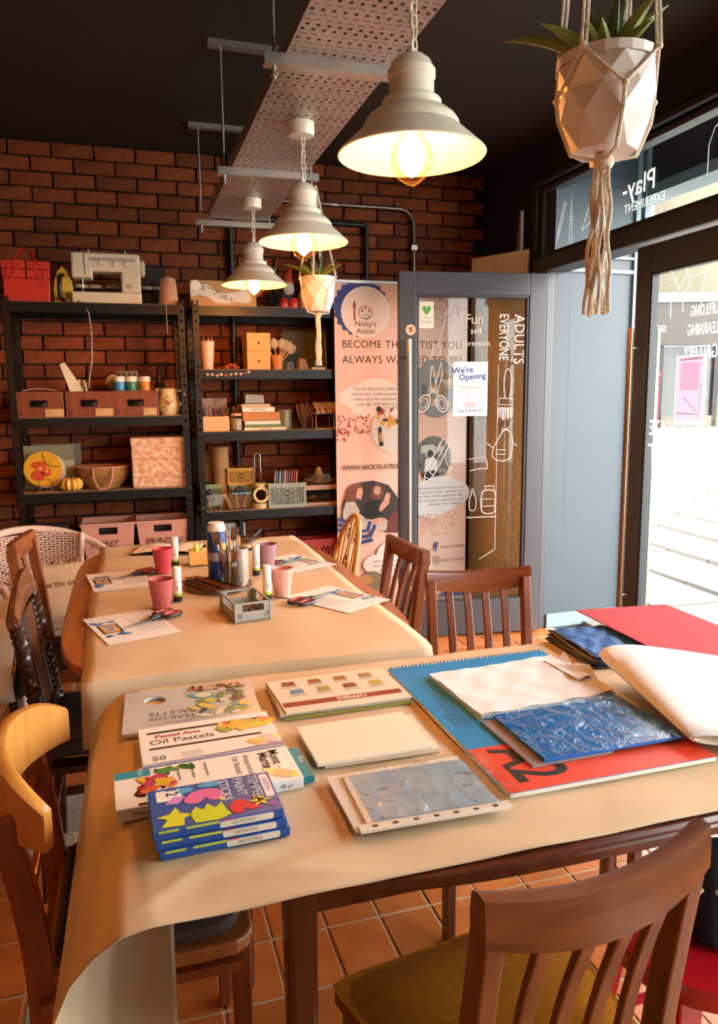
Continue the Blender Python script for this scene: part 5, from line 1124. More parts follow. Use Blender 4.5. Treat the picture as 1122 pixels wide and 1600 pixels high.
def smooth_noise(x, y): return math.sin(x*7.1+1.3*math.sin(y*3.3))*math.cos(y*5.7+.8*math.sin(x*4.1))
# far sheet runs along the oval table, drooping over its near end
zk = TZT+.002
pr = arc_profile([(3.62, zk), (3.58, zk), (1.882, zk), (1.864, zk-.004), (1.852, zk-.022), (1.844, zk-.055), (1.838, zk-.10), (1.835, zk-.16)], 60)
def far_sheet(u, v):
    p = pr[int(round(v*60))]; e = 1 if p[1] > zk-.003 else 0
    return (-.14+.91*u+.006*math.sin(v*9), p[0]+(.012*math.sin(u*5)), p[1]+.0016*(1+smooth_noise(u*2.2, v*4)))
o = MB().grid(far_sheet, 28, 60).build('kraft_paper_sheet', KRAFT, None, smooth=True, solid=.0006); tag(o, 'long brown kraft paper sheet covering the oval table', 'paper')
# near sheet runs across the front table, its left end curling down into a loose roll
pr2 = arc_profile([(1.56, zk), (1.5, zk), (.06, zk), (.0, zk), (-.04, zk-.006), (-.075, zk-.028), (-.103, zk-.06), (-.124, zk-.11), (-.132, zk-.155), (-.128, zk-.198), (-.108, zk-.232), (-.072, zk-.253), (-.025, zk-.257), (.03, zk-.246)], 240)
def near_sheet(u, v):
    p = pr2[int(round(v*240))]; x, z = p
    flat_ = max(0, min(1, (x-.05)/.3)); down = max(0, zk-z)
    y = .925+.845*u
    x2 = x-.04*min(down, .15)*(1-u)+(.03*u*min(1, down*3))
    lift = .0016*(1+smooth_noise(x*3, y*4))
    if down < .02:                                   # low crumple ridges near the front edge
        lift += .006*max(0, 1-abs((y-1.02)-.25*(x-.05))/.03)*max(0, 1-abs(x-.12)/.16)+.004*max(0, 1-abs((y-.98)+.3*(x-.2))/.025)*max(0, 1-abs(x-.22)/.15)
        for (cx_, cy_, sl_, ln_, am_) in ((.10, 1.06, -.5, .10, .004), (.03, 1.00, .6, .08, .004), (.20, 1.0, .15, .14, .0035), (.05, 1.20, -.9, .09, .003), (-.0, 1.45, .3, .10, .003)):
            lift += am_*max(0, 1-abs((y-cy_)-sl_*(x-cx_))/.022)*max(0, 1-abs(x-cx_)/ln_)
    return (x2, y, z+lift)
o = MB().grid(near_sheet, 96, 240).build('kraft_paper_sheet', KRAFT, None, smooth=True, solid=.0006); tag(o, 'brown kraft paper sheet over the front table, left end curling down', 'paper')
def curve3(P, it=2):
    P = [Vector(p) for p in P]
    for _ in range(it):
        Q = [P[0]]
        for a_, b_ in zip(P[:-1], P[1:]): Q += [a_.lerp(b_, .25), a_.lerp(b_, .75)]
        P = Q+[P[-1]]
    return P
# ================================================================ CHAIRS
def slat_chair(label, x, y, rz, H=.84, wd=TEAK, seatm=None, slats=4, hw=.165):
    t = thing('slat_back_chair', label, 'chair', (x, y, 0), rz, 'slat back dining chairs')
    sm = seatm
    b = MB(); P = [(-.172, -.17), (.172, -.17), (.213, .165), (-.213, .165)]
    V = []; n = 10
    def sp(u, v):
        yy = -.17+.335*v; w_ = (.172+.053*v); e = 1-.05*(abs(2*u-1)**8); f_ = 1-.03*(abs(2*v-1)**10)
        xx = (2*u-1)*w_*(1-.04*abs(2*v-1)**6); hgt = .447+.022*(1-abs(2*u-1)**4)*(1-abs(2*v-1)**4)
        return (xx, yy*(1-.03*abs(2*u-1)**6), hgt)
    b.grid(sp, 14, 12)
    edge = rrect(-1, 1, -1, 1, .18, 5)
    b.prism([(ex*(.172+.053*(ey+1)/2), -.0025+ey*.1675) for ex, ey in edge], .428, .450)
    b.build('seat', sm, t, smooth=50)
    for s in (-1, 1):
        MB().box(min(s*.15, s*.172), max(s*.15, s*.172), -.165, .155, .37, .428).build('side_rail', wd, t)
        MB().bar((s*.178, .145, 0), (s*.182, .15, .428), .026, .026, w2=(.036, .036)).build('front_leg', wd, t, bevel=.005)
        prv = [(s*(hw+.0), -.20, 0), (s*hw, -.165, .30), (s*hw, -.165, .45), (s*hw, -.185, .62), (s*hw, -.213, H-.035)]
        MB().sweep(curve3(prv), .030, .037).build('back_post', wd, t, bevel=.004)
        MB().bar((s*.165, -.17, .2), (s*.175, .145, .2), .016, .022).build('stretcher', wd, t)
    MB().box(-.16, .16, -.172, -.152, .36, .425).build('back_rail', wd, t); MB().box(-.175, .175, .138, .158, .37, .428).build('front_rail', wd, t)
    # curved top rail
    b = MB(); N = 16; X0 = hw+.017
    V = []
    for i in range(N+1):
        u = -1+2*i/N; xx = u*X0; yb = -.213-.028*(1-u*u); zt = H-.012*(1-u*u)*0+.0; zt = H-.014*(1-u*u); zb = H-.062-.026*(1-u*u)**1.0
        tk = .017
        for dy, zz in ((-tk, zb), (tk*.9, zb), (tk, (zb+zt)/2), (tk*.8, zt-.005), (0, zt), (-tk*.8, zt-.004), (-tk, (zb+zt)/2)): V.append((xx, yb+dy, zz))
    K = 7; F = [(i*K+k, i*K+(k+1) % K, (i+1)*K+(k+1) % K, (i+1)*K+k) for i in range(N) for k in range(K)] + [tuple(range(K-1, -1, -1)), tuple(N*K+k for k in range(K))]
    b.add(V, F).build('top_rail', wood(wd.name+'_crosswise', {'teak_wood': '#632a0d', 'walnut_wood': '#5a2b10'}.get(wd.name, '#7a3f1c'), {'teak_wood': '#8a4417', 'walnut_wood': '#80461e'}.get(wd.name, '#97552a'), .35, st=(1.2, 14, 14), coat=.3), t, smooth=50)
    for k in range(slats):
        u = -1+2*(k+1)/(slats+1); xx = u*hw*.98; yb = -.213-.028*(1-u*u)
        pts = [(xx*.96, -.162, .42), (xx*.97, -.17, .52), (xx*.985, -.188-.012*(1-u*u), .65), (xx, yb, H-.08)]
        MB().sweep(curve3(pts), .026, .012).build('slat', wd, t, bevel=.003)
    return t
MUST = M('mustard_wool', '#95560c', .92, hx2='#a86612', vs_=60, bump=.35, bs=500, spec=.1); SEATD = M('dark_seat_cloth', '#3a2620', .85, bump=.2, bs=300)
slat_chair('slat back wooden chair with mustard seat, closest to the camera', .518, .965, 7.5, .845, WALN, MUST)
slat_chair('slat back wooden chair on the far side of the front table', 1.085, 2.05, 172, .845, TEAK, SEATD)
slat_chair('slat back wooden chair at the right side of the oval table', .842, 2.77, 93.5, .845, TEAK, SEATD)
slat_chair('tall slat back chair at the left of the oval table by the wicker chair', -.185, 3.07, -95, .905, MIDW, SEATD, 3, .16)
# wheel back chair
t = thing('wheel_back_chair', 'honey coloured hoop back chair beside the banner', 'chair', (.75, 3.30, 0), 90)
MB().prism(superellipse(.2, .19, 2.8, 32), .43, .455).build('seat', LIGHTW, t, bevel=.008)
for sx in (-1, 1):
    for sy in (-1, 1): MB().tube([(sx*.13, sy*.12, .43), (sx*.175, sy*.165, 0)], [.017, .012], 10).build('leg', LIGHTW, t, smooth=True)
hp = [(.18*math.cos(a)*(1.0), -.15-.10*(math.sin(a) if a > 0 else 0), .455+.42*math.sin(a)**.8) for a in [math.pi*i/20 for i in range(21)]]
MB().tube(hp, .013, 10).build('hoop', LIGHTW, t, smooth=True)
for k in (-3, -2, 2, 3):
    x = k*.042; s = math.sqrt(max(0, 1-(x/.18)**2)); zt = .455+.42*s**.8
    MB().tube([(x*.85, -.15, .455), (x, -.15-.10*s, zt-.006)], .006, 8).build('spindle', LIGHTW, t, smooth=True)
b = MB(); sm_ = frame((0, -.152, .455), (1, 0, 0), (0, -.235, 1))
for s in (-1, 1): b.prism([(s*.012, 0), (s*.03, 0), (s*.022, .12), (s*.04, .2), (s*.022, .3), (s*.035, .405), (s*.015, .41), (s*.008, .3), (s*.02, .2), (s*.008, .12)], -.005, .005, sm_)
b.build('splat', LIGHTW, t); MB().lathe([(.026, -.006), (.045, -.006), (.045, .006), (.026, .006)], 24, sm_ @ TR(0, .2), closed=True).build('wheel_ring', LIGHTW, t, smooth=30)
for k in range(6): a = math.pi/3*k; MB().bar((0, .2, 0), (.03*math.cos(a), .2+.03*math.sin(a), 0), .006, .006, sm_).build('wheel_spoke', LIGHTW, t)
# barley twist chair
t = thing('barley_twist_chair', 'dark oak chair with barley twist posts left of the oval table', 'chair', (-.085, 2.33, 0), -91)
def twist(p0, p1, r=.017, turns=9, n=60):
    p0, p1 = Vector(p0), Vector(p1); P = []; 
    b = MB(); d = p1-p0; a = d.normalized(); x = Vector((0, 1, 0)).cross(a).normalized(); y = a.cross(x)
    for ph in (0, math.pi):
        b.tube([p0+d*(i/n)+(x*math.cos(ph+turns*math.pi*2*i/n/1.0)+y*math.sin(ph+turns*math.pi*2*i/n))*r*.5 for i in range(n+1)], r*.72, 7)
    return b
SHEEN = M('polished_dark_oak', '#2a120a', .34, coat=.25, hx2='#3c1c10', vs_=6)
for s in (-1, 1):
    MB().bar((s*.18, -.19, 0), (s*.18, -.17, .47), .035, .035).build('back_leg', SHEEN, t, bevel=.004)
    twist((s*.18, -.17, .47), (s*.18, -.225, .84)).build('twist_post', SHEEN, t, smooth=True)
    twist((s*.185, .17, .0), (s*.185, .17, .42), .016, 8).build('twist_leg', SHEEN, t, smooth=True)
    MB().bar((s*.18, -.18, .14), (s*.185, .17, .14), .02, .025).build('stretcher', SHEEN, t); MB().bar((s*.18, -.18, .40), (s*.185, .17, .40), .02, .06).build('side_rail', SHEEN, t)
    MB().tube([(s*.075, -.18, .52), (s*.075, -.222, .82)], .012, 8).build('inner_bar', SHEEN, t); 
    for k in range(14): MB().sphere((s*.12, -.178-.0032*k, .535+.021*k), .0105, 8, 6).build('turned_bead', SHEEN, t, smooth=True)
MB().grid(lambda u, v: (-.07+.14*u, -.182-.04*v, .52+.30*v), 2, 2).build('carved_panel', wood('carved_oak', '#4a2814', '#6b3c1e', .4), t, solid=.014)
MB().bar((-.185, -.175, .50), (.185, -.175, .50), .05, .026).build('lower_rail', SHEEN, t, bevel=.003); MB().box(-.19, .19, .15, .172, .37, .43).build('front_rail', SHEEN, t); MB().bar((-.18, -.18, .2), (.18, -.18, .2), .03, .02).build('back_stretcher', SHEEN, t)
N = 14; V = []
for i in range(N+1):
    u = -1+2*i/N; zt = .855+.075*(1-abs(u)**2.4); zb = .815+.03*(1-u*u)
    for dy, zz in ((-.016, zb), (.014, zb), (.016, (zb+zt)/2), (.006, zt), (-.008, zt), (-.018, (zb+zt)/2)): V.append((u*.198, -.225+dy, zz))
F = [(i*6+k, i*6+(k+1) % 6, (i+1)*6+(k+1) % 6, (i+1)*6+k) for i in range(N) for k in range(6)] + [(5, 4, 3, 2, 1, 0), tuple(N*6+k for k in range(6))]
MB().add(V, F).build('crest_rail', wood('crest_oak', '#4a2412', '#7a4422', .22, coat=.5), t, smooth=50)
MB().prism(rrect(-.2, .2, -.17, .19, .03), .43, .475).build('seat', SEATD, t, bevel=.012)
# bentwood back chair, front left
t = thing('curved_back_chair', 'light beech chair with a broad curved backrest at front left', 'chair', (-.005, 1.455, 0), -90)
N = 22; V = []
for i in range(N+1):
    u = -1+2*i/N; ang = u*1.18; R_ = .205
    xx = R_*math.sin(ang)/math.sin(1.18)*1.05; yb = -.245+(.30-.30*math.cos(ang))*.52; hh = .062-.028*abs(u)**3; zc = .755-.028*abs(u)**2.5
    nx, ny = math.sin(ang), -math.cos(ang)
    for q, zz in ((-1, -hh), (1, -hh), (1.15, 0), (1, hh-.006), (0, hh), (-1, hh-.004), (-1.1, 0)): V.append((xx+nx*q*.012, yb+ny*q*.012, zc+zz))
F = [(i*7+k, i*7+(k+1) % 7, (i+1)*7+(k+1) % 7, (i+1)*7+k) for i in range(N) for k in range(7)] + [(6, 5, 4, 3, 2, 1, 0), tuple(N*7+k for k in range(7))]
MB().add(V, F).build('backrest', LIGHTW, t, smooth=60)
POSTW = wood('chestnut_wood', '#6b2e14', '#8a4020', .35, coat=.3)
for s in (-1, 1):
    b = MB(); pts = [(s*.165, -.20, 0), (s*.165, -.185, .30), (s*.165, -.185, .45), (s*.168, -.20, .60), (s*.172, -.228, .735)]
    b.sweep(curve3(pts), .024, .046); b.build('back_post', POSTW, t, bevel=.004)
    MB().bar((s*.168, .16, 0), (s*.165, .16, .42), .026, .026, w2=(.038, .038)).build('front_leg', POSTW, t, bevel=.004)
    MB().bar((s*.165, -.185, .385), (s*.165, .16, .385), .02, .055).build('side_rail', POSTW, t); MB().bar((s*.165, -.19, .22), (s*.165, .16, .22), .016, .026).build('stretcher', POSTW, t)
for z_ in (.55, .635): MB().bar((-.165, -.20-.2*(z_-.55), z_), (.165, -.20-.2*(z_-.55), z_), .026, .014).build('ladder_slat', POSTW, t, bevel=.003)
MB().bar((-.165, .16, .39), (.165, .16, .39), .05, .02).build('front_rail', POSTW, t); MB().bar((-.165, -.0, .22), (.165, -.0, .22), .02, .016).build('cross_stretcher', POSTW, t); MB().bar((-.165, -.185, .385), (.165, -.185, .385), .05, .02).build('back_rail', POSTW, t)
MB().prism(rrect(-.205, .205, -.175, .185, .05), .415, .445).build('seat', MIDW, t, bevel=.006)
MB().prism(rrect(-.19, .19, -.165, .165, .06), .445, .475).build('seat_pad', SEATD, t, bevel=.013)
# white wicker chair with cushion
WW = M('white_wicker', '#d9b9aa', .7, bump=.2, bs=200); 
t = thing('wicker_chair', 'white woven wicker armchair by the left shelving', 'chair', (-.40, 3.83, 0), 26)
def wpt(a, z, r=.285): return (r*math.sin(a), r*math.cos(a), z)          # back at +y, front at -y
rim = [(.33*math.sin(a), .31*math.cos(a), .60+.17*max(0, math.cos(a*.82))**1.2) for a in [-2.25+4.5*i/40 for i in range(41)]]
MB().tube(rim, .019, 10).build('top_rim', WW, t, smooth=True)
for s in (-1, 1):
    e = rim[0] if s < 0 else rim[-1]
    MB().tube([e, (e[0]*1.0, e[1]-.06, .56), (e[0]*.92, e[1]-.06, .46), (e[0]*.8, e[1]+.0, .25), (e[0]*.85, e[1]-.02, 0)], .017, 10).build('front_post', WW, t, smooth=True)
    MB().tube([(s*.16, .2, .42), (s*.2, .26, 0)], .016, 10).build('back_leg', WW, t, smooth=True)
    q = rim[6] if s < 0 else rim[-7]; MB().tube([q, (q[0]*.9, q[1]*.9, .42)], .014, 8).build('arm_support', WW, t, smooth=True)
b = MB(); NR, NC = 24, 30
def wb_(a, z): r = .255+.10*(z-.43); return (r*math.sin(a)*1.02, r*math.cos(a), z)
for k in range(NR):
    z_ = .45+.29*k/(NR-1); am = 1.02
    P = []
    for i in range(NC*2+1):
        a = -am+2*am*i/(NC*2); r = .262+.12*(z_-.43)+.0035*math.sin(math.pi*i+math.pi*k+.001)*0+.004*((-1)**(i//2+k)); P.append((r*math.sin(a), r*math.cos(a), z_*1.0))
    b.tube(P, .0046, 5)
for i in range(NC+1):
    a = -1.02+2.04*i/NC; b.tube([( (.262+.12*(z_-.43))*math.sin(a), (.262+.12*(z_-.43))*math.cos(a), z_) for z_ in (.44, .6, .745)], .0035, 5)
b.build('woven_back', WW, t, smooth=True)
for s in (-1.02, 1.02): MB().tube([((.262+.12*(z_-.43))*math.sin(s), (.262+.12*(z_-.43))*math.cos(s), z_) for z_ in (.42, .6, .74)], .013, 8).build('back_edge', WW, t, smooth=True)
b = MB()
for k in range(13):
    r = .03+.019*k; b.tube([((r)*math.cos(2*math.pi*i/40), r*math.sin(2*math.pi*i/40), .425+.003*((-1)**(i//2+k))) for i in range(40)], .0085, 5, closed=True)
b.build('woven_seat', WW, t, smooth=True)
b = MB()
for k in range(6): b.tube([(.268*math.cos(2*math.pi*i/40), .268*math.sin(2*math.pi*i/40), .33+.017*k+.002*((-1)**(i//2+k))) for i in range(40)], .0095, 5, closed=True)
b.build('woven_skirt', WW, t, smooth=True)
MB().lathe([(.26, .30), (.275, .30), (.275, .33), (.26, .33)], 36, closed=True).build('wood_hoop', LIGHTW, t, smooth=30)
cu = thing('cushion', 'cream cushion with black script lettering on the wicker chair', 'cushion', (-.325, 3.72, .515), 20, rx=58)
def cush(u, v, s):
    x, y = (u-.5)*2, (v-.5)*2; e = max(0, (1-x**4)*(1-y**4)); return (x*.22*(1-.05*y*y), y*.15*(1-.06*x*x), s*.055*e**.6)
CM = M('cream_linen', '#d8c3a4', .9, bump=.25, bs=60)
b = MB(); b.grid(lambda u, v: cush(u, v, 1), 16, 12); b.grid(lambda u, v: cush(1-u, v, -1), 16, 12); b.build('cushion_body', CM, cu, smooth=True)
txt('script_lettering', 'escape the ordinary', .043, TR(.0, .02, .056), M('script_black', '#2c241f', .8), cu, sx=.85)
for k in range(46):
    a = k/46; 
    x, y = (-.22+.44*(a*4 % 1), -.15) if a < .25 else ((.22, -.15+.3*(a*4 % 1)) if a < .5 else ((.22-.44*(a*4 % 1), .15) if a < .75 else (-.22, .15-.3*(a*4 % 1))))
    MB().tube([(x*.95, y*.95, 0), (x*1.08, y*1.12, rr.uniform(-.01, .01))], .003, 5).build('fringe', M('fringe', '#4a3a30', .9) if k % 2 else CM, cu)
# zebra throw at the left edge
t = thing('zebra_stool', 'round stool with zebra striped cover at the left edge', 'stool', (-.575, 3.12, 0), 20)
b = MB(); NZ = 40
def zb(u, v): a = 2*math.pi*u; r = .19+.012*math.sin(a*9)*v; return (r*math.cos(a), r*math.sin(a), .60-.30*v)
ZB, ZW = M('zebra_black', '#1a1512', .9), M('zebra_cream', '#e2d2bd', .9)
for k in range(16):
    MB().grid(lambda u, v: zb((k+u)/16+.012*math.sin(v*6+k), v), 3, 8).build('stripe', ZB if k % 2 else ZW, t, smooth=True, solid=.003)
MB().lathe([(0, .60), (.19, .60), (.185, .615), (0, .62)], 32).build('top', ZW, t, smooth=True)
for k in range(4): a = math.pi/2*k+.7; MB().tube([(.12*math.cos(a), .12*math.sin(a), .5), (.16*math.cos(a), .16*math.sin(a), 0)], .014, 8).build('leg', DARKW, t, smooth=True)
# red stool and navy bag, bottom right
RS = M('red_enamel', '#b3141c', .22, coat=.5)
t = thing('red_metal_stool', 'glossy red metal stool at the lower right', 'stool', (.955, 1.02, 0))
MB().lathe([(0, .438), (.12, .44), (.145, .448), (.155, .446), (.16, .436), (.158, .41), (.15, .405), (.15, .43), (0, .43)], 36).build('seat', RS, t, smooth=30)
for k in range(4):
    a = math.pi/4+math.pi/2*k; MB().bar((.125*math.cos(a), .125*math.sin(a), .43), (.19*math.cos(a), .19*math.sin(a), 0), .05, .012, w2=(.03, .012)).build('leg', RS, t, bevel=.004)
    a2 = a+math.pi/2; MB().tube([(.15*math.cos(a), .15*math.sin(a), .22), (.15*math.cos(a2), .15*math.sin(a2), .22)], .009, 8).build('brace', RS, t, smooth=True)
t = thing('navy_bag', 'navy fabric bag with pale strap standing on the red stool', 'bag', (1.03, .99, .449), -20)
NV = M('navy_canvas', '#191b26', .85, bump=.3, bs=200)
def bag(u, v, s): x = (u-.5)*2; return (x*.11*(1-.15*v), s*(.055*(1-x**4)**.5*(1-.7*v)), .172*v)
b = MB(); b.grid(lambda u, v: bag(u, v, -1), 12, 8); b.grid(lambda u, v: bag(1-u, v, 1), 12, 8); b.flat([(-.1, 0), (0, -.05), (.1, 0), (0, .05)], .001); b.build('bag_body', NV, t, smooth=True)
MB().tube([(-.09, -.03, .10), (-.12, -.045, .085), (-.145, -.05, .05), (-.15, -.045, .012), (-.135, -.05, .008)], .005, 8).build('strap', M('pale_strap', '#b9a88c', .8), t, smooth=True)
MB().tube([(-.07, -.04, .10), (0, -.055, .115), (.08, -.042, .105)], .004, 8).build('piping', M('pale_strap', '#b9a88c', .8), t, smooth=True)
# ================================================================ THINGS ON THE FRONT TABLE
TB = TZT+.0065
def ink(hx, r=.55): return M('ink'+hx, hx, r)
WH = M('white_card_box', '#ece6dc', .5)
def carton(name, label, cat, x0, x1, y0, y1, z, h, mat, rz=0, group=None, side=None):
    t = thing(name, label, cat, ((x0+x1)/2, (y0+y1)/2, z), rz, group); a, d = (x1-x0)/2, (y1-y0)/2
    MB().box(-a, a, -d, d, 0, h).build('box_body', mat, t, bevel=.0012)
    return t, a, d, TR(0, 0, h+.0004), frame((0, -d-.0004, 0), (1, 0, 0), (0, 0, 1))
# paper palette pad
t = thing('palette_pad', 'tear-off paper palette pad with thumb hole and glossy painted cover', 'palette pad', (.105, 1.615, TB), -2)
PP = [(-.14, .11), (-.14, .02), (-.12, .0), (-.122, -.1), (.145, -.115), (.145, .115)]
P2 = [(-.14, .02), (-.12, .0), (-.122, -.1), (.145, -.115), (.145, .115), (-.14, .11)]
hole = circ(-.075, .05, .024, 20)
b = MB()
# plate with a real thumb hole: outer loop bridged to hole
outer = rrect(-.14, .145, -.112, .112, .006, 2)
def holed_prism(outer, hole, z0, z1, b):
    tri = mg.tessellate_polygon([[Vector((x, y, 0)) for x, y in outer], [Vector((x, y, 0)) for x, y in hole]])
    V = outer+hole; n = len(V)
    b.add([(x, y, z1) for x, y in V] + [(x, y, z0) for x, y in V], [tuple(q) for q in tri] + [tuple(k+n for k in q[::-1]) for q in tri] + [(i, (i+1) % len(outer), n+(i+1) % len(outer), n+i)[::-1] for i in range(len(outer))] + [(len(outer)+i, len(outer)+(i+1) % len(hole), n+len(outer)+(i+1) % len(hole), n+len(outer)+i) for i in range(len(hole))])
holed_prism(outer, hole, 0, .007, b); b.build('pad_body', M('palette_cover', '#c9c6bf', .25, hx2='#b4b2ac', vs_=6), t)
def blobs(parent, m, cols, cx, cy, sx, sy, n, z, seed, r=(.008, .022)):
    q = random.Random(seed)
    for k, hx in enumerate(cols):
        b = MB()
        for _ in range(n):
            x, y = cx+q.uniform(-sx, sx), cy+q.uniform(-sy, sy); a = q.uniform(0, 3.1); ra, rb = q.uniform(*r), q.uniform(*r)*.6; wob = [q.uniform(.8, 1.2) for _ in range(14)]
            b.flat([(x+ra*wob[i]*math.cos(2*math.pi*i/14)*math.cos(a)-rb*wob[i]*math.sin(2*math.pi*i/14)*math.sin(a), y+ra*wob[i]*math.cos(2*math.pi*i/14)*math.sin(a)+rb*wob[i]*math.sin(2*math.pi*i/14)*math.cos(a)) for i in range(14)], z+(k*n+_)*.00003, m)
        b.build('printed_paint', ink(hx, .3), parent)['kind'] = 'stuff'
blobs(t, TR(0, 0, .0073), ('#8f9a98', '#7f8f4a', '#5f97a3', '#4a4f55', '#d8d0b4', '#6f8a5a', '#c9b96a'), .065, -.005, .055, .06, 6, 0, 4)
blobs(t, TR(0, 0, .0084), ('#6b2c24', '#a34a3c', '#3a4a2a', '#caa27a'), .06, .09, .06, .012, 7, 0, 6, (.006, .012))
txt('printed_text', 'TEAR-OFF', .022, TR(-.04, -.045, .0074, 180), ink('#55585a'), t); txt('printed_text', 'PALETTE', .026, TR(-.04, -.018, .0074, 180), ink('#55585a'), t); txt('printed_text', 'daler 36 sheets', .010, TR(-.03, -.075, .0074, 180), ink('#55585a'), t)
# oil pastels
t, a, d, TM, FMx = carton('oil_pastels_box', 'white box of oil pastels with brush stroke print', 'art box', -.005, .255, 1.335, 1.50, TB, .02, WH, 2)
MB().box(-a, a, -d-.0003, -d+.0005, 0.001, .019).build('side_stripe', ink('#8d83a0'), t)
MB().flat(rrect(-a+.015, a-.012, .048, .057, .004), 0, TM).build('printed_bar', ink('#3b2a2a'), t); MB().flat(rrect(-a+.015, a-.03, -.022, -.014, .004), 0, TM).build('printed_bar', ink('#3b2a2a'), t)
txt('printed_text', 'Pentel Arts', .019, TM @ TR(-.10, .027, .0001), ink('#b0302c'), t, align='LEFT', bold=.0004); txt('printed_text', 'Oil Pastels', .029, TM @ TR(-.112, .0, .0001), ink('#5a4d4a'), t, align='LEFT'); txt('printed_text', '50', .026, TM @ TR(-.112, -.068, .0001), ink('#5a4d4a'), t, align='LEFT')
b = MB(); [b.flat([(-.06, -.05-.009*k), (-.02, -.05-.009*k), (-.02, -.052-.009*k), (-.06, -.052-.009*k)], .0001, TM) for k in range(3)]; b.build('printed_lines', ink('#8a8480'), t)
blobs(t, TM, ('#e8d9a0', '#d98a3c', '#c24a28', '#c9b63c', '#8aa04a', '#e2b04a'), .07, .03, .055, .014, 5, .0002, 8, (.008, .02)); blobs(t, TM, ('#e6cf8c', '#d9a46a', '#b79ac0'), .1, -.045, .025, .012, 4, .0002, 9, (.008, .018))
MB().flat([(-a, -d), (a, -d), (a, -d+.016), (.02, -d+.008), (-a, -d+.004)], .00015, TM).build('printed_edge', ink('#8d83a0'), t)
# watersoluble oil pastels
t, a, d, TM, FMx = carton('watersoluble_pastels_box', 'long white pastel box with a printed flower and teal inner tray', 'art box', -.05, .262, 1.197, 1.325, TB, .021, WH, 2.5)
MB().box(a-.02, a+.022, -d+.008, d-.006, .003, .016).build('inner_tray', ink('#1f7f8f'), t)
txt('printed_text', '48 pc', .012, TR(a+.012, .01, .0163, -90), WHITEINK, t)
MB().flat([(-a+.002, d-.002), (-a+.062, d-.002), (-a+.062, d-.028), (-a+.002, d-.028)], 0, TM).build('printed_tag', ink('#2a8c9c'), t); txt('printed_text', '48 pc', .013, TM @ TR(-a+.042, d-.008, .0002, -90), WHITEINK, t)
b = MB(); q = random.Random(3)
blobs(t, TM, ('#3a1a22', '#b0283c', '#d8443c', '#e0822c', '#c23a6a', '#e2b23c'), -.085, .0, .03, .026, 6, .0002, 12, (.006, .014)); blobs(t, TM, ('#2f5f2c', '#5a8a3c'), -.06, .042, .04, .006, 4, .0009, 13, (.006, .016))
for k, (s, sz) in enumerate((('Watersoluble', .016), ('Oil Pastels', .016))): txt('printed_text', s, sz, TM @ TR(.07-.02*k, .052, .0002, -90), ink('#3a3432'), t, align='LEFT')
txt('printed_text', 'Mont', .026, TM @ TR(.118, .055, .0002, -90), ink('#1c1816'), t, align='LEFT', bold=.0004); txt('printed_text', 'Marte', .026, TM @ TR(.098, .05, .0002, -90), ink('#1c1816'), t, align='LEFT', bold=.0004)
b = MB(); [b.flat([(.0-.024*k, .05), (.003-.024*k, .05), (.003-.024*k, .0), (-.024*k, .0)], .0002, TM) for k in range(4)]; b.build('printed_lines', ink('#8a8480'), t)
blobs(t, TM, ('#efe3b0', '#e6cf6a', '#d9b08c'), .12, -.035, .025, .015, 4, .0002, 15, (.008, .016)); MB().flat(rrect(-.12, -.06, -.062, -.054, .003), .0003, TM).build('printed_bar', ink('#3a1c1c'), t)
txt('printed_text', 'Mont Marte', .012, FMx @ TR(-.1, .006), ink('#1c1816'), t); txt('printed_text', '48 pc', .011, FMx @ TR(a-.03, .006), ink('#1c1816'), t)
MB().flat([(a-.03, d-.004), (a-.012, d-.004), (a-.012, -d+.01), (a-.03, -d+.01)], .0002, TM).build('white_band', ink('#f4efe6'), t)
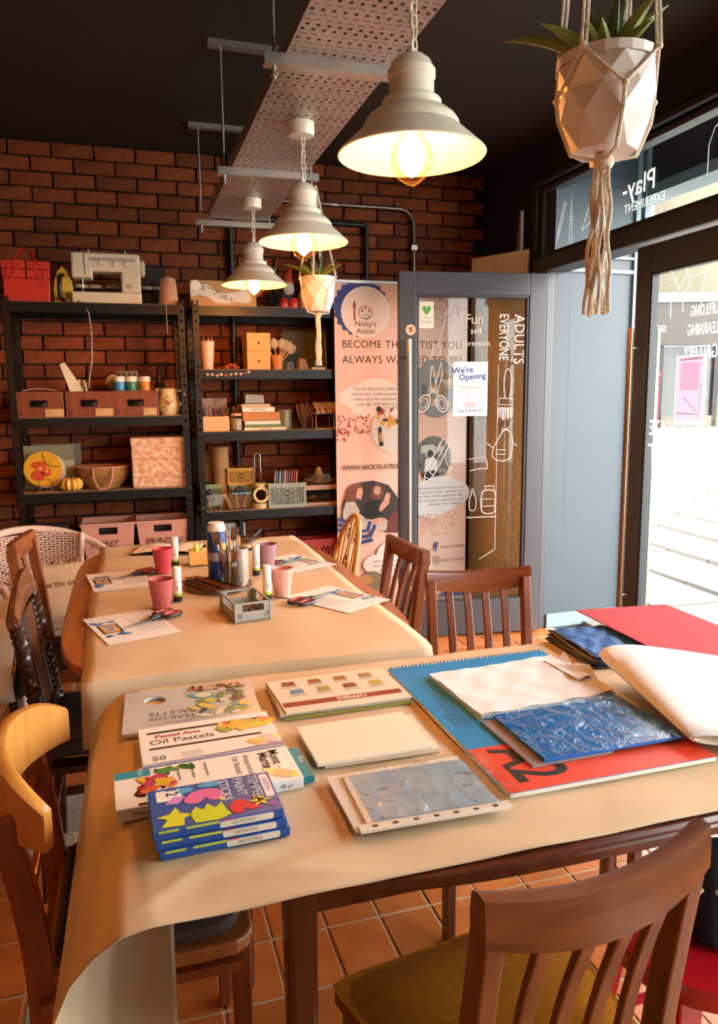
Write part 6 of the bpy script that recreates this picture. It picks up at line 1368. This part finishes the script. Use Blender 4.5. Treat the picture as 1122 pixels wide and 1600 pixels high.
# tempera paint sticks
BLU = M('artistro_blue', '#1f4f9c', .42)
for k, lb in enumerate(('bottom blue box of tempera paint sticks in the stack of three', 'middle blue box of tempera paint sticks in the stack of three', 'top blue box of tempera paint sticks with printed flowers')):
    t, a, d, TM, FMx = carton('paint_sticks_box', lb, 'art box', .013+(-.004*k), .21-.004*k, 1.066+.002*k, 1.194, TB+k*.0152, .0148, BLU, (2.0, 1.2, 1.8)[k], 'tempera paint stick boxes')
    MB().flat(rrect(.0, .082, .002, .0128, .003), 0, FMx).build('side_label', ink('#e2d8c8'), t); txt('printed_text', 'ARTISTRO', .008, FMx @ TR(.036, .0046, .0002), ink('#5f5a60'), t)
    b = MB(); [b.flat(rrect(x0, x1, .0105, .0145, .0015), .0001, FMx) for x0, x1 in ((-.09, -.06), (-.05, .0))]; b.build('side_print', ink('#b9c63c'), t)
    MB().flat(rrect(.002, .02, .0122, .0146, .001), .0002, FMx).build('side_print', ink('#c23a4a'), t)
    if k == 2:
        MB().flat(rrect(-a+.012, -a+.052, d-.042, d-.008, .004), 0, TM).build('printed_tag', ink('#eee9e0'), t); txt('printed_text', '12', .026, TM @ TR(-a+.028, d-.016, .0002, -90), ink('#2a4a8a'), t, bold=.0006)
        for s, x, y, sz in (('TEMPERA', .062, .056, .021), ('PAINT', .038, .056, .021), ('STICKS', .014, .056, .021)): txt('printed_text', s, sz, TM @ TR(x, y, .0004, -90), WHITEINK, t, align='LEFT', bold=.0006)
        MB().flat(rrect(a-.018, a-.004, -.02, .055, .004), .0001, TM).build('printed_tag', ink('#e9e2e6'), t); txt('printed_text', 'ARTISTRO', .009, TM @ TR(a-.014, .018, .0004, -90), ink('#5a4a6a'), t)
        MB().flat([(-.085, -.055), (-.075, -.035), (-.09, -.025), (-.07, -.02), (-.06, -.002), (-.055, -.022), (-.035, -.03), (-.05, -.038), (-.052, -.058)], .0002, TM).build('printed_flower', ink('#d2d42c'), t)
        MB().flat([(-.035, -.058), (-.042, -.03), (-.03, -.012), (-.02, -.024), (-.012, -.008), (-.002, -.024), (.01, -.01), (.014, -.034), (.02, -.05), (-.0, -.06)], .0002, TM).build('printed_tulip', ink('#bfd02c'), t)
        MB().disc(-.012, .024, .026, .014, .0002, 14, TM).disc(-.03, .012, .016, .014, .0003, 12, TM).disc(.004, .012, .014, .014, .00035, 12, TM).build('printed_bloom', ink('#d86aa0'), t)
        MB().flat([(-.075, .01), (-.055, .006), (-.042, .026), (-.06, .03)], .0002, TM).build('printed_bloom', ink('#c98ad0'), t); MB().disc(-.04, .044, .013, .009, .0002, 10, TM).disc(.0, .05, .02, .008, .0003, 12, TM).build('printed_sky', ink('#4fa3d0'), t)
        MB().flat([(.022, -.05), (.018, -.03), (.028, -.014), (.045, -.014), (.05, -.03), (.062, -.032), (.066, -.045), (.05, -.05), (.044, -.04), (.036, -.054)], .0003, TM).build('printed_swirl', ink('#c8283c'), t)
        MB().flat(star(.068, -.025, .02, .008, 6), .0004, TM).build('printed_star', ink('#f0c83c'), t); MB().flat(star(.012, .0, .008, .003, 4), .0004, TM).build('printed_star', ink('#f0d85c'), t); MB().disc(.085, -.042, .006, .006, .0003, 8, TM).build('printed_dot', ink('#8a4ab0'), t)
# newspaper
t = thing('newspaper', 'folded newspaper with a red offers banner', 'newspaper', (.43, 1.585, TB), 0); NP = M('newsprint', '#d9cbb4', .85, var=.04, vs_=6)
for k in range(5):
    q = .002*k; MB().prism([(-.148+q*rr.uniform(-1, 1.5), -.098+.004*(4-k)), (.146, -.096+.003*(4-k)), (.15-q, .1), (-.147, .098-q)], k*.0032, k*.0032+.0028).build('folded_section', NP, t, bevel=.001)
NM = TR(0, 0, .0159); MB().flat([(-.135, -.07), (.135, -.068), (.135, -.044), (-.135, -.045)], .0001, NM).build('printed_banner', ink('#8a3428'), t); txt('printed_text', 'OFFERS', .021, NM @ TR(.02, -.0495, .0003, 180), ink('#ead9c4'), t, bold=.0006)
for k in range(8):
    x, y = -.1+.062*(k % 4)+.01*(k//4), .06-.05*(k//4); hx = ('#7a3a2c', '#8a5a30', '#9a6a38', '#a07a50', '#5a86a0', '#a08a4a', '#8a4838', '#c0a04c')[k]; MB().flat([(x-.016, y-.012), (x+.016, y-.012), (x+.014, y+.014), (x-.014, y+.014)], .0001, NM).build('printed_picture', ink(hx), t); b = MB(); [b.flat([(x-.022, y-.018-.003*j), (x+.02, y-.018-.003*j), (x+.02, y-.019-.003*j), (x-.022, y-.019-.003*j)], .0001, NM) for j in range(3)]; b.build('printed_lines', ink('#a39684'), t)
MB().box(-.14, .145, -.1, -.096, .001, .006).build('colour_fold', ink('#8a8a3c'), t)
# cream card pack
for k, (dx, hx, lb) in enumerate(((.018, '#d9c4ae', 'pinkish lower sheet pile of the two cream card packs'), (0, '#e9dcc4', 'pack of plain cream cards in the middle of the front table'))):
    t = thing('card_pack', lb, 'card', (.415+dx, 1.337-.002*k, TB+k*.009), -1+2*k); MB().box(-.115, .112, -.082, .082, 0, .0085 if k == 0 else .007).build('card_stack', M('cards'+hx, hx, .7), t, bevel=.0008)
# plastic sleeves with pale blue film
FILM = glass('cellophane', '#fbfaf6', rough=.1, refl=1.6, crinkle=.9, cs=(1, .5, 1))
o = MB().box(-.11, .12, -.085, .085, 0, .006).build('brown_envelope', M('brown_env', '#8a6a42', .7)); o.location = (.43, 1.125, TB); o.rotation_euler.z = math.radians(3); tag(o, 'brown envelope under the clear plastic sleeves', 'envelope')
o = MB().box(-.125, .125, -.088, .088, 0, .004).build('white_sheets', PAPERW); o.location = (.432, 1.122, TB+.0065); tag(o, 'white sheets under the clear plastic wallet', 'paper')
t = thing('plastic_wallet', 'clear plastic wallet with punched white strip holding pale blue sheets', 'wallet', (.445, 1.115, TB+.011), -1.5)
MB().box(-.105, .110, -.072, .078, 0, .003).build('blue_sheet', M('pale_blue_acetate', '#9db8d2', .25), t); MB().box(-.115, -.105, -.074, .08, .0, .003).build('white_edge', PAPERW, t); MB().box(-.13, .125, -.096, -.078, -.001, .004).build('punched_strip', M('strip_white', '#d8d0c4', .45), t)
for k in range(7): MB().flat(rrect(-.105+.034*k-.005, -.105+.034*k+.005, -.091, -.084, .003, 3), .0043).build('punch_hole', ink('#4a3c30'), t)
def film(parent, a0, a1, b0, b1, h, seed, mat=FILM, nm='film', amp=.0016):
    q = random.Random(seed); ph = [q.uniform(0, 6) for _ in range(6)]
    f_ = lambda u, v: (a0+(a1-a0)*u, b0+(b1-b0)*v, h+amp*(math.sin(u*9+ph[0]+3*v)*math.sin(v*7+ph[1]))*.8+amp*abs(math.sin(u*17+v*11+ph[2]))**6+amp*abs(math.sin(u*8-v*15+ph[3]))**8)
    return MB().grid(f_, 36, 26).build(nm, mat, parent, smooth=True)
film(t, -.12, .155, -.085, .095, .0075, 3)
# A2 drawing pad and what lies on it
t = thing('drawing_pad', 'large spiral bound A2 drawing pad with blue and orange cover', 'sketch pad', (.80, 1.37, TB), 0)
MB().box(-.212, .212, -.31, .305, 0, .009).build('paper_block', M('pad_paper', '#e6dccb', .8), t); MB().box(-.214, .214, -.312, .307, .009, .0102).build('cover', M('pad_blue', '#1c80bd', .45), t)
AM = TR(0, 0, .0104); MB().flat([(-.214, -.312), (.214, -.312), (.214, -.145), (-.214, -.145)], 0, AM).build('orange_panel', M('pad_orange', '#d8462a', .45), t)
txt('printed_text', 'A2', .15, AM @ TR(-.178, -.158, .0002, -90), ink('#241814'), t, bold=.003, sx=.74, align='LEFT')
txt('printed_text', 'WHITE DRAWING CARTRIDGE', .0125, AM @ TR(-.135, -.04, .0002, -90), WHITEINK, t, bold=.0002)
b = MB(); [b.flat([(-.16-.01*k, .2-.06*k), (-.157-.01*k, .2-.06*k), (-.157-.01*k, -.05), (-.16-.01*k, -.05)], .0002, AM) for k in range(4)]; b.build('printed_lines', ink('#155078'), t)
MB().flat([(-.115, .14), (-.09, .145), (-.085, -.02), (-.11, -.03)], .0002, AM).build('printed_photo', ink('#6b4a34'), t)
sp = MB()
for k in range(44): x = -.205+k*.0095; sp.tube([(x, .300, .008), (x, .303, .014), (x, .311, .013), (x, .314, .005), (x, .309, -.000)], .0012, 5)
sp.build('spiral_binding', M('binding_blue', '#2a7fb0', .35, .3), t)
t = thing('white_parcel', 'thin white tissue wrapped packet lying on the drawing pad', 'packet', (.83, 1.475, TB+.0112), 3)
WT = M('white_tissue', '#e4e2e4', .6, bump=.35, bs=18)
b = MB(); b.grid(lambda u, v: (-.165+.335*u, -.128+.25*v, .010+.003*smooth_noise(u*3, v*3)+.005*(u**6)), 20, 14); b.box(-.165, .17, -.128, .122, 0, .009); b.build('wrapped_packet', WT, t, smooth=40)
MB().grid(lambda u, v: (.13+.06*u, -.05+.14*v, .016+.014*math.sin(u*5+v*9)*u), 8, 10).build('torn_wrapping', WT, t, smooth=True)
o = MB().box(-.10, .07, -.1, .1, 0, .004).build('grey_folder', M('grey_folder', '#8a7f82', .5)); o.location = (.765, 1.225, TB+.0112); o.rotation_euler.z = math.radians(1); tag(o, 'grey card folder under the shiny blue pack', 'folder')
o = MB().box(-.152, .152, -.1, .1, 0, .007).build('blue_sheet_pack', M('blue_foil', '#0d68c0', .22)); o.location = (.845, 1.228, TB+.0157); tag(o, 'pack of bright blue sheets inside clear film on the pad', 'pack')
o = film(None, -.17, .17, -.11, .105, 0, 11, nm='film_wrap', amp=.0022); o.location = (.855, 1.225, TB+.0265); tag(o, 'crinkled clear film wrap over the blue sheets', 'film')
# dark blue pack, red card, booklet
t = thing('dark_blue_pack', 'dark navy tissue pack partly under the red card', 'pack', (1.165, 1.655, TB), -4)
DB = M('navy_sheets', '#161a2c', .4)
for k in range(4): MB().grid(lambda u, v: (-.085+.21*u+.002*k, -.125+.25*v, .004+k*.0055+.006*math.exp(-((u)/.12)**2)*math.sin(v*4+k)), 10, 12).build('folded_sheet', DB, t, smooth=True, solid=.003)
MB().grid(lambda u, v: (-.07+.19*u, -.12+.24*v, .026+.004*smooth_noise(u*3, v*4)), 16, 16).build('blue_top_sheet', M('royal_blue_tissue', '#2f5fa8', .35, bump=.4, bs=25), t, smooth=True, solid=.001)
o = MB().box(-.155, .155, -.25, .25, 0, .003).build('red_card', M('red_card', '#b8333c', .75)); o.location = (1.40, 1.635, TB+.032); o.rotation_euler = (0, math.radians(1.5), math.radians(-2)); tag(o, 'large sheet of red card at the right end of the front table', 'card')
t = thing('pattern_booklet', 'small booklet with orange honeycomb print behind the red card', 'booklet', (1.215, 1.80, TB), -6); MB().box(-.075, .08, -.022, .025, 0, .004).build('booklet', M('booklet_dark', '#4a5a68', .4), t); b = MB(); [b.disc(-.055+.022*(k % 4)+.011*(k//4 % 2), -.008+.018*(k//4), .0095, .0095, .0042, 6) for k in range(8)]; b.build('printed_hexagons', ink('#c97a3c'), t)
# loose paper pad folded over on itself, right
t = thing('folded_paper_pad', 'large white paper pad with its pages curled over', 'paper pad', (1.17, 1.215, TB+.0115), -21)
pf = arc_profile([(.36, .004), (.1, .004), (-.05, .006), (-.12, .012), (-.175, .028), (-.205, .05), (-.215, .072), (-.205, .092), (-.17, .104), (-.12, .103), (-.02, .086), (.12, .058), (.36, .03)], 46)
for k, hx in enumerate(('#ecebec', '#dccbb0', '#e2d4bc')):
    s = 1-.012*k
    MB().grid(lambda u, v: (pf[int(round(v*46))][0]*s*((.62+.38*u) if pf[int(round(v*46))][0] < 0 else 1)+.0024*k, -.175+.36*u, .004+pf[int(round(v*46))][1]*(.22+.52*u)*(1-.035*k)), 8, 46).build('page', M('page'+hx, hx, .6), t, smooth=True, solid=.0012)
MB().box(-.06, .36, -.18, .19, 0, .004).build('backing_board', M('grey_board', '#7a7268', .8), t)
# ================================================================ THINGS ON THE OVAL TABLE
T2 = TZT+.0062
def sheet(label, x, y, rz, rot=0):
    t = thing('printed_handout', label, 'handout', (x, y, T2), rz, 'printed handouts'); MB().box(-.105, .105, -.1485, .1485, 0, .0006).build('sheet', PAPERW, t)
    m = TR(0, 0, .0008, rot); A = lambda P, hx, z=0: MB().flat(P, z, m).build('printed_shape', ink(hx), t)
    A([(-.045, .03), (.045, .03), (.045, .09), (-.045, .09)], '#2b201c'); A([(-.038, .037), (.038, .037), (.038, .083), (-.038, .083)], '#d9a86a', .0001); A([(-.03, .06), (-.01, .08), (.0, .062), (.02, .078), (.03, .05), (.0, .045)], '#8d93a8', .0002)
    blobs(t, m, ('#2f6fae',), -.065, .06, .012, .03, 5, .0002, int(abs(x*100)), (.01, .018)); blobs(t, m, ('#2f6fae', '#4f86bc'), .07, .06, .008, .035, 3, .0002, int(abs(y*100)), (.008, .016))
    b = MB(); [b.flat([(-.08, -.01-.011*k), (.08-.02*(k % 3), -.01-.011*k), (.08-.02*(k % 3), -.0125-.011*k), (-.08, -.0125-.011*k)], .0002, m) for k in range(8)]; b.build('printed_lines', ink('#a8a6a8'), t)
    return t
sheet('printed handout under red scissors, nearest on the left of the oval table', -.015, 2.30, 106-90, 90); sheet('printed handout under red scissors, far left of the oval table', -.05, 2.915, 8, 90)
sheet('printed handout beside red scissors, near right of the oval table', .655, 2.39, 31, -90); sheet('printed handout at the far right of the oval table', .64, 2.985, 24, -90)
def scissors(label, x, y, rz, z=T2+.0008):
    t = thing('scissors', label, 'scissors', (x, y, z+.001), rz, 'red handled scissors')
    SR = M('scissor_red', '#a01f1f', .35); SB = M('scissor_black', '#1c1512', .4)
    for s in (-1, 1):
        MB().prism([(-.002*s, -.10), (.006*s, -.02), (.010*s, .01), (-.004*s, .012), (-.004*s, -.02)][::s], .002+.002*(s > 0), .0042+.002*(s > 0), TR(rz=s*3)).build('blade', M('blade_steel', '#8a8680', .25, .9), t)
        lp = [(s*.021+.018*math.cos(2*math.pi*i/20)*(1 if s > 0 else .85), .065+.034*math.sin(2*math.pi*i/20), .008) for i in range(20)]
        h = MB().tube(lp, .0058, 8, closed=True).tube([(s*.004, .0, .006), (s*.007, .02, .008), (s*.012, .038, .008)], .0065, 8).build('handle', SB, t, smooth=True)
        MB().tube([(s*.021+.0145*math.cos(2*math.pi*i/20)*(1 if s > 0 else .85), .065+.0295*math.sin(2*math.pi*i/20), .0095) for i in range(20)], .005, 8, closed=True).build('grip_insert', SR, h, smooth=True)
    MB().lathe([(.006, .0065), (.006, .008), (0, .008)], 12).build('pivot', STEEL, t)
    return t
scissors('red and black scissors on the near left handout', .045, 2.325, -52); scissors('red and black scissors on the far left handout', .0, 2.96, -58); scissors('red and black scissors on the near right handout', .575, 2.40, 128); scissors('red and black scissors behind the mauve cup', .60, 2.99, 110)
def cup(label, x, y, hx, h=.098):
    t = thing('tumbler', label, 'cup', (x, y, T2), 10, 'pink plastic tumblers'); m_ = M('cup'+hx, hx, .45)
    n = 40; fac = lambda t_: .965+.035*abs(math.cos(t_*5))
    b = MB(); V = []; F = []
    prof = [(0, .002, 0), (.026, 0, 1), (.028, .003, 1), (.034, h*.62, 1), (.0355, h*.66, 0), (.040, h-.003, 0), (.0405, h, 0), (.0385, h, 0), (.035, h*.6, 0), (.026, .006, 0), (0, .005, 0)]
    for r, z_, f_ in prof:
        for k in range(n): tt = 2*math.pi*k/n; q = r*(fac(tt) if f_ else 1); V.append((q*math.cos(tt), q*math.sin(tt), z_))
    for i in range(len(prof)-1):
        for k in range(n): F.append((i*n+k, i*n+(k+1) % n, (i+1)*n+(k+1) % n, (i+1)*n+k))
    b.add(V, F).build('cup_body', m_, t, smooth=25); return t
cup('rose pink tumbler above the near left handout', .085, 2.465, '#b85a5a'); cup('hot pink tumbler at the far left of the oval table', .115, 2.985, '#d8485a'); cup('pale pink tumbler beside the near right glue stick', .487, 2.49, '#e0a090'); cup('mauve tumbler beside the far right handout', .515, 2.93, '#a07880')
def glue(label, x, y):
    t = thing('glue_stick', label, 'glue stick', (x, y, T2), 0, 'glue sticks'); r = .0145
    MB().lathe([(0, 0), (r+.001, 0), (r+.001, .018), (0, .018)], 20).build('black_base', M('glue_black', '#201a16', .4), t, smooth=30); MB().lathe([(0, .018), (r, .018), (r, .028), (0, .028)], 20).build('green_band', M('glue_lime', '#a3c038', .45), t, smooth=30)
    MB().lathe([(0, .028), (r, .028), (r, .085), (0, .085)], 20).build('tube', M('glue_white', '#e9e3d6', .45), t, smooth=30); MB().lathe([(0, .085), (r+.0005, .085), (r+.0005, .115), (r-.002, .118), (0, .118)], 20).build('cap', M('glue_cap', '#ece5d8', .4), t, smooth=30)
    b = MB(); m = frame((0, -r-.0003, 0), (1, 0, 0), (0, 0, 1)); b.stroke(circ(0, .066, .005, 10), .0012, 0, m, True); [b.flat([(-.004+.003*k, .038), (-.0028+.003*k, .038), (-.0028+.003*k, .055), (-.004+.003*k, .055)], 0, m) for k in range(3)]; b.build('printed_mark', ink('#b06a5a'), t)
glue('glue stick beside the rose pink tumbler', .14, 2.54); glue('glue stick beside the hot pink tumbler', .168, 3.10); glue('glue stick beside the pale pink tumbler', .43, 2.46); glue('glue stick beside the mauve tumbler', .455, 2.83)
t = thing('round_tray', 'round brown wooden turntable tray in the middle of the oval table', 'tray', (.295, 2.69, T2)); MB().lathe([(0, 0), (.115, 0), (.122, .004), (.122, .012), (.118, .014), (0, .012)], 40).build('disc', wood('tray_brown', '#5a2c18', '#74402a', .25, coat=.5), t, smooth=30)
TT = T2+.0145
t = thing('brush_holder', 'slim brown brush holder lying across the round tray', 'holder', (.235, 2.655, TT), 28); MB().prism(rrect(-.028, .028, -.12, .10, .01), 0, .008).build('slab', M('holder_brown', '#5f4632', .4), t, bevel=.002)
for k in range(5):
    p_ = thing('paint_brush', nth(k)+' small paint brush on the brown holder', 'brush', (.222+.014*k, 2.65, TT+.0135+.001*k), 24+3*k, 'brushes on the holder'); MB().tube([(0, -.13, -.002), (0, -.02, .001), (0, .05, .002)], [.002, .0042, .0035], 8).build('handle', M('bh'+str(k % 3), ('#7a4424', '#2a1c16', '#a8652c')[k % 3], .3), p_, smooth=True); MB().tube([(0, .05, .002), (0, .075, .002)], .0038, 8).build('ferrule', STEEL, p_, smooth=True); MB().tube([(0, .075, .002), (0, .09, .002), (0, .105, .002)], [.004, .006, .001], 8).build('bristles', M('bristle', '#b98a6a', .9), p_, smooth=True)
t = thing('brush_jar', 'glass jar of paint brushes on the round tray', 'jar', (.325, 2.625, TT)); MB().lathe([(.0, .003), (.034, .003), (.037, .008), (.037, .08), (.034, .088), (.034, .095), (.032, .095), (.032, .088), (.034, .078), (.034, .01), (0, .008)], 24).build('glass_body', JARG, t, smooth=True)
for k in range(8):
    a = 2*math.pi*k/8; hx = ('#8a2c22', '#a8652c', '#6b2418', '#b9793c', '#3a2a20', '#8a2c22', '#c9a070', '#5a1c14')[k]
    p_ = thing('jar_paint_brush', ('long red handled', 'flat tan handled', 'maroon handled', 'honey handled', 'wide dark handled', 'short red handled', 'cream handled', 'dark maroon handled')[k]+' paint brush in the glass jar', 'brush', (.325+.012*math.cos(a), 2.625+.012*math.sin(a), TT+.012), math.degrees(a)+90, 'brushes in the glass jar', rx=0); p_.rotation_euler = (math.radians(9)*-math.sin(a), math.radians(10)*math.cos(a), 0); L_ = rr.uniform(.15, .18)
    MB().tube([(0, 0, 0), (0, 0, L_*.6), (0, 0, L_*.75)], [.0022, .0045, .0035], 8).build('handle', M('jb'+hx, hx, .3), p_, smooth=True); MB().tube([(0, 0, L_*.75), (0, 0, L_*.9)], .0042, 8).build('ferrule', STEEL, p_, smooth=True)
    if k in (1, 4): MB().box(-.014, .014, -.005, .005, L_*.88, L_*1.15).build('bristles', M('bristle_dark', '#5a3a28', .9), p_)
    else: MB().tube([(0, 0, L_*.9), (0, 0, L_), (0, 0, L_*1.1)], [.0045, .0055, .001], 8).build('bristles', M('bristle', '#b98a6a', .9), p_, smooth=True)
t = thing('white_tin', 'pale metal tin behind the brush jar on the round tray', 'tin', (.372, 2.70, TT)); MB().lathe([(0, 0), (.034, 0), (.034, .12), (.032, .12), (.032, .004), (0, .004)], 24).build('tin_body', M('pale_tin', '#b9b3a6', .3, .5), t, smooth=30)
t = thing('paint_bottle', 'tall blue paint bottle with white cap on the round tray', 'bottle', (.30, 2.745, TT)); PBU = M('paint_bottle_blue', '#123f92', .3)
MB().lathe([(0, 0), (.034, 0), (.036, .004), (.036, .165), (.034, .175), (.022, .182), (0, .183)], 28).build('bottle_body', PBU, t, smooth=True); MB().lathe([(0, .18), (.033, .18), (.033, .198), (.028, .2), (.028, .212), (0, .212)], 28).build('cap', M('cap_white', '#e9e4da', .4), t, smooth=30); MB().lathe([(.0364, .075), (.0364, .105)], 28).build('pale_label', ink('#a8a4b4'), t, smooth=True); MB().grid(lambda u, v: (.0367*math.cos(-1.5+u), .0367*math.sin(-1.5+u), .105+.035*v), 8, 1).build('yellow_label', ink('#d9a84a'), t, smooth=True)
# yellow box, grey crate, notebooks, wide brush
t = thing('yellow_box', 'small translucent yellow box of supplies on the oval table', 'box', (.283, 3.10, T2), 0); YB = M('amber_plastic', '#e0b060', .35)
for a_, c_, d_, e_ in ((-.06, .06, -.04, -.037), (-.06, .06, .037, .04), (-.06, -.057, -.037, .037), (.057, .06, -.037, .037)): MB().box(a_, c_, d_, e_, 0, .06).build('wall', YB, t)
MB().box(-.06, .06, -.04, .04, 0, .003).build('bottom', YB, t)
for x, hx in ((-.03, '#c8c83c'), (.0, '#e9e0cc'), (.03, '#d99a3c')): p_ = thing('sponge_ball', {'#c8c83c': 'lime tube poking out of the yellow box', '#e9e0cc': 'white ball in the yellow box', '#d99a3c': 'orange ball in the yellow box'}[hx], 'craft item', (.283+x, 3.10, T2+.003)); (MB().lathe([(0, 0), (.012, 0), (.012, .06), (.006, .085), (0, .086)], 12) if x < 0 else MB().sphere((0, 0, .034), .022, 10, 8)).build('body', ink(hx), p_, smooth=True)
t = thing('grey_desk_crate', 'small grey folding crate in the middle of the oval table', 'crate', (.333, 2.315, T2), 8); GC = M('grey_plastic_crate', '#9a9893', .45)
ca, cd, ch_ = .055, .085, .058
for sx in (-1, 1):
    for sy in (-1, 1): MB().box(sx*ca-.004, sx*ca+.004, sy*cd-.004, sy*cd+.004, 0, ch_).build('corner_post', GC, t, bevel=.001)
for m_, wd_ in ((TR(0, -cd), ca), (TR(0, cd, 0, 180), ca), (TR(-ca, 0, 0, -90), cd), (TR(ca, 0, 0, 90), cd)):
    b = MB(); th = .0022
    b.box(-wd_, wd_, -th, th, .004, .03, m_).box(-wd_, wd_, -th, th, ch_-.006, ch_, m_).box(-wd_, -wd_*.62, -th, th, .03, ch_-.006, m_).box(wd_*.62, wd_, -th, th, .03, ch_-.006, m_)
    b.build('open_side', GC, t)
    for s in (-1, 1):
        for k in range(3): MB().add([(s*wd_*(.66+.09*k), -th-.0004, .008+.003*k), (s*wd_*(.70+.09*k), -th-.0004, .008+.003*k), (s*wd_*(.74+.09*k), -th-.0004, .026), (s*wd_*(.70+.09*k), -th-.0004, .026)], [(0, 1, 2, 3) if s > 0 else (3, 2, 1, 0)], m_).build('slot', M('slot_shadow', '#4a4844', .7), t)
MB().box(-ca, ca, -cd, cd, 0, .003).build('bottom', GC, t)
for k in range(4): o = MB().tube([(-.03, -.04, 0), (.03, .04, .002)], .004, 6).build('crayon', M('cry'+str(k), ('#5a4a40', '#3a3430', '#7a6a5a', '#4a3a34')[k], .5)); o.location = (.325+.014*k, 2.32, T2+.0105); o.rotation_euler.z = k*.4; tag(o, 'small dark stick lying inside the grey desk crate', 'crayon', 'sticks in the grey crate')
def notebook(label, x, y, rz, sgn):
    t = thing('open_notebook', label, 'notebook', (x, y, T2), rz, 'open notebooks'); MB().box(-.15, .15, -.1, .1, 0, .003).build('cover', M('notebook_black', '#2a211c', .6), t)
    for s in (-1, 1): MB().grid(lambda u, v: (s*(.002+.142*u), -.095+.19*v, .004+.014*math.sin(min(1, u*1.25)*math.pi*.85)**.8*(1-.35*u)), 12, 3).build('page_block', M('cream_page', '#dfccab', .8), t, smooth=True, solid=.004)
    return t
notebook('open sketchbook at the far left end of the oval table', .16, 3.43, -14, 1); notebook('open sketchbook under the wide brush at the far end', .47, 3.40, 6, 1)
t = thing('wide_brush', 'wide flat dark brush lying on the open sketchbook', 'brush', (.51, 3.40, T2+.026), -38); MB().box(-.03, .03, -.03, .03, 0, .01).build('bristles', M('bristle_dark', '#5a3a28', .9), t, bevel=.002); MB().box(-.03, .03, .03, .045, -.001, .011).build('ferrule', M('ferrule_dark', '#4a4038', .3, .7), t); MB().bar((0, .045, .005), (0, .13, .03), .016, .012).build('handle', M('brush_black', '#1c1512', .3), t, bevel=.003)
